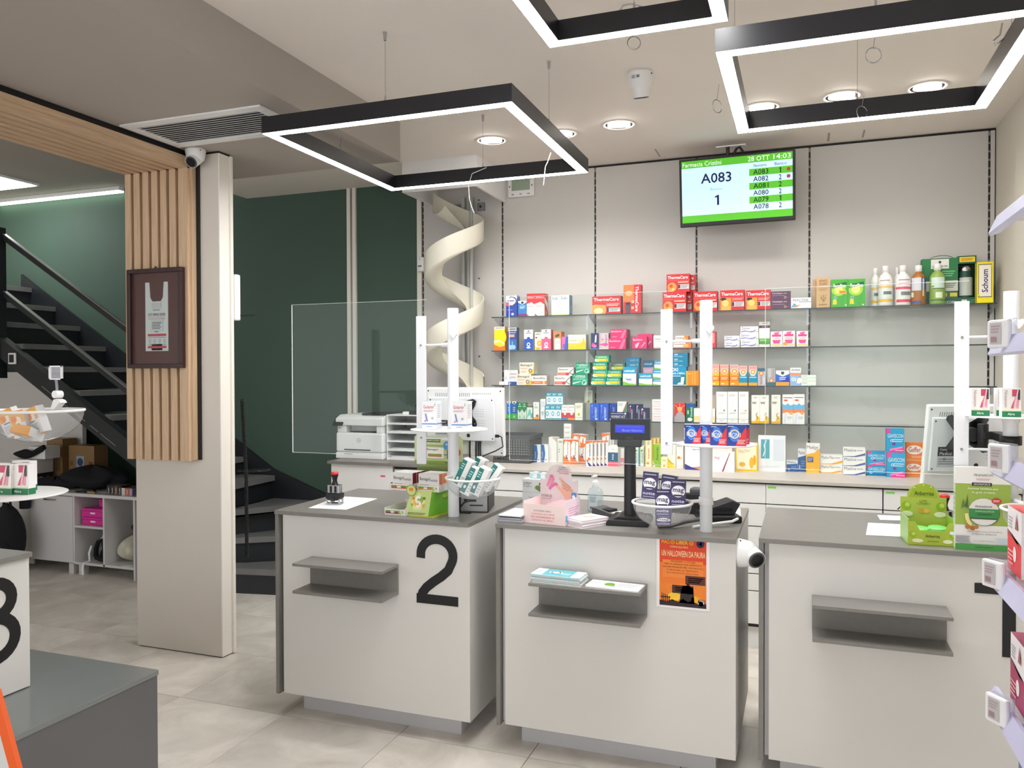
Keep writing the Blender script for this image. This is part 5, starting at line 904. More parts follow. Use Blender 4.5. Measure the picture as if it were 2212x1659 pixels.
# ================================================================== post stands with glass screens, trays and bowls
T0 = 0.95
def bowl_into(parent, cx, cy, zr, r, depth, tilt=0.0, arm_to=None):
    prof = [(r*math.cos(R(a)), -depth*math.sin(R(a))) for a in range(0, 91, 9)]
    prof[-1] = (0.0006, -depth)
    b = MB().lathe(prof, (0, 0, 0), 32).build('bowl', 'bowl_clear', parent, loc=(cx, cy, zr), rot=(tilt, 0, 0))
    MB().lathe([(r-0.004, 0), (r-0.004, 0.006), (r+0.004, 0.006), (r+0.005, 0.0), (r+0.002, -0.003), (r-0.004, 0)], (0, 0, 0), 36).build('rim', 'white', b)
    return b
def stand(x, y, label, disc=None, bowl=None, glass_l=0.66, top=1.862, bar_lo=1.175, arm2=1.292, glass_on=True, base=T0):
    t = thing('screen_stand', label, 'display stand', (x, y, base), 0, 'white post stands on the counters')
    z = lambda v: v-base
    MB().cyl((0, 0, 0), (0, 0, z(top)), 0.0245, n=28).build('post', 'white_metal', t, 0.001)
    br = MB().box(-0.178, -0.131, -0.004, 0.004, z(bar_lo), z(1.832)).build('clamp_bar', 'white_metal', t, 0.001)
    for a in (1.703, arm2):
        MB().cyl((-0.1335, 0, z(a)), (-0.03, 0, z(a)), 0.005, n=12).cyl((-0.055, 0, z(a)), (-0.02, 0, z(a)), 0.0085, 0.0105, 12).build('arm', 'white_metal', t)
        MB().cyl((-0.1545, -0.0075, z(a)), (-0.1545, -0.0035, z(a)), 0.0045, n=10).build('screw', 'metal_grey', br)
    # heart-shaped clamp knob
    hp = [(0, -0.024), (0.016, -0.004), (0.017, 0.006), (0.010, 0.013), (0.002, 0.009), (0, 0.006), (-0.002, 0.009), (-0.010, 0.013), (-0.017, 0.006), (-0.016, -0.004)]
    MB().prism([(0.017+a, z(1.75)+b) for a, b in hp], -0.036, -0.020, 'y').build('knob', 'white', t, 0.002)
    if glass_on:
        MB().box(-0.16-glass_l, -0.131, 0.0045, 0.0095, z(1.205), z(1.905)).build('glass_screen', 'glass_screen', t)
        e = MB(); x0, x1, z0, z1 = -0.1605-glass_l, -0.131, z(1.2045), z(1.9055)
        e.box(x0, x0+.0012, 0.0045, 0.0095, z0, z1).box(x0, x1, 0.0045, 0.0095, z1-.001, z1).box(x0, x1, 0.0045, 0.0095, z0, z0+.001)
        e.build('glass_edge', 'white', t)
    if disc:
        dx, dy, dz, dr = disc
        MB().lathe([(0.0005, 0), (dr*.97, 0), (dr, 0.002), (dr, 0.004), (dr*.97, 0.005), (0.0005, 0.005)], (dx, dy, z(dz)), 40).build('tray', 'white', t)
        MB().cyl((0, 0, z(dz)-0.02), (0, 0, z(dz)), 0.027, 0.03, 24).build('tray_collar', 'white', t)
    if bowl:
        bx, by, bz, r, dp = bowl
        b = bowl_into(t, bx, by, z(bz), r, dp)
        a = Vector((bx, by, z(bz))); d = Vector((-bx, -by, 0)); d.normalize()
        MB().cyl(a+d*r, (d.x*-0.02, d.y*-0.02, z(bz)), 0.007, n=10).build('bowl_arm', 'white', t)
        MB().cyl((0, 0, z(bz)-0.014), (0, 0, z(bz)+0.014), 0.0285, n=24).build('bowl_clamp', 'white', t)
    return t
S1 = (-1.443, 3.18); S2 = (-0.362, 3.205); S3 = (0.688, 3.25)
stand(*S1, 'white post stand with glass screen on the numeral 2 counter', (-0.02, 0, 1.330, 0.17), (0.118, -0.06, 1.130, 0.116, 0.09), 0.68)
stand(*S2, 'white post stand with glass screen on the poster counter', (0.045, -0.055, 1.300, 0.152), (-0.155, -0.105, 1.072, 0.114, 0.092), 0.67, bar_lo=1.25, arm2=1.296)
stand(*S3, 'white post stand with glass screen by the right wall', (0.015, -0.03, 1.418, 0.16), (0.032, -0.25, 1.128, 0.11, 0.085), 0.67, bar_lo=1.24, arm2=1.30)

def loose_box(name, label, w_, h, d, des, loc, rot=(0, 0, 0), cat='medicine box', group=None):
    o = carton_mb(w_, h, d, des['c'], des.get('f', ()), des.get('r', ()), des.get('t', ()), des.get('l', ())).build(name, 'print')
    o.location = loc; o.rotation_euler = rot
    return tag(o, label, cat, group)
gol = lambda: D(c=D(f=H('#f2f2f4'), s=H('#ececee'), t=H('#a8c8e4')), f=[TX('Golamir', .1, .74, .82, .86, '#c84858', 0, .02), TX('2', .84, .84, .92, .92, '#505058'), LL(.12, .62, .8, .7, 2, '#c0b8bc'), PP([(.3, .3), (.42, .28), (.3, .56), (.2, .56)], '#7c88c0'), EE(.22, .3, .05, None, '#d04050'), GG(.72, .4, .07, .4, '#505058'), RR(0, .18, 1, .215, '#3c7cc8'), LL(.3, .08, .7, .13, 1, '#90a8c0')], r=[LL(.15, .4, .85, .9, 8, '#b8b8c0'), RR(0, .18, 1, .215, '#3c7cc8')])
dz = 1.3355
loose_box('medicine_box', 'white throat spray carton on the round tray, left of the post', 0.066, 0.122, 0.07, gol(), (-1.52, 3.10, dz), (0, 0, R(8)), group='white cartons on the left tray')
loose_box('medicine_box', 'white throat spray carton on the round tray, half behind the post', 0.066, 0.122, 0.06, gol(), (-1.425, 3.085+0.125, dz), (0, 0, R(6)), group='white cartons on the left tray') if False else None
loose_box('medicine_box', 'white throat spray carton on the round tray, right of the post', 0.068, 0.124, 0.065, gol(), (-1.368, 3.075, dz), (0, 0, R(3)), group='white cartons on the left tray')
# blue and red cartons on the middle tray
bio = lambda: D(c=D(f=H('#1c3c8c'), s=H('#15306c'), t=H('#c8ccd8'), l=H('#14285c')), f=[PP([(1, 0), (1, .9), (.55, .3), (.45, 0)], '#d83440'), EE(.4, .55, .28, .36, '#3c78d8'), GG(.4, .55, .24, .22, '#f4e8a8'), TX('BION3', .1, .42, .72, .62, '#f6f4ea', 0, .03), LL(.06, .88, .36, .94, 1, '#d8e0f8'), LL(.55, .08, .96, .3, 4, '#f8c8c4')], l=[RR(.1, .2, .9, .8, '#e0e4f0'), LL(.2, .3, .8, .7, 4, '#40508c')])
for i, (px0, px1, py0, py1, Y, rz, lb) in enumerate(((1480, 1514, 917, 951, 3.10, 14, 'leftmost'), (1511, 1537, 917, 953, 3.12, -2, 'second'), (1534, 1570, 918, 955, 3.055, 6, 'third'), (1570, 1612, 917, 954, 3.05, 2, 'fourth'), (1588, 1618, 917, 950, 3.13, 0, 'rearmost right'))):
    a, b = PY(px0, py1, Y), PY(px1, py1, Y); zt = PY((px0+px1)/2, py0, Y).z
    loose_box('medicine_box', 'blue and red vitamin carton on the middle tray, '+lb, b.x-a.x, max(0.06, zt-1.3055), 0.04, bio(), ((a.x+b.x)/2, Y, 1.3055), (0, 0, R(rz)), group='vitamin cartons on the middle tray')
# white, pink and green cartons on the right tray and on the left tray
leg = lambda: D(c=D(f=H('#f0ece8'), s=H('#f2f0f0'), t=H('#f6f4f4')), f=[RR(0, 0, 1, .2, '#1c7a50'), RR(0, .2, 1, .24, '#d8dcb0'), PP([(.5, .3), (.78, .9), (.92, .9), (.86, .3), (.75, .3), (.7, .6)], '#e89aa8'), PP([(.45, .3), (.6, .3), (.66, .62), (.56, .5)], '#c85c74'), RR(.52, .72, .8, .96, '#c44c68'), RR(.82, .6, .94, .96, '#3c3c40'), PP([(.6, .3), (.8, .95), (.86, .95), (.7, .3)], '#f0c4c8'), ('t', 'Niveanum', .12, .34, .28, .92, H('#8c7c80'), 2), TX('Abre', .28, .06, .66, .15, '#d8f0e0', 0, .02)], r=[RR(0, 0, 1, .2, '#1c7a50')])
for i, (px0, px1, Y, lb) in enumerate(((2098, 2138, 3.18, 'standing alone at its left'), (2152, 2180, 3.20, 'half behind another'), (2164, 2206, 3.13, 'frontmost'))):
    a, b = PY(px0, 895, Y), PY(px1, 895, Y)
    loose_box('medicine_box', 'white carton with pink legs on the right tray, '+lb, b.x-a.x, 0.098, 0.032, leg(), ((a.x+b.x)/2, Y, 1.4235), (0, 0, R(4)), group='leg care cartons on the right tray')

# cartons lying in the bowls
st_ = lambda: D(c=D(f=H('#f4f4f2'), s=H('#e8e8e6'), t=H('#f2f2f0'), l=H('#1c7c78')), f=[RR(.0, .04, .5, .96, '#1c7c78'), LL(.08, .6, .42, .85, 3, '#a8d8d0'), EE(.25, .25, .12, .06, '#f0f4f2'), LL(.6, .1, .9, .4, 3, '#c0c0bc')])
bx, by, bz = S1[0]+0.118, S1[1]-0.06, 1.130
pos = [(-0.062, -0.03, -0.03, 0, 26, 0), (-0.016, -0.06, -0.06, -4, 26, 4), (0.03, -0.062, -0.06, 0, 24, 2), (0.045, 0.0, -0.045, -6, 34, 2), (-0.03, 0.035, -0.03, -6, 24, -4)]
nm = ['leaning at the left rim', 'front left', 'front right', 'tilted to the right rim', 'at the back']
for i, (dx, dy, dz_, rx, ry, rz) in enumerate(pos):
    loose_box('medicine_box', 'white and teal carton in the bowl on the left post, '+nm[i], 0.044, 0.122, 0.044, st_(), (bx+dx, by+dy, bz+dz_), (R(rx), R(ry), R(rz)), group='teal cartons in the left bowl')
mag = lambda: D(c=D(f=H('#3c3464'), s=H('#8078b4'), t=H('#4a4270')), f=[RR(0, .8, 1, 1, '#2c2848'), LL(.1, .86, .9, .95, 1, '#a8a4c8'), EE(.5, .56, .44, .22, '#f0eef4'), TX('mag', .14, .48, .86, .66, '#2c2850', 0, .03), RR(.2, .38, .8, .44, '#2c2848'), TX('notte', .1, .14, .9, .24, '#e0dcf0', 0, .02), LL(.1, .04, .9, .1, 1, '#c0b8dc')], r=[LL(.2, .3, .8, .8, 5, '#a8a0d0')])
bx, by, bz = S2[0]-0.155, S2[1]-0.105, 1.072
for i, (dx, dy, dz_, rx, ry, rz, lb) in enumerate(((-0.055, 0.01, 0.012, -6, 4, 4, 'upright at the left'), (0.06, 0.0, -0.012, -8, 2, 10, 'upright at the right'), (0.004, -0.012, -0.05, -14, -2, 0, 'low in the middle'), (0.01, 0.03, 0.0, -6, 6, -4, 'at the back'))):
    loose_box('medicine_box', 'purple and white carton in the middle bowl, '+lb, 0.058, 0.104, 0.036, mag(), (bx+dx, by+dy, bz+dz_), (R(rx), R(ry), R(rz)), group='purple cartons in the middle bowl')
loose_box('medicine_box', 'purple and white carton lying at the bottom of middle bowl', 0.058, 0.036, 0.07, mag(), (bx+0.01, by-0.03, bz-0.082), (R(-8), 0, R(12)), group='purple cartons in the middle bowl')

# ================================================================== monitors seen from behind
def monitor(loc, rz, tilt, w_, h, label, arm=None):
    t = thing('monitor', label, 'monitor', loc, rz, 'white monitors seen from behind')
    t.rotation_euler = (R(tilt), 0, rz)
    MB().box(-w_/2, w_/2, 0, 0.028, 0, h).build('back_cover', 'white', t, 0.006)
    MB().box(-w_/2+0.008, w_/2-0.008, 0.028, 0.031, 0.008, h-0.008).build('screen', 'black_gloss', t)
    MB().box(-w_*0.46, w_*0.40, -0.012, 0.0, h*0.22, h*0.86).build('rear_plate', 'white_metal', t, 0.004)
    v = MB(); n = 30
    for k in range(n):
        if k in (9, 10, 19): continue
        x = -w_*0.38+w_*0.74*k/n; hh = 0.018 if k < 19 else 0.006
        v.prism([(x, h*0.92-hh), (x+0.002, h*0.92-hh), (x+0.005, h*0.92), (x+0.003, h*0.92)], -0.0008, 0.0, 'y')
    v.build('vent_slots', 'grey_plastic', t)
    for (sx, sz) in ((-.47, .95), (.47, .95), (.47, .05), (-.47, .05)):
        MB().cyl((sx*w_, -0.0012, sz*h), (sx*w_, 0, sz*h), 0.0035, n=10).build('screw', 'black', t)
    for (sx, sz) in ((-.43, .82), (.37, .82), (.37, .26), (-.43, .26)):
        MB().cyl((sx*w_, -0.0132, sz*h), (sx*w_, -0.012, sz*h), 0.0032, n=10).build('screw', 'black', t)
    g = MB()
    for i in range(4):
        for j in range(10):
            if j == 5: continue
            g.box(w_*.16+i*0.012, w_*.16+i*0.012+0.008, -0.0126, -0.012, h*.38+j*h*.034, h*.38+j*h*.034+0.0012)
    g.build('vent_slots', 'metal_grey', t)
    e = MB().cyl((w_*.06, -0.0128, h*.3), (w_*.06, -0.012, h*.3), 0.009, n=16).build('badge', 'dark', t)
    mb = MB(); decals(mb, [('r', 0, 0, 1, 1, C(200,204,210)), LL(.06, .1, .94, .45, 3, '#888c94'), ('r', 0.0, .55, 1, 1, C(40,42,46)), TX('CompuGroup', .08, .8, .9, .93, '#e8e8e8'), TX('Medical', .08, .6, .6, .75, '#e8e8e8'), GG(.3, .4, .06, .3, '#303034')], (-w_*.38, -0.0122, h*.28), (1, 0, 0), (0, 0, 1), (0, -1, 0), w_*.26, h*.24)
    mb.build('rating_label', 'print', t)
    return t
m1 = monitor((-1.525, 3.50, 1.185), R(-2), 3, 0.405, 0.325, 'white monitor turned away on the numeral 2 counter')
# black mount plate with arm to the post
pl_ = [(-0.02, -0.05), (0.02, -0.055), (0.03, -0.04), (0.024, -0.022), (0.008, -0.008), (0.006, 0.012), (0.022, 0.03), (0.03, 0.05), (0.014, 0.058), (-0.02, 0.052)]
mp = MB().prism([(a+0.042, b*1.25+0.2) for a, b in pl_], -0.022, -0.0125, 'y').build('mount_plate', 'black_gloss', m1, 0.001)
for (a, b) in ((.056, .262), (.05, .145), (.064, .155)): MB().cyl((a, -0.0232, b), (a, -0.022, b), 0.003, n=10).build('bolt', 'steel', mp)
MB().cyl((0.0, -0.022, 0.19), (0.06, -0.29, 0.19), 0.011, n=14).build('mount_arm', 'black', m1)
for k, (x, c) in enumerate(((0.028, 'black'), (0.04, 'white'), (0.05, 'white'), (0.062, 'black'), (0.074, 'black'), (0.084, 'black'))):
    MB().tube([(x, -0.006, 0.075), (x, -0.01, 0.04), (x+0.004, -0.02, -0.02), (0.05+(x-0.05)*.3, -0.06, -0.1), (0.045, -0.09, -0.19)], 0.0026 if c == 'white' else 0.0035, 6).build('cable', c, m1)
MB().box(0.165, 0.185, -0.02, -0.013, 0.092, 0.106).build('plug', 'black', m1, 0.002)
MB().tube([(0.184, -0.016, 0.1), (0.2, -0.02, 0.095), (0.205, -0.02, 0.05), (0.17, -0.03, 0.03), (0.12, -0.05, 0.01), (0.09, -0.06, -0.02)], 0.003, 6).build('cable', 'black', m1)
m3 = monitor((0.62, 3.66, 1.10), R(20), 9, 0.36, 0.35, 'white monitor turned away on the counter by the right wall')
t = thing('screen_mount', 'black star-shaped monitor mount clamped to the right post', 'monitor mount', (S3[0], S3[1]+0.1, 1.335))
mp = MB()
star = []
for k in range(4):
    a = 45+90*k
    star += [(0.092*math.cos(R(a-9)), 0.092*math.sin(R(a-9))), (0.098*math.cos(R(a)), 0.098*math.sin(R(a))), (0.092*math.cos(R(a+9)), 0.092*math.sin(R(a+9))), (0.04*math.cos(R(a+45)), 0.04*math.sin(R(a+45)))]
MB().prism(star, 0.195, 0.203, 'y').build('star_plate', 'black_gloss', t, 0.001).location = (-0.085, 0, 0.0)
MB().cyl((-0.075, 0.14, 0.0), (-0.075, 0.2, 0.0), 0.028, n=20).build('tilt_hub', 'black', t, 0.002)
MB().cyl((-0.045, 0.12, -0.045), (-0.045, 0.12, 0.045), 0.019, n=20).build('swivel', 'black', t, 0.002)
MB().box(-0.045, 0.02, 0.10, 0.13, -0.014, 0.016).box(-0.02, 0.02, -0.05, 0.12, -0.014, 0.016).build('arm', 'black', t, 0.003)
MB().lathe([(0.0255, -0.016), (0.035, -0.016), (0.035, 0.016), (0.0255, 0.016)], (0, -0.1, 0), 24).build('post_clamp', 'black', t)

# ================================================================== things on the numeral 2 counter
def sheet(pts, label, marks=True, z=T0+0.0008, cat='paper'):
    cx = sum(p[0] for p in pts)/4; cy = sum(p[1] for p in pts)/4; mb = MB()
    c = C(240,241,244)
    mb.add([(p[0]-cx, p[1]-cy, 0) for p in pts]+[(p[0]-cx, p[1]-cy, 0.0006) for p in pts], [(0, 3, 2, 1), (4, 5, 6, 7), (0, 1, 5, 4), (1, 2, 6, 5), (2, 3, 7, 6), (3, 0, 4, 7)], c)
    if marks:
        a, b, d = Vector((*pts[0], 0)), Vector((*pts[1], 0)), Vector((*pts[3], 0))
        U, V = (b-a), (d-a)
        decals(mb, [LL(.12, .3, .6, .8, 6, '#d0d2d8'), LL(.65, .5, .9, .8, 3, '#d4d6dc')], (pts[0][0]-cx, pts[0][1]-cy, 0.0006), U.normalized(), V.normalized(), (0, 0, 1), U.length, V.length, 0.0001)
    o = mb.build('paper_sheet', 'paper'); o.location = (cx, cy, z); return tag(o, label, cat)
sheet([(-2.172, 3.15), (-1.977, 3.165), (-2.006, 3.50), (-2.229, 3.505)], 'white sheet of paper under the stamp on numeral 2 counter')
def stamp(loc, label, rz=0.0):
    t = thing('date_stamp', label, 'stamp', loc, rz, 'self-inking date stamps')
    MB().box(-0.036, 0.036, -0.022, 0.022, 0.0, 0.006).build('foot', 'steel', t, 0.001)
    f = MB()
    for sx in (-1, 1): f.box(sx*0.032-0.003, sx*0.032+0.003, -0.02, -0.012, 0.006, 0.05).box(sx*0.032-0.003, sx*0.032+0.003, 0.012, 0.02, 0.006, 0.05)
    f.build('guide_posts', 'steel', t)
    MB().prism([(-0.037, 0.03), (-0.025, 0.02), (0.025, 0.02), (0.037, 0.03), (0.037, 0.053), (-0.037, 0.053)], -0.024, 0.024, 'y').build('carriage', 'black', t, 0.002)
    MB().box(-0.008, 0.012, -0.028, -0.02, 0.016, 0.034).build('die_wheel', 'dark', t, 0.002)
    MB().box(-0.031, 0.031, -0.017, 0.017, 0.053, 0.093).build('window_case', 'steel', t, 0.002)
    for x in (-0.018, 0.006): MB().box(x, x+0.012, -0.0178, -0.0168, 0.056, 0.088).build('window_bar', 'black', t)
    MB().lathe([(0.018, 0.093), (0.014, 0.1), (0.0105, 0.112), (0.013, 0.126), (0.018, 0.14), (0.018, 0.142)], n=20).build('grip', 'black', t)
    MB().lathe([(0.018, 0.142), (0.0185, 0.148), (0.015, 0.153), (0.0005, 0.155)], n=20, c=C(214,40,44)).build('grip_cap', 'print', t)
    return t
stamp((-2.115, 3.285, T0+0.0022), 'chrome date stamp with red cap on the paper sheet', R(4))
stamp((0.512, 3.46, T0), 'date stamp with red cap behind the green lozenge display', R(30))
# lozenge counter display
t = thing('counter_display', 'green lozenge display of stepped trays on the numeral 2 counter', 'counter display', (-1.60, 3.20, T0), R(-3))
lg, dg, wh = H('#a8c060'), H('#6a7c3c'), H('#eeece8')
mb = MB(); hw = [(-0.155, 0), (0.1, 0), (0.1, 0.125), (0.09, 0.135), (-0.145, 0.135), (-0.155, 0.125)]
mb.prism([(a, b+0.2) for a, b in hw], 0.19, 0.194, 'y', H('#c4cc98'))
decals(mb, [RR(0, 0, 1, .12, '#8ca048'), ('r', .12, .76, .55, .9, H('#5c6c40')), TX('Non contengono zucchero', .14, .79, .53, .86, '#e8ecd8'), LL(.1, .6, .7, .7, 1, '#98a070'), RR(.24, .2, .62, .58, '#f0ede4'), TX('Benagol', .27, .46, .5, .55, '#50484a', 0, .02), RR(.29, .26, .58, .32, '#c87838'), RR(.29, .32, .58, .36, '#88983c'), EE(.7, .66, .09, .16, '#4a8cc4'), EE(.68, .7, .015, .03, '#f0f4f8'), EE(.74, .7, .015, .03, '#f0f4f8'), SS([(.7, .5), (.7, .2)], .004, '#303038'), SS([(.62, .34), (.78, .34)], .003, '#303038'), EE(.88, .44, .09, .17, '#d82830'), TX('Novita', .82, .41, .94, .47, '#f8e8e4'), TX('Benagol', .66, .04, .8, .1, '#50483c')], (-0.155, 0.19, 0.2), (1, 0, 0), (0, 0, 1), (0, -1, 0), 0.255, 0.135)
mb.build('header_card', 'print', t)
mb = MB(); mb.box(-0.09, 0.1, 0.1, 0.194, 0.0, 0.2, dg); mb.box(-0.03, 0.1, 0.02, 0.1, 0.075, 0.088, lg); mb.box(-0.15, 0.1, 0.06, 0.19, 0.098, 0.104, wh)
mb.build('back_stand', 'print', t)
mb = MB(); g0 = H('#c0d080')
mb.add([(-0.055, -0.08, 0), (0.068, -0.08, 0), (0.068, -0.045, 0.108), (-0.035, -0.045, 0.108)], [(0, 1, 2, 3)], g0)
mb.add([(0.068, -0.08, 0), (0.105, 0.10, 0), (0.105, 0.10, 0.104), (0.068, -0.045, 0.108)], [(0, 1, 2, 3)], H('#74b838'))
mb.add([(-0.055, -0.08, 0), (-0.035, -0.045, 0.108), (-0.03, 0.1, 0.104), (-0.05, 0.1, 0)], [(0, 1, 2, 3)], H('#a8b840'))
mb.add([(-0.035, -0.045, 0.108), (0.068, -0.045, 0.108), (0.105, 0.1, 0.1035), (-0.03, 0.1, 0.1035)], [(0, 1, 2, 3)], lg)
nn = Vector((0, -0.108, 0.035)).normalized(); vv = Vector((0, 0.035, 0.108)).normalized()
decals(mb, [PP([(.5, .95), (.8, .6), (.65, .25), (.35, .25), (.2, .6)], '#d8dca0'), EE(.5, .58, .2, .2, '#f0b048'), EE(.58, .66, .14, .14, '#88b040'), ('s', arcp(.5, .66, .1, 40, 270, 8)+arcp(.5, .48, .1, 90, -130, 8), .012, H('#f6f4e8')), EE(.28, .7, .06, .06, '#e8803c'), EE(.75, .72, .06, .05, '#4a7a34'), EE(.26, .45, .05, .05, '#90a838'), EE(.76, .44, .06, .06, '#e89a40'), LL(.12, .06, .9, .16, 2, '#5a6a30')], (-0.05, -0.08, 0), (1, 0, 0), vv, nn, 0.115, 0.113)
mb.box(-0.056, 0.1, -0.082, 0.1, 0.0, 0.003, H('#c8b838'))
mb.build('display_box', 'print', t)
mb = MB(); mb.add([(math.cos(R(a))*0.025-0.03, -0.055, math.sin(R(a))*0.025+0.11) for a in range(0, 360, 15)], [tuple(range(24))], H('#8c9a3c'))
mb.add([(math.cos(R(a))*0.022-0.03, -0.0555, math.sin(R(a))*0.022+0.11) for a in range(0, 360, 15)], [tuple(range(24))], H('#d4dc90'))
mb.add([(math.cos(R(a))*0.012-0.03, -0.056, math.sin(R(a))*0.008+0.114) for a in range(0, 360, 15)], [tuple(range(24))], H('#e8923c'))
mb.box(-0.032, -0.028, -0.0545, -0.035, 0.095, 0.125, H('#8c9a3c')); mb.build('round_badge', 'print', t)
def tray(parent, x0, x1, y0, y1, z0, c2):
    mb = MB(); h = 0.028; w_ = 0.0025
    mb.box(x0, x1, y0, y1, z0, z0+w_, wh).box(x0, x1, y0, y0+w_, z0, z0+h, wh).box(x0, x0+w_, y0, y1, z0, z0+h*1.2, wh).box(x1-w_, x1, y0, y1, z0, z0+h*1.2, wh).box(x0, x1, y1-w_, y1, z0, z0+h*1.5, wh)
    decals(mb, [RR(.06, .3, .7, .75, c2), RR(.06, .55, .7, .8, '#7c9440'), RR(.3, .42, .46, .72, '#e8ecd8'), EE(.78, .55, .12, .34, '#a8b448'), ('s', arcp(.8, .66, .05, 40, 270, 7, .16)+arcp(.8, .4, .05, 90, -130, 7, .16), .004, H('#f6f4e8'))], (x0, y0, z0), (1, 0, 0), (0, 0, 1), (0, -1, 0), x1-x0, h)
    return mb.build('carton_tray', 'print', parent)
tray(t, -0.145, -0.035, -0.095, 0.09, 0.0, H('#7c2840')[0] and '#7c2840')
tray(t, -0.150, -0.024, -0.04, 0.13, 0.104, '#c8442c'); tray(t, -0.012, 0.1, -0.035, 0.13, 0.104, '#e88a30')
ben2 = lambda c1: D(c=D(f=H('#e4e2e0'), s=H(c1), t=H('#eceae8')), f=[TX('Benagol', .06, .55, .55, .8, '#50484a', 0, .02), TX('herbals', .58, .56, .92, .72, '#88807c'), LL(.06, .3, .5, .4, 1, '#b8b4b0')], r=[RR(.3, 0, .34, 1, '#f0d8c8'), RR(.64, 0, .68, 1, '#f0d8c8')])
def lozenge(dx, dy, dz_, c1, lb):
    v = Matrix.Rotation(R(-3), 4, 'Z') @ Vector((dx, dy, dz_))
    loose_box('lozenge_box', lb, 0.104, 0.076, 0.11, ben2(c1), (-1.60+v.x, 3.20+v.y, T0+v.z), (0, 0, R(-3)), 'medicine box', 'lozenge cartons in the green display')
lozenge(-0.087, -0.034, 0.1068, '#7c2440', 'white lozenge carton with dark red side in green display'); lozenge(0.044, -0.029, 0.1068, '#ef8a50', 'white lozenge carton with orange side in green display')
# small black computer under the monitor
t = thing('mini_computer', 'black mini computer box behind the left post', 'computer', (-1.385, 3.30, T0), R(14))
MB().box(-0.075, 0.055, 0.0, 0.21, 0.0, 0.115).build('case', 'dark', t, 0.003)
MB().box(-0.07, 0.05, -0.002, 0.0005, 0.006, 0.109).build('rear_plate', 'metal_grey', t)
MB().box(-0.03, 0.03, -0.004, -0.0015, 0.03, 0.036).box(-0.055, 0.0, -0.006, -0.0015, 0.05, 0.062).build('ports', 'black', t)
MB().tube([(-0.03, -0.004, 0.055), (-0.05, -0.03, 0.05), (-0.075, -0.04, 0.02), (-0.07, -0.02, 0.004), (-0.02, -0.03, 0.004)], 0.004, 6).build('cable', 'black', t)

# ================================================================== printer, paper sorter, crate on the rear cabinet
px_, py_ = -2.95, 4.89
t = thing('printer', 'white laser printer with scanner lid on the rear cabinet', 'printer', (px_, py_, WZ))
MB().box(-0.19, 0.19, 0.0, 0.34, 0.0, 0.045).build('paper_tray', 'white', t, 0.006)
MB().box(-0.19, 0.19, 0.004, 0.34, 0.046, 0.185).build('body', 'white_gloss', t, 0.012)
MB().box(-0.18, 0.18, 0.09, 0.34, 0.185, 0.25).build('rear_body', 'white', t, 0.004)
MB().box(-0.18, -0.11, 0.01, 0.09, 0.185, 0.235).build('side_cheek', 'white', t, 0.004)
MB().box(0.135, 0.18, 0.01, 0.09, 0.185, 0.235).build('side_cheek', 'white', t, 0.004)
MB().prism([(0.0, 0.235), (0.34, 0.25), (0.34, 0.31), (0.06, 0.31), (0.0, 0.285)], -0.19, 0.19, 'x').build('scanner_lid', 'white', t, 0.005)
MB().box(0.0, 0.19, 0.04, 0.3, 0.3105, 0.322).build('document_feeder', 'black', t, 0.004)
MB().box(-0.09, 0.12, 0.03, 0.088, 0.188, 0.192).build('output_tray', 'black', t)
mb = MB(); mb.prism([(-0.02, 0.235), (0.028, 0.295), (0.032, 0.292), (-0.014, 0.232)], -0.205, -0.125, 'x'); mb.build('touch_screen', 'black_gloss', t, 0.001)
MB().box(-0.12, 0.09, -0.001, 0.004, 0.062, 0.068).build('tray_slot', 'black', t)
MB().box(-0.12, -0.05, -0.001, 0.001, 0.03, 0.036).build('tray_handle', 'grey_plastic', t)
mb = MB(); decals(mb, [GG(.5, .5, .48, .16, '#8c9096'), ('t', 'hp', .3, .3, .7, .72, C(110,114,120))], (-0.018, 0.0038, 0.115), (1, 0, 0), (0, 0, 1), (0, -1, 0), 0.032, 0.032); mb.build('logo', 'print', t)
MB().box(-0.17, -0.155, 0.0095, 0.011, 0.215, 0.22).build('usb_port', 'black', t)
t = thing('paper_sorter', 'white paper sorter with five pigeonholes beside the printer', 'paper sorter', (-2.625, 4.93, WZ))
MB().box(-0.125, -0.119, 0, 0.3, 0, 0.315).build('side_panel', 'white', t)
MB().box(0.119, 0.125, 0, 0.3, 0, 0.315).build('side_panel', 'white', t)
MB().box(-0.119, 0.119, 0.294, 0.3, 0, 0.315).build('back_panel', 'wall_grey', t)
for k in range(6): MB().box(-0.125, 0.125, -0.002, 0.3, k*0.0615, k*0.0615+(0.012 if k < 5 else 0.006)).build('shelf', 'white', t, 0.001)
for k, n_ in ((0, 6), (1, 4), (3, 3)):
    for j in range(n_):
        sheet_ = MB().box(-0.1, 0.1, 0.02, 0.28, k*0.0615+0.0125+j*0.002, k*0.0615+0.0142+j*0.002).build('paper', 'white', t); sheet_.rotation_euler = (0, 0, R(random.uniform(-2, 2)))
t = thing('tape_dispenser', 'small black desk gadget on top of the paper sorter', 'desk item', (-2.56, 5.0, WZ+0.3135))
MB().box(-0.05, 0.05, 0, 0.08, 0, 0.025).build('base', 'black', t, 0.004)
MB().box(-0.01, 0.05, 0.01, 0.06, 0.025, 0.075).build('housing', 'black', t, 0.008)
MB().box(-0.1, -0.052, 0.0, 0.05, 0, 0.02).build('note_block', 'white', t, 0.002)
MB().cyl((-0.03, 0.01, 0.02), (-0.06, 0.0, 0.08), 0.0018, n=6).build('pen', 'grey_plastic', t)
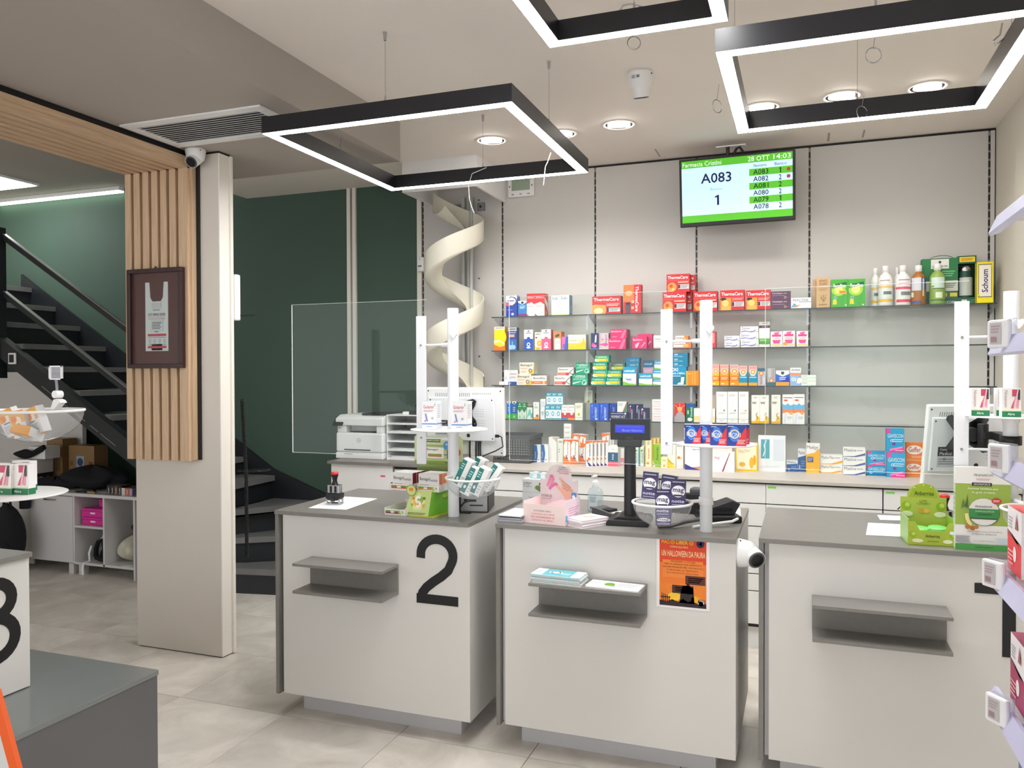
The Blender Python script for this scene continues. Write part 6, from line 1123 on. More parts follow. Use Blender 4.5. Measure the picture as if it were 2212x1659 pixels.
# grey perforated crate
t = thing('basket', 'grey perforated plastic basket on the rear worktop', 'basket', (-1.845, 5.0, WZ), R(2))
def wall_grid(mb, x0, x1, z0, z1, y, th, axis, nx, nz):
    dx, dz_ = (x1-x0)/nx, (z1-z0)/nz; b = 0.24
    for i in range(nx+1):
        x = x0+dx*i; a = (x-dx*b/2, x+dx*b/2)
        if axis == 'y': mb.box(a[0], a[1], y, y+th, z0, z1)
        else: mb.box(y, y+th, a[0], a[1], z0, z1)
    for j in range(nz+1):
        z = z0+dz_*j; a = (z-dz_*b/2, z+dz_*b/2)
        if axis == 'y': mb.box(x0, x1, y, y+th, a[0], a[1])
        else: mb.box(y, y+th, x0, x1, a[0], a[1])
MB().box(-0.13, 0.13, 0, 0.30, 0, 0.006).build('floor_panel', 'crate', t)
for y in (0.0, 0.296):
    mb = MB(); wall_grid(mb, -0.12, 0.12, 0.02, 0.16, y, 0.004, 'y', 13, 8); mb.box(-0.13, 0.13, y, y+0.004, 0.0, 0.022); mb.box(-0.135, 0.135, y-0.004, y+0.008, 0.158, 0.185); mb.build('lattice_wall', 'crate', t)
for x in (-0.13, 0.126):
    mb = MB(); wall_grid(mb, 0.01, 0.29, 0.02, 0.16, x, 0.004, 'x', 13, 8); mb.box(x, x+0.004, 0.0, 0.3, 0.0, 0.022); mb.box(x-0.004, x+0.008, 0.0, 0.3, 0.158, 0.185); mb.build('lattice_wall', 'crate', t)
mb = MB(); decals(mb, [('r', 0, 0, 1, .62, C(232,226,206)), ('r', 0, .68, .85, 1, C(236,210,50)), LL(.06, .1, .9, .5, 2, '#b0a890')], (-0.12, -0.005, 0.115), (1, 0, 0), (0, 0, 1), (0, -1, 0), 0.085, 0.055); mb.build('paper_tag', 'print', t)
# ================================================================== things on the poster counter
# halloween poster
p = thing('poster', 'orange halloween party poster taped to the middle counter', 'poster', (-0.4385, CMY+0.0145, 0.664))
mb = MB(); pw, ph = 0.203, 0.284
mb.add([(-pw/2, 0, 0), (pw/2, 0, 0), (pw/2, 0, ph), (-pw/2, 0, ph), (-pw/2, 0.0008, 0), (pw/2, 0.0008, 0), (pw/2, 0.0008, ph), (-pw/2, 0.0008, ph)], [(0, 1, 2, 3), (7, 6, 5, 4), (0, 4, 5, 1), (1, 5, 6, 2), (2, 6, 7, 3), (3, 7, 4, 0)], H('#f2eeee'))
pb = MB(); decals(mb, [RR(.06, .03, .94, .96, '#e04824'), RR(.06, .3, .94, .62, '#ee7c2c'), RR(.06, .1, .94, .34, '#f0842c'), RR(.12, .42, .88, .66, '#f0883a')], (-pw/2, 0, 0), (1, 0, 0), (0, 0, 1), (0, -1, 0), pw, ph, 0.00012)
rnd = random.Random(3)
dd = [('p', [(u, v), (u+.012, v+.004), (u+.008, v+.012)], H('#f8d040')) for u, v in [(rnd.uniform(.08, .9), rnd.choice([rnd.uniform(.3, .36), rnd.uniform(.7, .76), rnd.uniform(.12, .3)])) for _ in range(46)]]
fsil = [('p', [(.06, .03), (.94, .03), (.94, .09), (.8, .08), (.66, .12), (.6, .1), (.5, .14), (.42, .09), (.3, .12), (.2, .08), (.06, .1)], H('#2c2024')), ('p', [(.44, .08), (.72, .08), (.7, .3), (.66, .3), (.6, .36), (.56, .32), (.5, .32), (.46, .22)], H('#2a1e22')), ('e', .34, .16, .12, .06, H('#f8c838')), ('e', .74, .14, .08, .05, H('#f4b030')), RR(.55, .34, .92, .46, '#5a3028'), RR(.3, .21, .7, .32, '#4a2a28'), LL(.6, .36, .88, .44, 3, '#f0b088'), LL(.36, .23, .66, .3, 3, '#e8a080')]
for k in range(5): fsil += [('r', .1+k*.035, .08, .115+k*.035, .2-.01*k, H('#2c2024'))]
for k in range(4): fsil += [('r', .8+k*.035, .08, .812+k*.035, .15, H('#2c2024'))]
fsil += [('r', .08, .14, .27, .152, H('#2c2024')), ('e', .84, .1, .06, None, H('#d8e0e4')), ('e', .84, .1, .035, None, H('#708088'))]
txt = [TX('MAG', .1, .88, .25, .93, '#f8c83c', 0, .03), EE(.31, .905, .045, None, '#f0982c'), EE(.295, .915, .008, None, '#3a1c14'), EE(.325, .915, .008, None, '#3a1c14'), RR(.29, .89, .33, .897, '#3a1c14'), TX('LIBER', .38, .88, .6, .93, '#f8c83c', 0, .03), EE(.66, .905, .045, None, '#f0982c'), EE(.645, .915, .008, None, '#3a1c14'), EE(.675, .915, .008, None, '#3a1c14'), RR(.64, .89, .68, .897, '#3a1c14'), EE(.83, .9, .075, None, '#2c2450'), TX('4', .8, .87, .86, .93, '#f07888', 0, .03),
       TX('VI INVITA ALLA FESTA', .26, .83, .6, .855, '#f8e8c0', 0, .01), TX('UN HALLOWEEN DA PAURA', .1, .71, .92, .79, '#f4e8b0', 0, .03),
       TX('PROGRAMMA - 31 OTTOBRE', .28, .63, .74, .655, '#8a3c1c', 0, .01), TX('ORE 16 LABORATORI CREATIVI E', .14, .595, .86, .615, '#8a3c1c'), TX('GIOCHI PAUROSI PER I PIU PICCOLI', .12, .555, .88, .575, '#8a3c1c'), TX('A SEGUIRE LA MERENDA', .2, .515, .8, .535, '#8a3c1c'), TX('E LA SFILATA IN MASCHERA', .2, .475, .8, .495, '#8a3c1c')]
decals(mb, [dd[0]], (-pw/2, -0.0005, 0), (1, 0, 0), (0, 0, 1), (0, -1, 0), pw, ph, 0.0001)
for grp, off in ((dd, .0005), (fsil, .0006), (txt, .0009)):
    for d_ in grp: decals(mb, [d_], (-pw/2, -off, 0), (1, 0, 0), (0, 0, 1), (0, -1, 0), pw, ph, 0.0001)
s0 = mb.build('sheet', 'paper', p)
# small turret camera on the side of the middle counter
t = dome_cam((CMX+0.971, 3.16, 0.885), 'white turret security camera on the side of the poster counter', 1.0, (0, R(-90), 0), (-0.35, -1.0, -0.6))

# leaflets on the middle shelf
def pile(name, label, cx, cy, z, w_, d, n, top, rz, cols_=('#f2f2f2', '#e4e6ea'), th=0.0022, cat='leaflets', group=None):
    t = thing(name, label, cat, (cx, cy, z), rz, group)
    for k in range(n):
        mb = MB(); jx, jy = random.uniform(-.004, .004), random.uniform(-.004, .004)
        mb.box(-w_/2+jx, w_/2+jx, -d/2+jy, d/2+jy, k*th, k*th+th*.92, H(cols_[k % len(cols_)]))
        if k == n-1: decals(mb, top, (-w_/2+jx, -d/2+jy, k*th+th*.92), (1, 0, 0), (0, 1, 0), (0, 0, 1), w_, d, .0001)
        else: decals(mb, [('r', .25, 0, .78, 1, H('#58a8b0'))] if top and top[0] == 'teal' else [], (-w_/2+jx, -d/2+jy, k*th), (1, 0, 0), (0, 0, 1), (0, -1, 0), w_, th*.92, .0001)
        mb.build('leaflet', 'paper', t)
    return t
ZL = 0.749
top1 = [RR(.22, 0, .8, 1, '#68bcc8'), EE(.44, .5, .14, .2, '#f0f6f6'), GG(.44, .5, .1, .25, '#404850'), LL(.03, .2, .18, .7, 4, '#b8c0c4'), LL(.84, .2, .97, .6, 3, '#c8ccd0'), LL(.58, .2, .78, .5, 3, '#d8f0f4')]
pile('leaflet_pile', 'tall pile of teal and white leaflets on the counter shelf', CMX+0.30, CMY-0.065, ZL, 0.205, 0.095, 12, top1, R(-3), ('#f0f0f0', '#9cc4c8', '#e8e8ea'), 0.0028)
top2 = [EE(.4, .5, .1, .25, '#78a838'), LL(.55, .2, .95, .8, 5, '#b0b4b8'), LL(.05, .2, .25, .7, 4, '#c0c4c8'), RR(.45, .2, .52, .4, '#90a0a8')]
pile('leaflet_pile', 'thin pile of white leaflets with green logo on counter shelf', CMX+0.525, CMY-0.065, ZL, 0.21, 0.095, 3, top2, R(-4), ('#f2f2f2', '#e8e8ea'), 0.0018)

# pink donation box with rounded header
t = thing('donation_box', 'pale pink charity donation box with rounded header card', 'donation box', (-1.01, 3.125, T0), R(-8))
pk = H('#f2dcd8'); w_, dpt, hb = 0.19, 0.16, 0.083
mb = MB()
mb.box(-w_/2, w_/2, 0, 0.003, 0, hb, pk).box(-w_/2, -w_/2+0.003, 0.003, dpt, 0, hb+0.01, pk).box(w_/2-0.003, w_/2, 0.003, dpt, 0, hb+0.02, H('#f0e0e8')).box(-w_/2, w_/2, 0, dpt, 0, 0.003, pk).box(-w_/2+0.003, w_/2-0.003, 0.0031, dpt, hb*.6, hb*.62, H('#f0c0cc'))
decals(mb, [TX('SOSTIENI AIRC', .26, .64, .68, .72, '#4a3c40', 0, .02), TX('CONTRO LE FORME', .2, .48, .76, .56, '#d8506c', 0, .02), TX('PIU AGGRESSIVE DI', .2, .33, .76, .41, '#d8506c', 0, .02), TX('CANCRO AL SENO.', .21, .18, .74, .26, '#d8506c', 0, .02)], (-w_/2, 0, 0), (1, 0, 0), (0, 0, 1), (0, -1, 0), w_, hb, .0002)
decals(mb, [RR(.06, .2, .18, .5, '#58b0d8'), LL(.25, .15, .9, .85, 6, '#d8a8c8')], (w_/2, 0, 0), (0, 1, 0), (0, 0, 1), (1, 0, 0), dpt, hb, .0002)
mb.build('tray_box', 'print', t)
hd = [(-0.092, 0.0), (0.085, 0.0), (0.085, 0.15)]+[(-0.004+0.062*math.cos(R(a)), 0.152+0.062*math.sin(R(a))) for a in range(-10, 191, 15)]+[(-0.092, 0.15)]
mb = MB(); mb.prism([(a, b+0.02) for a, b in hd], dpt-0.003, dpt, 'y', H('#cfc6c6'))
decals(mb, [PP([(.0, .0), (.95, .0), (.95, .2), (.6, .3), (.2, .2)], '#e8dcdc'), PP([(.16, .68), (.3, .98), (.2, .75)], '#a87868'), SS([(.2, .55), (.3, .78), (.36, .72), (.26, .48)], .012, '#d880a0'), SS([(.24, .5), (.42, .62), (.52, .5)], .011, '#d070a0'), PP([(.5, .72), (.56, .74), (.7, .6), (.88, .5), (.86, .3), (.7, .3), (.58, .42), (.42, .56), (.48, .58), (.6, .5), (.56, .64)], '#d8a890'), SS([(.58, .68), (.72, .6), (.82, .54)], .004, '#b88470'), SS([(.6, .6), (.74, .54), (.84, .48)], .004, '#b88470'), SS([(.62, .54), (.76, .48)], .004, '#b88470'), TX('CI MANCA', .5, .93, .78, .96, '#6a5458'), TX('TANTO COSI', .48, .89, .82, .92, '#6a5458'), TX('MA C E MOLTO', .46, .85, .84, .88, '#d85878'), TX('DA FARE.', .52, .81, .78, .84, '#d85878'), TX('DONA 2E', .04, .33, .32, .38, '#5a4a50', 0, .02), LL(.04, .28, .3, .31, 1, '#a89498'), RR(.84, .3, .97, .45, '#4088c8'), EE(.9, .37, .04, None, '#d8ecf8')], (-0.092, dpt-0.003, 0.02), (1, 0, 0), (0, 0, 1), (0, -1, 0), 0.177, 0.214, .0002)
mb.build('header_card', 'print', t)
# booklets fanned beside it
top3 = [EE(.5, .62, .26, .2, '#a8a8ac'), EE(.46, .58, .07, .07, '#e8d068'), LL(.15, .15, .8, .3, 2, '#d8c8cc'), RR(0, 0, 1, .05, '#f0c8d0')]
pile('booklet_pile', 'pile of pink edged booklets beside the donation box', -0.845, 3.185, T0, 0.105, 0.15, 8, top3, R(-32), ('#f6f0f2', '#f4d8e0', '#f2f2f4'), 0.004)
# clear tray with brochures
t = thing('brochure_tray', 'clear acrylic tray of dark brochures at the counter corner', 'brochure tray', (-1.15, 3.20, T0), R(-3))
mb = MB(); a, b = 0.055, 0.095
mb.box(-a, a, -b, b, 0, 0.002).box(-a, a, -b, -b+0.002, 0, 0.022).box(-a, -a+0.002, -b, b, 0, 0.035).box(a-0.002, a, -b, b, 0, 0.035).box(-a, a, b-0.002, b, 0, 0.045); mb.build('tray', 'clear_plastic', t)
for k in range(6): MB().box(-a+.004, a-.004, -b+.004, b-.004, .0025+k*.0052, .007+k*.0052, H(('#3c3438', '#e8e6ea', '#5a5458', '#c8c4c8', '#2c282c', '#f0eef2')[k])).build('brochure', 'paper', t).rotation_euler = (0, 0, R((k*5) % 7-3))
# leaflet box with bird drawing
t = thing('leaflet_box', 'white leaflet box with a small green bird print', 'leaflet box', (-1.205, 3.56, T0), R(-4))
mb = carton_mb(0.105, 0.125, 0.07, dict(f=H('#dcdcdc'), s=H('#d4d8da'), t=H('#e8e8e8')), [RR(0, .5, 1, .52, '#c0c0c0'), TX('Un abbraccio', .06, .84, .46, .9, '#60646a'), TX('per tutta', .06, .77, .36, .83, '#60646a'), TX('la stagione', .06, .7, .46, .76, '#5c8a50'), EE(.76, .7, .14, .08, '#6c8c48'), EE(.86, .84, .05, .05, '#a03c48'), PP([(.7, .66), (.95, .5), (.92, .62)], '#5c8050'), ('s', arcp(.42, .36, .1, 200, 340, 6, .06), .003, H('#8a8a8e'))]); mb.build('carton', 'print', t)
for k in range(4): MB().box(-0.04+k*.02, -0.02+k*.02, 0.03, 0.055, 0.126, 0.15+.006*(k % 2), H(('#b8d4d8', '#e0e8e8', '#98c0c8', '#e8eef0')[k])).build('sachet', 'paper', t).rotation_euler = (0, R(4), 0)
# hand sanitiser
t = thing('sanitizer_bottle', 'clear hand sanitiser bottle with pump on the poster counter', 'bottle', (-0.885, 3.50, T0), R(-10))
mb = MB(); pr = [(0.031, 0), (0.034, 0.004), (0.034, 0.085), (0.028, 0.103), (0.014, 0.112), (0.014, 0.118)]
v = []; n = 24
for r_, z_ in pr:
    for i in range(n):
        q = 2*math.pi*i/n; v.append((r_*math.copysign(abs(math.cos(q))**.6, math.cos(q)), r_*.72*math.copysign(abs(math.sin(q))**.6, math.sin(q)), z_))
mb.add(v, [(j*n+i, j*n+(i+1) % n, (j+1)*n+(i+1) % n, (j+1)*n+i) for j in range(len(pr)-1) for i in range(n)], None, True)
glass('sanitizer', (0.86, 0.93, 0.95), 1.0, 0.05, 1.4, 0.25); mb.build('bottle_body', 'sanitizer', t)
MB().lathe([(0.0145, 0.116), (0.0145, 0.136), (0.011, 0.14), (0.005, 0.142), (0.005, 0.155), (0.009, 0.157), (0.009, 0.166), (0.0005, 0.168)], n=20).build('pump', 'white', t)
MB().box(-0.005, 0.005, -0.034, 0.0, 0.157, 0.165).build('nozzle', 'white', t, 0.002)
mb = MB(); decals(mb, [('r', 0, 0, 1, 1, C(222,232,236)), LL(.1, .5, .9, .9, 5, '#8aa0a8'), RR(.1, .05, .9, .22, '#7a9098')], (-0.02, -0.0252, 0.012), (1, 0, 0), (0, 0, 1), (0, -1, 0), 0.04, 0.065); mb.build('label_sticker', 'print', t)
# customer display on a pole
t = thing('customer_display', 'black customer price display on pole with blue screen', 'price display', (-0.685, 3.30, T0), R(4))
MB().prism([(-0.085, 0), (0.085, 0), (0.085, 0.016), (0.075, 0.024), (-0.075, 0.024), (-0.085, 0.016)], -0.1, 0.1, 'y').build('base', 'black', t, 0.002)
MB().prism([(-0.06, 0.024), (0.06, 0.024), (0.04, 0.034), (-0.04, 0.034)], -0.07, 0.07, 'y').build('base_step', 'black', t, 0.001)
MB().cyl((0, 0, 0.03), (0, 0, 0.36), 0.0255, 0.024, 24).build('pole', 'dark', t)
hd = bpy.data.objects.new('display_head', MB().box(-0.083, 0.083, -0.022, 0.022, 0.345, 0.435).mesh('display_head', 'black', 0.003)); col.objects.link(hd); hd.parent = t; hd.rotation_euler = (R(-3), 0, 0)
MB().box(-0.05, 0.05, -0.03, 0.015, 0.318, 0.348).build('neck', 'black', t, 0.006)
mb = MB(); decals(mb, [('r', 0, 0, 1, 1, C(14,14,18)), ('r', .11, .32, .88, .72, C(44,52,200)), LL(.14, .54, .8, .68, 1, '#4048b8'), TX('Buon Giorno', .3, .38, .82, .5, '#7c88f0')], (-0.08, -0.0222, 0.35), (1, 0, 0), (0, 0, 1), (0, -1, 0), 0.16, 0.082); mb.build('screen', 'screen', hd)
# card reader and phone base behind
t = thing('card_reader', 'grey and black card reader lying on the poster counter', 'card reader', (-0.80, 3.42, T0), R(-24))
MB().prism([(-0.07, 0), (0.07, 0), (0.07, 0.012), (-0.05, 0.035), (-0.07, 0.035)], -0.04, 0.04, 'y').build('body', 'grey_plastic', t, 0.003)
MB().box(-0.045, 0.02, -0.028, 0.028, 0.02, 0.031).build('keypad', 'black', t, 0.002)
MB().box(0.03, 0.075, -0.03, 0.03, 0.014, 0.022).build('slip_slot', 'white', t, 0.001)
t = thing('payment_terminal', 'black payment terminal on charging base behind the middle post', 'payment terminal', (-0.345, 3.48, T0), R(20))
MB().box(-0.08, 0.08, -0.09, 0.09, 0, 0.03).build('base', 'black', t, 0.006)
MB().prism([(-0.075, 0.03), (0.06, 0.03), (0.085, 0.075), (0.05, 0.09), (-0.05, 0.055)], -0.05, 0.05, 'y').build('handset', 'dark', t, 0.004)
MB().box(-0.03, 0.05, -0.052, -0.049, 0.045, 0.06).build('card_slot', 'black_gloss', t)
MB().tube([(-0.06, -0.09, 0.02), (-0.1, -0.14, 0.03), (-0.17, -0.16, 0.022), (-0.24, -0.19, 0.0105), (-0.29, -0.2, 0.0105)], 0.009, 8).build('cable', 'grey_plastic', t)
MB().tube([(0.06, -0.09, 0.02), (0.02, -0.15, 0.02), (-0.08, -0.17, 0.012), (-0.15, -0.2, 0.0075)], 0.006, 8).build('cable', 'white', t)
t = thing('desk_telephone', 'black desk device behind the bowl of purple cartons', 'telephone', (-0.50, 3.64, T0), R(-6))
MB().prism([(-0.06, 0), (0.09, 0), (0.09, 0.02), (-0.02, 0.09), (-0.06, 0.09)], -0.08, 0.08, 'x').build('body', 'black', t, 0.004)
MB().box(-0.075, -0.03, -0.05, 0.0, 0.085, 0.115).build('handset', 'black', t, 0.01)
MB().box(0.02, 0.07, -0.02, 0.04, 0.05, 0.11).build('paper_roll_cover', 'grey_plastic', t, 0.008)
sheet([(-0.316, 3.56), (-0.256, 3.58), (-0.275, 3.80), (-0.352, 3.79)], 'white paper slip at the back edge of the poster counter')
# ================================================================== things on the right counter
sheet([(0.225, 3.335), (0.36, 3.345), (0.40, 3.62), (0.252, 3.61)], 'white printed sheet left of the green lozenge display')
sheet([(0.305, 3.70), (0.40, 3.715), (0.41, 3.83), (0.303, 3.82)], 'small white slip at the back of the right counter', False)
t = thing('cordless_handset', 'black cordless handset standing behind the green lozenge display', 'handset', (0.415, 3.60, T0))
MB().box(-0.01, 0.035, -0.01, 0.03, 0, 0.11).build('body', 'black', t, 0.008)
MB().tube([(-0.01, 0.02, 0.09), (-0.03, 0.02, 0.085), (-0.05, 0.03, 0.06)], 0.0025, 6).build('cable', 'black', t)
# green lozenge tin display
gx = 0.435; t = thing('counter_display', 'lime green display box of round tins on right counter', 'counter display', (gx, 3.205, T0), R(4))
g1, g2 = H('#a9bd3c'), H('#8cb43c'); w_, dpt = 0.158, 0.15
hd = [(-0.079, 0), (0.079, 0), (0.079, 0.155)]+[(0.056*math.cos(R(a)), 0.155+0.052*math.sin(R(a))) for a in range(0, 181, 12)]+[(-0.079, 0.155)]
mb = MB(); mb.prism(hd, dpt-0.003, dpt, 'y', H('#b2c24c'))
lime = lambda u, v, s: [EE(u, v, s, None, '#94b424'), EE(u+s*.2, v+s*.25, s*.5, None, '#c0d858')]
decals(mb, [PP([(.18, .74), (.3, .95), (.5, 1), (.7, .95), (.82, .74)], '#a4b82c')]+lime(.13, .58, .11)+lime(.88, .58, .11)+[EE(.14, .44, .13, .05, '#e8ecc8'), EE(.86, .44, .13, .05, '#e8ecc8'), TX('Anberries', .3, .78, .72, .86, '#3c5418', 0, .01), TX('LIME', .42, .66, .58, .7, '#6a8420'), TX('E ZENZERO', .36, .61, .64, .65, '#6a8420'), EE(.45, .5, .07, .04, '#d8a038'), EE(.57, .5, .06, .04, '#e8b048'), EE(.3, .92, .015, None, '#f0f0c0'), EE(.66, .94, .015, None, '#f0f0c0'), EE(.5, .97, .015, None, '#f0f0c0')], (-0.079, dpt-0.003, 0), (1, 0, 0), (0, 0, 1), (0, -1, 0), w_, 0.207, .0002)
mb.build('header_card', 'print', t)
mb = MB(); fr = [(-0.079, 0), (0.079, 0), (0.079, 0.085), (0.055, 0.085), (0.04, 0.055), (-0.04, 0.055), (-0.055, 0.085), (-0.079, 0.085)]
mb.prism(fr, 0, 0.003, 'y', g1).box(-0.079, -0.076, 0.003, dpt, 0, 0.095, H('#a0c878')).box(0.076, 0.079, 0.003, dpt, 0, 0.095, g2).box(-0.079, 0.079, 0, dpt, 0, 0.003, g1)
decals(mb, lime(.1, .45, .08)+lime(.92, .45, .07)+[EE(.2, .2, .12, .08, '#e4e8bc'), EE(.82, .2, .1, .08, '#e4e8bc'), TX('Anberries', .36, .34, .66, .46, '#3c5418'), TX('LIME E ZENZERO', .4, .16, .64, .22, '#5a7418'), RR(.86, .5, .97, .62, '#e8ecf0')], (-0.079, 0, 0), (1, 0, 0), (0, 0, 1), (0, -1, 0), w_, 0.09, .0002)
mb.build('front_tray', 'print', t)
def tin(dx, dy, dz_, lb):
    v = Matrix.Rotation(R(4), 4, 'Z') @ Vector((dx, dy, dz_))
    o = thing('round_tin', lb, 'tin', (gx+v.x, 3.205+v.y, T0+v.z), 0, 'round green tins'); o.rotation_euler = (R(6), 0, 0)
    MB().lathe([(0.0005, 0), (0.03, 0), (0.031, 0.002), (0.031, 0.012)], n=28, c=H('#8cc878')).build('body', 'print', o)
    MB().lathe([(0.0318, 0.010), (0.0318, 0.02), (0.03, 0.022), (0.0005, 0.0222)], n=28, c=H('#7ad070')).build('lid', 'print', o)
tin(-0.03, 0.055, 0.034, 'round pale green tin at left in the lime display'); tin(0.03, 0.06, 0.038, 'round pale green tin at right in the lime display')
tin(0.0, 0.075, 0.006, 'round pale green tin at the bottom of lime display')
# big white and green display box
pxc = (0.507+0.676)/2
t = thing('counter_display', 'tall white and green throat lozenge display box', 'counter display', (pxc, 3.19, T0), R(2))
mb = carton_mb(0.172, 0.292, 0.03, dict(f=H('#ecebe8'), s=H('#e4e8e4'), t=H('#f0f0ee'), l=H('#dfe6df')), [RR(0, .3, 1, .8, '#9ab44c'), TX('PRANAROM', .34, .89, .68, .92, '#4a4a50', 0, .01), LL(.38, .84, .64, .87, 2, '#e0a0a8'), RR(.3, .775, .66, .815, '#26262a'), TX('AROMAFORCE', .33, .782, .63, .807, '#e8e8e8', 0, .02), TX('Azione lenitiva per', .22, .725, .78, .755, '#eef2dc', 0, .02), TX('la gola irritata', .3, .68, .72, .71, '#e4ead0', 0, .02),
     EE(.52, .46, .285, None, '#4a4a48'), EE(.515, .463, .28, None, '#e4e2de'), PP([(.24, .5), (.795, .5), (.79, .42), (.77, .385), (.265, .385), (.245, .42)], '#3c8c48'), RR(.27, .375, .76, .39, '#33503c'), TX('PRANAROM', .36, .515, .66, .54, '#4a4a50', 0, .02), TX('GOMME BALSAMICHE', .36, .462, .7, .48, '#c8e8c8'), LL(.4, .42, .66, .45, 1, '#286834'), EE(.74, .6, .09, .035, '#d03038'), LL(.68, .585, .8, .615, 2, '#f8e0e0'),
     PP([(.1, .5), (.14, .62), (.17, .52)], '#5a7a3c'), PP([(.17, .52), (.22, .68), (.23, .5)], '#48682c'), SS([(.2, .44), (.22, .36), (.28, .3)], .012, '#f0dc90'), EE(.22, .28, .05, None, '#b8783c'), EE(.31, .265, .05, None, '#a86c34'), EE(.38, .28, .04, None, '#b8783c'),
     TX('Con propoli, menta, EUCALIPTO', .22, .215, .84, .235, '#8c8c88'), TX('E MENTA PIPERITA', .3, .185, .74, .205, '#6a6a68', 0, .01), RR(0, .09, .26, .17, '#c4c4c8'), LL(0, .09, .26, .17, 7, '#8c8c94'), RR(.74, .09, 1, .15, '#c8d4dc'), TX('100% ORIGINE NATURALE', .32, .105, .7, .12, '#a8a88c'), RR(0, 0, 1, .075, '#4c9c4c'), LL(.36, .03, .68, .05, 1, '#2c702c')],
     left=[RR(0, .3, 1, .8, '#c8d8c0'), LL(.2, .4, .8, .7, 5, '#90a890')])
mb.build('carton', 'print', t)
MB().box(-0.086, 0.086, -0.004, -0.0025, 0.0, 0.02, H('#4c9c4c')).build('front_lip', 'print', t)
# ================================================================== queue screen
t = thing('tv_screen', 'queue number screen hanging on the back wall', 'television', (-0.402, 5.17, 2.725))
t.rotation_euler = (R(7), 0, R(-1.5))
w_, h = 0.70, 0.425
MB().box(-w_/2, w_/2, 0, 0.045, -h/2, h/2).build('housing', 'black', t, 0.004)
mb = MB(); gr_, lb_, dk = C(86,178,44), C(196,228,250), C(22,26,70)
d_ = [('r', 0, 0, 1, 1, lb_), ('r', 0, .885, 1, 1, gr_), ('r', 0, 0, 1, .115, gr_)]
for k in range(3): d_.append(('r', .62, .785-.109-k*.218, 1, .785-k*.218, gr_))
t1 = [('t', 'Farmacia Cristini', .012, .905, .37, .975, C(240,250,240)), ('t', '28 OTT', .61, .905, .80, .98, C(240,250,240)), ('t', '14:03', .835, .905, .985, .98, C(240,250,240)), ('t', 'A083', .18, .62, .46, .78, dk, 0, .02), ('t', 'Banco', .265, .5, .375, .545, C(136,180,170)), ('p', [(.326, .26), (.345, .26), (.345, .42), (.332, .42), (.308, .4), (.308, .375), (.326, .388)], dk), ('t', 'Numero', .66, .81, .775, .855, C(50,56,90)), ('t', 'Banco', .845, .81, .95, .855, C(50,56,90))]
for k, (a, b) in enumerate((('A083', '1'), ('A082', '2'), ('A081', '2'), ('A080', '2'), ('A079', '1'), ('A078', '2'))):
    z = .785-.109*(k+1)+.015
    tc_ = C(16,34,24) if k % 2 == 0 else dk
    t1 += [('t', a, .655, z, .79, z+.08, tc_, 0, .015), ('t', b, .88, z, .905, z+.08, tc_, 0, .015) if b == '2' else ('p', [(.892, z), (.901, z), (.901, z+.08), (.895, z+.08), (.883, z+.07), (.883, z+.058), (.892, z+.064)], tc_)]
t1 += [('e', .965, .735, .017, None, C(160,70,40)), ('e', .965, .625, .017, None, C(150,60,100))]
W2, H2 = w_-0.03, h-0.04; O2 = (-W2/2, -0.0004, -H2/2+0.006)
for q, off in ((d_[:1], 0), (d_[1:], .0003), (t1, .0006)):
    for dd_ in q: decals(mb, [dd_], (O2[0], O2[1]-off, O2[2]), (1, 0, 0), (0, 0, 1), (0, -1, 0), W2, H2, .0001)
mb.build('screen', 'screen', t)
MB().cyl((-0.05, 0.03, h/2-0.02), (-0.05, 0.03, h/2+0.055), 0.011, n=14).build('hanger_pole', 'black', t)
MB().tube([(-0.02, 0.04, h/2), (0.0, 0.05, h/2+0.04), (0.02, 0.05, h/2+0.05), (0.04, 0.05, h/2+0.02)], 0.008, 8).build('cable', 'black', t)
MB().box(-0.12, 0.06, 0.0, 0.1, h/2+0.054, h/2+0.06).build('ceiling_plate', 'white', t)
# wall thermostat panel and motion sensor
q = PY(1127, 405, YB)
t = thing('thermostat', 'white wall thermostat with green display beside the hood', 'thermostat', (q.x, YB, q.z-0.07))
MB().box(-0.1, 0.1, -0.022, 0, 0, 0.155).build('housing', 'white', t, 0.008)
MB().box(-0.07, 0.07, -0.024, -0.0215, 0.045, 0.14).build('display', 'grey_plastic', t).data.materials[0] = mat('lcd', C(150,166,148), 0.3)
for x in (-0.07, -0.01, 0.05): MB().box(x, x+0.018, -0.0245, -0.0215, 0.014, 0.022).build('button', 'metal_grey', t, 0.002)
for x in (-0.088, 0.082): MB().box(x, x+0.006, -0.0235, -0.0215, 0.07, 0.082).build('side_key', 'black', t)
q = PY(911, 573, YB-0.03)
t = thing('motion_sensor', 'small white motion sensor beside the spiral chute', 'sensor', (q.x, YB-0.012, q.z-0.05))
MB().box(-0.028, 0.028, -0.05, 0, 0, 0.11).build('housing', 'white', t, 0.012)
MB().box(-0.015, 0.015, -0.052, -0.049, 0.035, 0.045).build('lens', 'grey_plastic', t, 0.001)
MB().cyl((0, -0.0515, 0.09), (0, -0.049, 0.09), 0.004, n=10).build('indicator', 'metal_grey', t)
# service pipes and sockets behind the chute
t = thing('wall_pipes', 'pair of grey wall pipes behind the spiral chute', 'pipes', (PY(1012, 600, YB).x, YB-0.03, 0.975))
for k, x in enumerate((-0.03, 0.012, 0.04)): MB().cyl((x, 0, 0), (x, 0, 1.9), (0.016, 0.011, 0.011)[k], n=14).build('pipe', 'chute_pipe', t)
for x in (-0.11, 0.08): MB().box(x, x+0.055, 0.01, 0.028, 1.80, 1.86).build('fixing_plate', 'metal_grey', t)
MB().cyl((0.107, 0.006, 1.83), (0.107, 0.01, 1.83), 0.008, n=12).build('fixing_bolt', 'black', t)
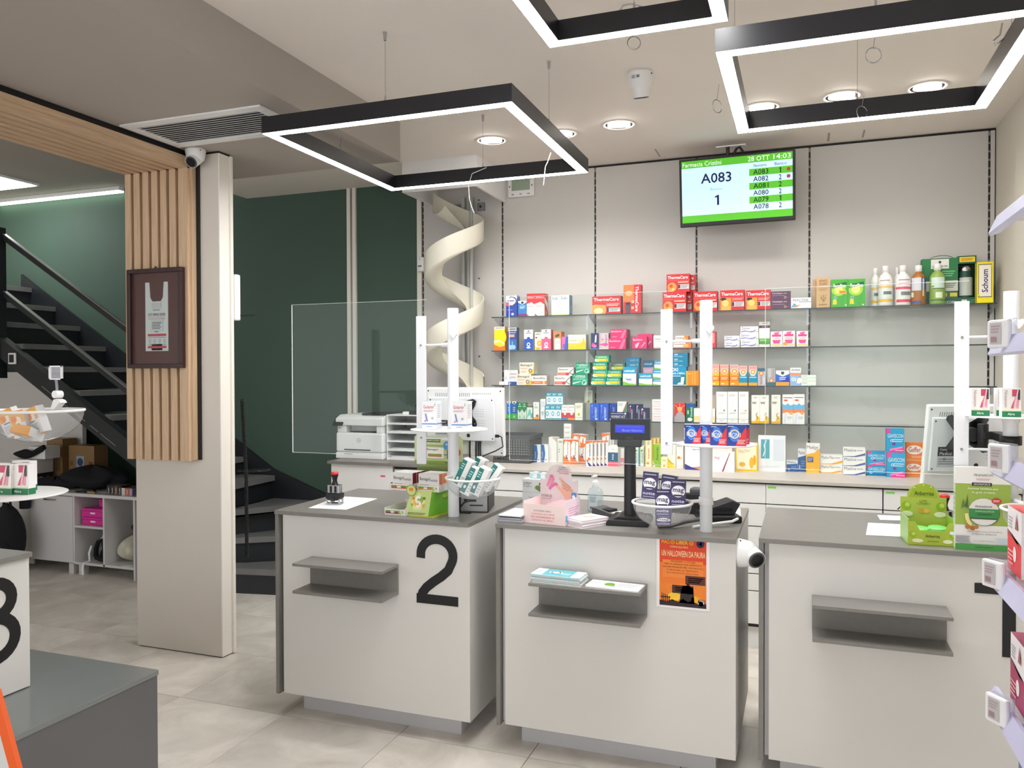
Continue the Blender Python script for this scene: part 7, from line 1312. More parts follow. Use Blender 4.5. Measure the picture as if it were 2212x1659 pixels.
# spiral chute
AX, AY = -2.325, 5.15
Rr, pitch = 0.205, 0.56
zb_, zt_ = 1.40, 2.83
t = thing('spiral_chute', 'cream spiral delivery chute coming down from the ceiling hood', 'spiral chute', (AX, AY, zb_))
prof = [(0.42*Rr, 0.05), (0.55*Rr, 0.02), (0.75*Rr, 0.0), (0.94*Rr, 0.002), (1.0*Rr, 0.014), (1.0*Rr, 0.155)]
turns = (zt_-0.10-zb_)/pitch; ns = int(turns*44)
PH = R(255)
vs, fs = [], []
def ring_pts(off):
    out = []
    for i in range(ns+1):
        z = pitch*turns*i/ns; a = 2*math.pi*(zb_+z-2.48)/pitch
        for (r_, zz) in prof: out.append(((r_+off)*math.cos(a), (r_+off)*math.sin(a), z+zz))
    return out
m_ = len(prof); A_ = ring_pts(0); B_2 = ring_pts(0.006)
mb = MB(); sm = True
f = [(i*m_+j, i*m_+j+1, (i+1)*m_+j+1, (i+1)*m_+j) for i in range(ns) for j in range(m_-1)]
mb.add(A_, f, None, True); mb.add(B_2, [tuple(reversed(q)) for q in f], None, True)
n0 = len(A_)
mb.add(A_+B_2, [(i*m_+m_-1, (i+1)*m_+m_-1, n0+(i+1)*m_+m_-1, n0+i*m_+m_-1) for i in range(ns)], None, False)
mb.build('chute_strip', 'spiral', t)
for k in range(3):
    z = 0.30+k*pitch
    MB().cyl((0.13, 0.13, z), (0.138, 0.138, z), 0.006, n=8).build('screw', 'grey_plastic', t)
MB().cyl((0.05, 0.19, -0.40), (0.05, 0.19, 1.43), 0.012, n=12).build('support_post', 'chute_pipe', t)

# framed carrier bag on the slats
q0, q1 = PY(273, 583, 3.47), PY(393, 795, 3.47)
fw_, fh_ = q1.x-q0.x, q0.z-q1.z
t = thing('picture_frame', 'dark framed white carrier bag hanging on the oak slats', 'picture', ((q0.x+q1.x)/2, 3.4985, q1.z), 0)
a, b = fw_/2, fh_
for (x0, x1, z0, z1) in ((-a, a, 0, .024), (-a, a, b-.024, b), (-a, -a+.024, .024, b-.024), (a-.024, a, .024, b-.024)):
    MB().box(x0, x1, -0.03, 0, z0, z1).build('frame_bar', 'frame_wood', t, 0.002)
MB().box(-a+.02, a-.02, -0.008, -0.002, .02, b-.02).build('mount_board', 'maroon', t)
bag = [(-.24, .18), (.24, .18), (.24, .9), (.155, .9), (.135, .74), (.09, .70), (-.09, .70), (-.135, .74), (-.155, .9), (-.24, .9)]
mb = MB(); mb.prism([(u*fw_*.86+0.003, v*fh_*.96) for u, v in bag], -0.0105, -0.008, 'y', C(222,222,226))
bw_, bh_ = .48*fw_*.86, .72*fh_*.96
decals(mb, [RR(.1, .04, .92, .075, '#c84458'), RR(.1, .215, .92, .25, '#c84458'), RR(.1, .195, .92, .2, '#404044'), RR(.1, .09, .92, .094, '#404044'), TX('FARMACIA', .34, .585, .66, .605, '#58585c'), TX('DOTT. ERMINIO CRISTINI', .14, .51, .88, .55, '#303034', 0, .02), RR(.12, .49, .9, .493, '#404044'), LL(.14, .46, .88, .475, 1, '#b87880'), RR(.26, .3, .78, .44, '#88888c'), RR(.265, .303, .775, .437, '#dedee2'), LL(.3, .315, .74, .425, 5, '#505054'), RR(.4, .275, .6, .285, '#404044'), RR(.3, .62, .7, .7, '#cfcfd4')]+[('g', .2+.22*k, .15, .05, .2, H('#606064')) for k in range(4)]+[SS([(.2+.22*k, .13), (.2+.22*k, .1)], .002, '#606064') for k in range(4)], (-.24*fw_*.86+0.003, -0.0105, .18*fh_*.96), (1, 0, 0), (0, 0, 1), (0, -1, 0), bw_, bh_, .0002)
mb.build('carrier_bag', 'print', t)
mb = MB().box(-0.035, 0.042, -0.0105, -0.008, .1, .135); mb.build('name_plate', 'brass', t)
MB().box(-a+.024, a-.024, -0.022, -0.021, .024, b-.024).build('glazing', 'glass_screen', t)
MB().cyl((0, -0.012, b), (0, -0.012, b+0.012), 0.006, n=8).build('hook', 'black', t)
# ================================================================== staircase
RI = 0.187
st = thing('staircase', 'dark steel staircase with grey treads along the green wall', 'staircase', (-4.2, 5.0, 0))
so = Vector((-4.2, 5.0, 0))
def sub(pts): return [(p[0]-so.x, p[1]-so.y) for p in pts]
P0 = (-4.2, 4.58)
wind = [[P0, (-3.35, 4.735), (-3.35, 5.16)], [P0, (-3.35, 5.16), (-3.35, 5.435), (-3.60, 5.435)], [P0, (-3.60, 5.435), (-4.075, 5.435), (-4.035, 4.6)], [(-4.035, 4.6), (-4.075, 5.435), (-4.38, 5.435), (-4.38, 4.6)]]
def poly_up(k):   # nosing line of step k, going down one riser
    a, b = ((P0, (-3.35, 4.735)), (P0, (-3.35, 5.16)), (P0, (-3.60, 5.435)), ((-4.035, 4.6), (-4.075, 5.435)))[k]
    return a, b
for k, w_ in enumerate(wind):
    z = RI*(k+1)
    # tread overhangs its riser a little
    MB().prism(sub(w_), z-0.042, z, 'z').build('tread', 'tread', st, 0.003)
    a, b = poly_up(k); d = Vector((b[0]-a[0], b[1]-a[1])).normalized(); n_ = Vector((-d.y, d.x))*0.02
    q = [(a[0]+n_.x, a[1]+n_.y), (b[0]+n_.x, b[1]+n_.y), (b[0]+n_.x*1.6, b[1]+n_.y*1.6), (a[0]+n_.x*1.6, a[1]+n_.y*1.6)]
    MB().prism(sub(q), z-RI, z-0.042, 'z').build('riser', 'stair', st)
    nz = [(a[0]-n_.x*.6, a[1]-n_.y*.6), (b[0]-n_.x*.6, b[1]-n_.y*.6), (b[0], b[1]), (a[0], a[1])]
    MB().prism(sub(nz), z-0.042, z, 'z').build('tread_nosing', 'tread', st)
for k in range(5, 14):
    z = RI*k-0.045; x = -4.38-0.30*(k-5)
    MB().box(x-0.30-so.x, x+0.02-so.x, 4.62-so.y, 5.425-so.y, z-0.042, z).build('tread', 'tread', st, 0.002)
    MB().box(x-0.012-so.x, x-so.x, 4.63-so.y, 5.42-so.y, z-RI+0.01, z-0.042).build('riser', 'stair', st)
# stringers, post and handrails
zt = lambda x: 1.115+0.595*(-4.768-x)
MB().prism([(-4.3-so.x, zt(-4.3)-0.17), (-4.3-so.x, zt(-4.3)), (-7.0-so.x, zt(-7.0)), (-7.0-so.x, zt(-7.0)-0.17)], 4.57-so.y, 4.62-so.y, 'y').build('front_stringer', 'stair', st)
MB().prism([(-4.3-so.x, zt(-4.3)-0.006), (-4.3-so.x, zt(-4.3)+0.004), (-7.0-so.x, zt(-7.0)+0.004), (-7.0-so.x, zt(-7.0)-0.006)], 4.56-so.y, 4.63-so.y, 'y').build('stringer_flange', 'metal_grey', st).data.materials[0] = M['stair']
for a_, b_ in ((-4.85, -5.0), (-5.02, -5.1), (-5.15, -5.36), (-5.4, -5.6)):
    MB().prism([(a_-so.x, zt(a_)-0.125), (a_-so.x, zt(a_)-0.121), (b_-so.x, zt(b_)-0.121), (b_-so.x, zt(b_)-0.125)], 4.5685-so.y, 4.571-so.y, 'y').build('weld_line', 'steel', st)
MB().prism([(-3.42-so.x, 0.40), (-3.42-so.x, 0.56), (-4.08-so.x, 0.80), (-4.36-so.x, 0.975), (-6.9-so.x, 2.52), (-6.9-so.x, 2.25), (-4.36-so.x, 0.7), (-4.0-so.x, 0.5)], 5.425-so.y, 5.448-so.y, 'y').build('wall_stringer', 'stair', st)
MB().box(-6.12-so.x, -6.05-so.x, 4.56-so.y, 4.63-so.y, 1.55, 2.76).build('newel_post', 'stair', st)
MB().box(-4.30-so.x, -4.24-so.x, 4.57-so.y, 4.63-so.y, 0, 1.75).build('newel_post', 'stair', st)
for (z0, hgt) in ((2.75, 0.045), (2.29, 0.045)):
    za = lambda x: z0-0.605*(x+6.12)
    MB().prism([(-6.1-so.x, za(-6.1)-hgt), (-6.1-so.x, za(-6.1)), (-4.28-so.x, za(-4.28)), (-4.28-so.x, za(-4.28)-hgt)], 4.60-so.y, 4.635-so.y, 'y').build('handrail', 'stair', st)
    MB().prism([(-6.1-so.x, za(-6.1)), (-6.1-so.x, za(-6.1)+0.006), (-4.28-so.x, za(-4.28)+0.006), (-4.28-so.x, za(-4.28))], 4.60-so.y, 4.635-so.y, 'y').build('rail_cap', 'metal_grey', st)
q = PY(29, 776, 4.57)
t = thing('room_thermostat', 'small white framed thermostat on the staircase stringer', 'thermostat', (q.x, 4.569, q.z-0.04))
MB().box(-0.04, 0.04, -0.016, 0, 0, 0.09).build('frame', 'white', t, 0.006)
MB().box(-0.026, 0.026, -0.0175, -0.0155, 0.014, 0.076).build('display', 'dark', t)
# wall telephone on the far side of the pillar with coiled cord
t = thing('wall_telephone', 'white wall telephone with coiled black cord beside the pillar', 'telephone', (-3.02, 3.667, 1.88))
MB().box(-0.05, 0.018, 0, 0.045, 0, 0.26).build('handset', 'white', t, 0.008)
MB().cyl((0.0, 0.04, 0.03), (0.10, 0.06, 0.03), 0.004, n=8).build('side_rod', 'black', t)
pts = []
for i in range(520):
    s = i/519.0; a = i*0.95
    if s < .5: p0 = Vector((0.03+0.05*s, 0.06, -0.45-0.90*s))
    else: p0 = Vector((0.055, 0.06, -0.45-0.90*s))
    pts.append((p0.x+0.011*math.cos(a)-0.02, p0.y, p0.z+0.011*math.sin(a)*.6))
MB().tube(pts, 0.0035, 5).build('coiled_cord', 'rubber', t)
MB().lathe([(0.0005, 0), (0.09, 0), (0.095, 0.004), (0.0005, 0.008)], (0.04, 0.12, -0.86), 28).build('oval_shelf', 'glass_screen', t)

# ================================================================== low cabinet under the stairs
CY_, CZ = 4.68, 0.645
t = thing('low_cabinet', 'white low cabinet with open cubbies under the stairs', 'cabinet', (-5.40, CY_, 0))
cx0 = -5.40
MB().box(-1.35, 0.66, -0.015, 0.46, 0.62, CZ).build('top_board', 'cabinet_white', t, 0.002)
d1 = MB().box(-0.47, -0.018, 0, 0.018, 0.088, 0.612).build('door', 'cabinet_white', t, 0.002)
MB().box(-0.31, -0.19, -0.016, -0.010, 0.575, 0.587).box(-0.31, -0.304, -0.012, 0, 0.575, 0.587).box(-0.196, -0.19, -0.012, 0, 0.575, 0.587).build('handle', 'steel', d1)
MB().box(-1.30, -0.475, 0.02, 0.038, 0.04, 0.612).build('door', 'cabinet_white', t, 0.002)
MB().box(-1.30, -0.018, 0.038, 0.44, 0.088, 0.61).build('carcass', 'cabinet_white', t)
for x in (-0.014, 0.295, 0.60): MB().box(x, x+0.016, 0, 0.44, 0.0 if x > .5 else 0.085, 0.62).build('upright_panel', 'cabinet_white', t)
MB().box(0.002, 0.60, 0.425, 0.44, 0.085, 0.62).build('back_panel', 'cabinet_white', t)
MB().box(0.002, 0.60, 0, 0.425, 0.082, 0.1).build('bottom_board', 'cabinet_white', t)
MB().box(0.002, 0.295, 0, 0.425, 0.372, 0.388).build('inner_shelf', 'cabinet_white', t)
for x in (-0.075, 0.03): MB().box(x, x+0.05, 0.012, 0.06, 0, 0.082).build('leg', 'cabinet_white', t)
pkm = mat('pink_plastic', C(214,40,150), 0.35)
for k, (x0, x1, y0, z0, hgt, lb) in enumerate(((0.035, 0.285, 0.04, 0.389, 0.062, 'bottom of three'), (0.03, 0.285, 0.04, 0.452, 0.068, 'middle of three'), (0.125, 0.288, 0.12, 0.521, 0.062, 'top of three'))):
    b = thing('storage_box', 'magenta plastic box with a handle in the cubby, '+lb, 'plastic box', (cx0+(x0+x1)/2, CY_+y0, z0), 0, 'magenta boxes in the cubby')
    hx = (x1-x0)/2
    MB().box(-hx, hx, 0, 0.26, 0, hgt*.72).build('body', pkm, b, 0.005)
    MB().box(-hx-0.002, hx+0.002, -0.003, 0.262, hgt*.72, hgt).build('lid', pkm, b, 0.005)
    MB().box(-0.03, 0.02, -0.007, -0.001, hgt*.4, hgt*.58).build('handle', 'white', b, 0.002)
def blob(name, label, cat, loc, sx, sy, sz, m, seed, jag=0.25, rz=0.0, parent=None, n=20, rows=10, flat=0.0):
    rr = random.Random(seed); mb = MB(); v = []
    ph = [rr.uniform(0, 6.28) for _ in range(8)]
    for j in range(rows+1):
        tz = j/rows; lat = math.pi*(tz-0.5)
        for i in range(n):
            a = 2*math.pi*i/n
            k = 1+jag*(math.sin(3*a+ph[0]+2*tz)*.4+math.sin(5*a+ph[1]-3*tz)*.3+math.sin(2*a+ph[2]+5*tz)*.3)
            r_ = max(math.cos(lat), 0.02)**0.6*k
            zz = sz*(tz+jag*.15*math.sin(4*a+ph[3])*tz)
            v.append((sx*r_*math.cos(a), sy*r_*math.sin(a), max(0, zz)))
    f = [(j*n+i, j*n+(i+1) % n, (j+1)*n+(i+1) % n, (j+1)*n+i) for j in range(rows) for i in range(n)]
    f.append(tuple(range(n-1, -1, -1))); f.append(tuple(rows*n+i for i in range(n)))
    mb.add(v, f, None, True); o = mb.build(name, m, parent); o.location = loc; o.rotation_euler = (0, 0, rz)
    if label: tag(o, label, cat)
    return o
bagm = mat('plastic_bag', C(216,216,220), 0.3, bump=0.5, bscale=25); canv = mat('canvas', C(206,204,184), 0.8, bump=0.4, bscale=40); redm = mat('red_leather', C(74,20,26), 0.4)
b = thing('shoe_bag', 'clear plastic bag with black straps in the lower cubby', 'bag', (cx0+0.15, CY_+0.17, 0.1005))
blob('bag_body', None, None, (0.0, 0.05, 0), 0.085, 0.09, 0.22, bagm, 4, .3, parent=b)
MB().tube([(-0.05, -0.06, 0.03), (-0.03, -0.075, 0.1), (0.0, -0.08, 0.15), (0.04, -0.075, 0.17), (0.05, -0.07, 0.1), (0.02, -0.075, 0.03), (-0.02, -0.08, 0.02), (-0.05, -0.06, 0.06)], 0.018, 10).build('black_strap', 'fabric_black', b)
MB().tube([(0.0, -0.08, 0.02), (0.05, -0.09, 0.015), (0.1, -0.1, 0.02)], 0.02, 10).build('black_strap', 'fabric_black', b)
MB().tube([(-0.05, -0.1, 0.12), (-0.065, -0.11, 0.06), (-0.05, -0.12, 0.0), (-0.05, -0.178, -0.006), (-0.045, -0.19, -0.04), (-0.04, -0.19, -0.09)], 0.009, 8).build('white_drawstring', 'white', b)
b = thing('tote_bag', 'cream canvas tote bag slumped in the right cubby', 'bag', (cx0+0.44, CY_+0.19, 0.1005))
blob('bag_body', None, None, (0, 0, 0), 0.13, 0.14, 0.2, canv, 9, .4, parent=b, n=36, rows=14)
b = thing('handbag', 'dark red handbag with looped handles in the right cubby', 'bag', (cx0+0.44, CY_+0.24, 0.30))
blob('bag_body', None, None, (0, 0, 0), 0.08, 0.05, 0.11, redm, 12, .2, parent=b)
MB().tube([(-0.05, 0, 0.09), (-0.045, 0, 0.16), (0.0, 0, 0.2), (0.04, 0, 0.19), (0.05, 0, 0.12)], 0.005, 8).build('handle', redm, b)
MB().tube([(-0.03, -0.03, 0.09), (-0.02, -0.03, 0.17), (0.03, -0.03, 0.21), (0.07, -0.03, 0.2), (0.08, -0.03, 0.13)], 0.005, 8).build('handle', redm, b)
o = carton_mb(0.16, 0.12, 0.004, dict(f=H('#2c4a34'), s=H('#e8e8e8')), [LL(.1, .7, .9, .9, 2, '#a8c8a8'), RR(.35, .3, .5, .55, '#d8e4d0'), RR(.55, .0, 1, .3, '#5c8050')]).build('booklet', 'print'); o.location = (cx0+0.52, CY_+0.06, 0.205); o.rotation_euler = (R(-50), 0, R(-14)); tag(o, 'dark green booklet leaning on the tote bag', 'booklet')
sheet([(cx0+0.47, CY_+0.0), (cx0+0.585, CY_-0.005), (cx0+0.59, CY_+0.06), (cx0+0.49, CY_+0.07)], 'white sheet on the floor of the right cubby', False, 0.1008)
# things on the cabinet
o = thing('product_carton', 'white and brown printed carton at the cabinet end', 'carton', (-6.0, CY_+0.02, CZ), R(4))
carton_mb(0.2, 0.24, 0.22, dict(f=H('#d8d4d0'), s=H('#c8c4c0'), t=H('#e0dcd8')), [RR(0, .12, 1, .55, '#3c2420'), PP([(.1, .14), (.5, .66), (.9, .14)], '#8c4c30'), TX('le', .2, .24, .4, .38, '#f0e8e0'), RR(0, .1, 1, .12, '#e8e4e0'), EE(.4, .05, .08, None, '#c86848')], [RR(0, .12, 1, .5, '#1c1614'), TX('aute', .2, .25, .55, .4, '#e0d8d0'), PP([(.6, .14), (.75, .45), (.9, .14)], '#7c4c3c')]).build('carton', 'print', o)
carton_mb(0.17, 0.1, 0.15, dict(f=H('#e0e0e0'), s=H('#d0d0d0'), t=H('#e8e8e8')), [RR(.1, .5, .3, .8, '#b0b0b4'), LL(.7, .5, .9, .7, 1, '#888888')]).build('upper_carton', 'print', o, loc=(0.1, 0.06, 0.241))
blob('black_cloth', 'crumpled black cloth hanging over the product carton', 'cloth', (-6.0, CY_+0.06, CZ+0.243), 0.09, 0.05, 0.075, 'fabric_black', 21, .35)
MB().tube([(-0.0, 0, 0.03), (0.08, 0.0, 0.04), (0.15, 0.02, 0.08), (0.18, 0.03, 0.1)], [0.03, 0.022, 0.024, 0.02], 10).build('sleeve', 'fabric_black', bpy.data.objects['black_cloth'])
for (x0, x1, zt_, y, lb, n_) in ((-6.04, -5.86, 1.03, 4.97, 'brown cardboard box behind the product carton', 0), (-5.80, -5.52, 0.98, 4.98, 'brown cardboard box with blue print under the stairs', 1)):
    o = thing('cardboard_box', lb, 'cardboard box', ((x0+x1)/2, y, CZ)); h_ = zt_-CZ; w_ = x1-x0
    mb = MB(); mb.box(-w_/2, w_/2, 0, 0.14, 0, h_, H('#8a6a44'))
    if n_: decals(mb, [RR(.3, .05, .6, .75, '#8fa4b4'), EE(.45, .6, .12, None, '#2c4060'), EE(.62, .4, .1, None, '#38506c'), RR(.05, .5, .18, .62, '#6a5030'), RR(.05, .3, .18, .42, '#6a5030'), RR(.8, .3, .95, .42, '#5a4428'), RR(.8, .5, .95, .62, '#5a4428')], (-w_/2, 0, 0), (1, 0, 0), (0, 0, 1), (0, -1, 0), w_, h_)
    else: decals(mb, [RR(.6, .3, .68, .6, '#5a4428'), RR(.74, .3, .82, .6, '#5a4428')], (-w_/2, 0, 0), (1, 0, 0), (0, 0, 1), (0, -1, 0), w_, h_)
    mb.build('carton_walls', 'print', o)
    MB().box(-w_/2, w_/2, -0.001, 0.141, h_, h_+0.004, H('#7c5c38')).build('top_flap', 'print', o)
cm = mat('coat', C(13,15,22), 0.9, bump=0.5, bscale=18)
t = thing('coat', 'black coat heaped on the cabinet with a sleeve hanging down', 'coat', (-5.42, CY_+0.2, CZ))
blob('coat_body', None, None, (0.0, 0, 0), 0.30, 0.12, 0.19, cm, 31, .4, parent=t, n=40, rows=16)
blob('coat_fold', None, None, (-0.26, -0.05, 0), 0.2, 0.1, 0.1, cm, 33, .4, parent=t, n=40, rows=14)
MB().tube([(-0.3, -0.1, 0.06), (-0.38, -0.17, 0.05), (-0.43, -0.226, 0.03), (-0.445, -0.25, -0.04), (-0.45, -0.25, -0.14)], [0.05, 0.05, 0.042, 0.045, 0.04], 12).build('sleeve', cm, t)
t = thing('reading_glasses', 'black cable and glasses case lying on the cabinet', 'case', (-5.28, CY_+0.02, CZ))
MB().box(-0.06, 0.05, 0, 0.04, 0, 0.03).build('case', 'black', t, 0.01)
MB().box(0.0, 0.08, -0.006, 0.0, 0.002, 0.016).build('clasp', 'brass', t)
MB().tube([(-0.06, 0.01, 0.01), (-0.1, 0.0, 0.006), (-0.14, 0.01, 0.006), (-0.1, 0.03, 0.006)], 0.005, 6).build('cable', 'rubber', t)
sheet([(-5.28, CY_+0.07), (-5.08, CY_+0.07), (-5.05, CY_+0.2), (-5.25, CY_+0.2)], 'white papers lying on the low cabinet', False, CZ+0.0008)
cols_ = [('#1c1a1c', 'black'), ('#241f20', 'charcoal'), ('#5a4038', 'brown'), ('#201c1e', 'second black'), ('#d8d0cc', 'white and red'), ('#c86848', 'orange'), ('#9c88a8', 'lilac')]
for k, (c_, nm_) in enumerate(cols_):
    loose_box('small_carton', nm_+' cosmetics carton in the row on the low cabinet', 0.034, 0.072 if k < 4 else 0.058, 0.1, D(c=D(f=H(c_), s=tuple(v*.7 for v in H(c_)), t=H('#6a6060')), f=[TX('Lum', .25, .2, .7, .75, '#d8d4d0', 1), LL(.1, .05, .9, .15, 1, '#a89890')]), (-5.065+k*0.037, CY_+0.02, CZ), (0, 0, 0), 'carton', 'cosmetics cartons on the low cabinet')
# backpack on the floor
t = thing('backpack', 'black backpack standing on the floor by the low cabinet', 'backpack', (-5.90, 4.50, 0.0))
blob('pack_body', None, None, (0, 0, 0), 0.17, 0.11, 0.56, 'fabric_black', 41, .08, parent=t)
blob('front_pocket', None, None, (0.02, -0.09, 0.05), 0.12, 0.05, 0.3, 'fabric_black', 42, .08, parent=t)
MB().tube([(-0.04, 0, 0.53), (-0.03, 0, 0.6), (0.03, 0, 0.6), (0.04, 0, 0.53)], 0.01, 8).build('top_handle', 'fabric_black', t)
MB().box(-0.02, 0.03, -0.145, -0.14, 0.34, 0.35).build('zip_pull', 'steel', t)

# ================================================================== stand of the numeral 3 counter
s4 = (-2.60, 1.85)
t = thing('screen_stand', 'white post stand at the left edge with clear bowl and tray', 'display stand', (s4[0], s4[1], T0), 0, 'white post stands on the counters')
MB().cyl((0, 0, 0), (0, 0, 0.91), 0.0245, n=28).build('post', 'white_metal', t)
bx4 = PY(78, 888, 1.85).x
bb = bowl_into(t, bx4-s4[0], 0, 1.461-T0, 0.135, 0.098)
MB().cyl((0.02, 0, 1.461-T0), (bx4-s4[0]-0.13, 0, 1.461-T0), 0.007, n=10).build('bowl_arm', 'white', t)
td = 1.187
MB().lathe([(0.0005, 0), (0.17, 0), (0.175, 0.002), (0.175, 0.004), (0.17, 0.006), (0.0005, 0.006)], (0.175, 0, td-T0), 40).build('tray', 'white', t)
MB().cyl((0, 0, td-T0-0.02), (0, 0, td-T0), 0.027, 0.03, 24).build('tray_collar', 'white', t)
# clip with card holder on the bowl rim
cl_ = PY(128, 872, 1.85)
t = thing('card_clip', 'clear plastic clip with small card holder on the bowl rim', 'clip', (cl_.x, 1.85, 1.467))
MB().prism([(-0.03, 0), (-0.01, 0), (0.012, 0.02), (0.02, 0.022), (0.014, 0.03), (0.0, 0.034), (-0.012, 0.032), (-0.02, 0.012)], -0.012, 0.012, 'y').build('clip_jaw', 'white', t, 0.001)
MB().cyl((-0.006, -0.012, 0.048), (-0.006, 0.012, 0.048), 0.012, n=16).build('pivot', 'white', t)
MB().cyl((-0.006, 0, 0.034), (-0.012, 0, 0.096), 0.004, n=8).build('stem', 'clear_plastic', t)
MB().box(-0.04, 0.014, -0.003, 0.003, 0.094, 0.138).build('card_holder', 'clear_plastic', t)
for (x0, x1, z0, z1) in ((-0.04, 0.014, 0.094, 0.098), (-0.04, 0.014, 0.134, 0.138), (-0.04, -0.036, 0.094, 0.138), (0.010, 0.014, 0.094, 0.138)): MB().box(x0, x1, -0.0035, 0.0035, z0, z1).build('holder_edge', 'white', t)
oj = lambda: D(c=D(f=H('#ecebea'), s=H('#dcdcdc'), t=H('#f0a848')), f=[RR(0, .55, 1, 1, '#f0b04c'), EE(.55, .62, .2, .16, '#f6ead8'), EE(.3, .7, .18, .12, '#ef8a3c'), LL(.1, .1, .8, .42, 5, '#b8b8bc'), RR(.2, .48, .6, .52, '#5a6a98')])
for k, (dx, dy, dz_, rx, ry, rz, lb) in enumerate(((-0.055, -0.03, -0.075, 10, -22, 10, 'leaning left'), (-0.005, -0.045, -0.08, 6, -12, 6, 'in the middle'), (0.045, -0.03, -0.07, 8, -18, -8, 'at the right'), (0.01, -0.02, -0.092, 70, 10, 20, 'lying at the bottom'))):
    loose_box('medicine_box', 'white and orange sachet carton in the left bowl, '+lb, 0.058, 0.085, 0.028, oj(), (bx4+dx, 1.85+dy, 1.461+dz_), (R(rx), R(ry), R(rz)), group='orange cartons in the far left bowl')
for k, (px0, px1, Y, lb) in enumerate(((-22, 21, 1.82, 'at the photo edge'), (23, 58, 1.84, 'nearest the tray rim'), (30, 62, 1.90, 'half hidden behind another'))):
    a, b = PY(px0, 1040, Y), PY(px1, 1040, Y)
    loose_box('medicine_box', 'white carton with pink legs on the left tray, '+lb, b.x-a.x if k else 0.085, 0.098, 0.03, leg(), ((a.x+b.x)/2, Y, td+0.0065), (0, 0, R(8)), group='leg care cartons on the far left tray')
# orange edged package at the bottom left
t = thing('floor_display', 'orange and white bordered display card at the lower left corner', 'display card', (-1.62, 1.35, 0.467))
mk = lambda px, py: PY(px, py, 1.35)-Vector((-1.62, 0, 0.467))
a, b, c_, d_ = mk(0, 1520), mk(38, 1659), mk(24, 1659), mk(-14, 1520)
zt_ = a.z; dx_ = (b.x-a.x)/(a.z-b.z)
def edge_x(z): return a.x+dx_*(a.z-z)
mb = MB(); mb.prism([(edge_x(0)-0.03, 0), (edge_x(0), 0), (edge_x(zt_+.03), zt_+.03), (edge_x(zt_+.03)-0.03, zt_+.03)], 0, 0.012, 'y', H('#f06428'))
zz = b.z+0.01
mb.build('orange_edge', 'print', t)
MB().prism([(edge_x(0)-0.3, 0), (edge_x(0)-0.03, 0), (edge_x(zt_)-0.03, zt_), (edge_x(zt_)-0.3, zt_)], 0.002, 0.010, 'y', H('#d8d8d6')).build('card_panel', 'print', t)
# ================================================================== shelving bay at the right edge, close to the camera
GX, GY = 0.375, 1.90
t = thing('gondola_shelving', 'white display shelving with clear lilac price rails at right edge', 'shelving', (GX+0.25, 1.1, 0))
o = Vector((GX+0.25, 1.1, 0))
MB().box(*rel(GX+0.40, GX+0.42, 0.2, GY+0.02, 0.0, 2.3, o)).build('back_panel', 'white', t)
ZG = [0.72, 0.905, 1.165, 1.40, 1.645, 1.90]
for k, z in enumerate(ZG):
    MB().box(*rel(GX+0.012, GX+0.40, 0.2, GY, z-0.012, z, o)).build('shelf_board', 'clear_plastic', t)
    MB().prism([(-0.006+GX-o.x, z-0.035), (0.012+GX-o.x, z-0.03), (0.014+GX-o.x, z+0.004), (0.006+GX-o.x, z+0.006), (-0.01+GX-o.x, z-0.03)], 0.2-o.y, GY+(0.03 if k != 3 else 0.0)-o.y, 'y').build('price_rail', 'lilac', t)
def tagger(y, z, label, kk):
    t = thing('price_tag', label, 'price tag', (GX-0.014, y, z), R(-58), 'electronic price tags')
    MB().box(-0.026, 0.026, -0.006, 0.006, -0.028, 0.028).build('case', 'white_gloss', t, 0.004)
    mb = MB(); decals(mb, [('r', 0, 0, 1, 1, C(196,192,194)), LL(.1, .5, .9, .9, 3, '#b09ca0'), RR(.1, .1, .6, .35, '#a8888c')], (-0.017, -0.0064, -0.02), (1, 0, 0), (0, 0, 1), (0, -1, 0), 0.028, 0.042); mb.build('display', 'print', t)
    MB().box(-0.02, 0.03, 0.006, 0.012, -0.02, 0.03).build('clip', 'clear_plastic', t)
    return t
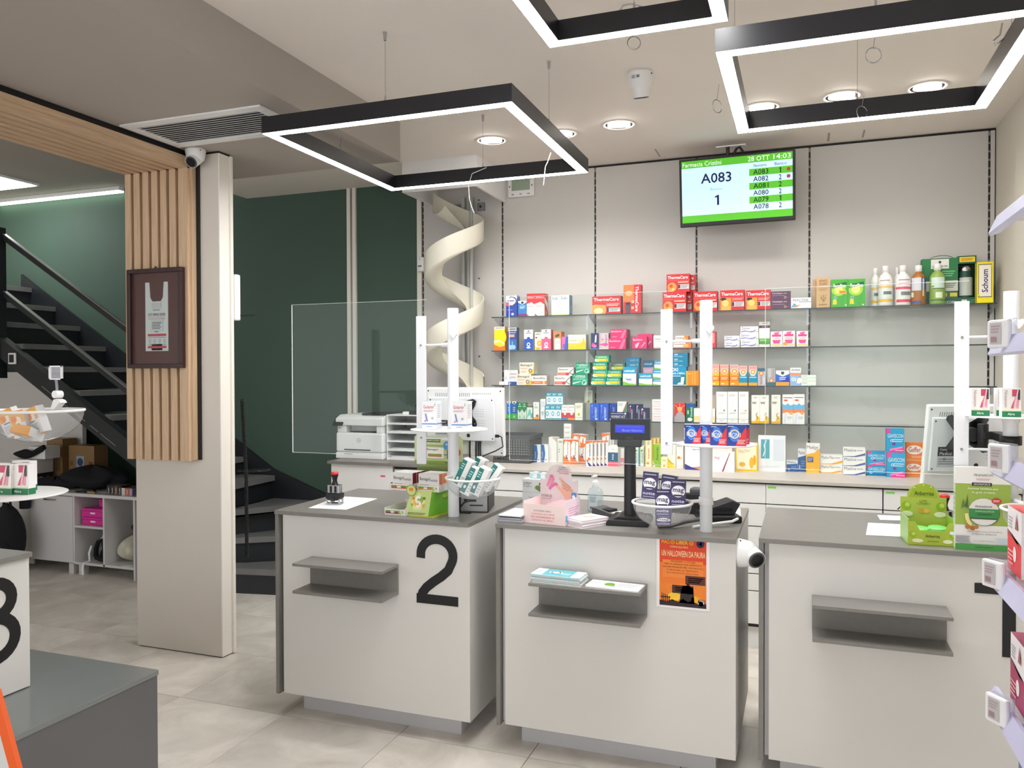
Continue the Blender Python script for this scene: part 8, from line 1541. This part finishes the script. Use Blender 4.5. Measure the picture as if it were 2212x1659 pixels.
tagger(1.80, 1.652, 'white price tag in front of the right post', 0)
tagger(1.79, 1.408, 'white price tag beside the tall lozenge display', 1)
tagger(1.84, 1.168, 'white price tag below the red and white cartons', 2)
tagger(1.80, 0.908, 'white price tag below the magenta cartons', 3)
rw = lambda c0: D(c=D(f=H('#f4f0f0'), s=H(c0), t=H(c0), l=H('#f2eef0')), f=[], l=[RR(0, 0, 1, .5, c0), PP([(0, .5), (1, .5), (1, .42), (.4, .58), (0, .62)], c0), EE(.55, .3, .12, .12, '#f8f0f0'), LL(.1, .66, .4, .86, 4, '#b0a8b0'), TX('REACTIV', .05, .54, .4, .6, '#707078'), PP([(.6, .7), (.7, .95), (.8, .7)], '#a05860'), LL(.1, .1, .5, .35, 4, '#f4b0b4')])
for (y, z, h_, c0, lb) in ((1.86, 1.172, 0.13, '#e8383c', 'red and white carton on the right edge shelving, farther one'), (1.72, 1.172, 0.13, '#e8383c', 'red and white carton on the right edge shelving, nearer one'), (1.83, 0.912, 0.135, '#a8285c', 'magenta and white carton on the right edge shelving'), (1.76, 0.727, 0.16, '#3c7090', 'blue and white carton on the lowest shelf at right edge')):
    loose_box('medicine_box', lb, 0.12, h_, 0.11, rw(c0), (GX+0.083, y-0.07, z), (0, 0, 0), group='cartons on the right edge shelving')
# sample stick in the bowl by the lozenge display
b_ = (S3[0]+0.032, S3[1]-0.25, 1.128)
o_ = MB().prism([(-0.006, 0), (0.006, 0), (0.008, 0.05), (0.0, 0.062), (-0.008, 0.05)], -0.002, 0.002, 'y', H('#d8a860')).build('wooden_spatula', 'print'); o_.location = (b_[0]-0.03, b_[1]+0.02, b_[2]-0.045); tag(o_, 'small wooden spatula standing in the right bowl', 'spatula')
loose_box('medicine_box', 'red carton lying in the right bowl', 0.06, 0.03, 0.08, D(c=D(f=H('#d8404a'), s=H('#b83040'), t=H('#e8787c')), f=[LL(.1, .3, .9, .7, 2, '#f8d0d0')]), (b_[0]+0.01, b_[1]-0.03, b_[2]-0.07), (R(6), 0, R(20)))
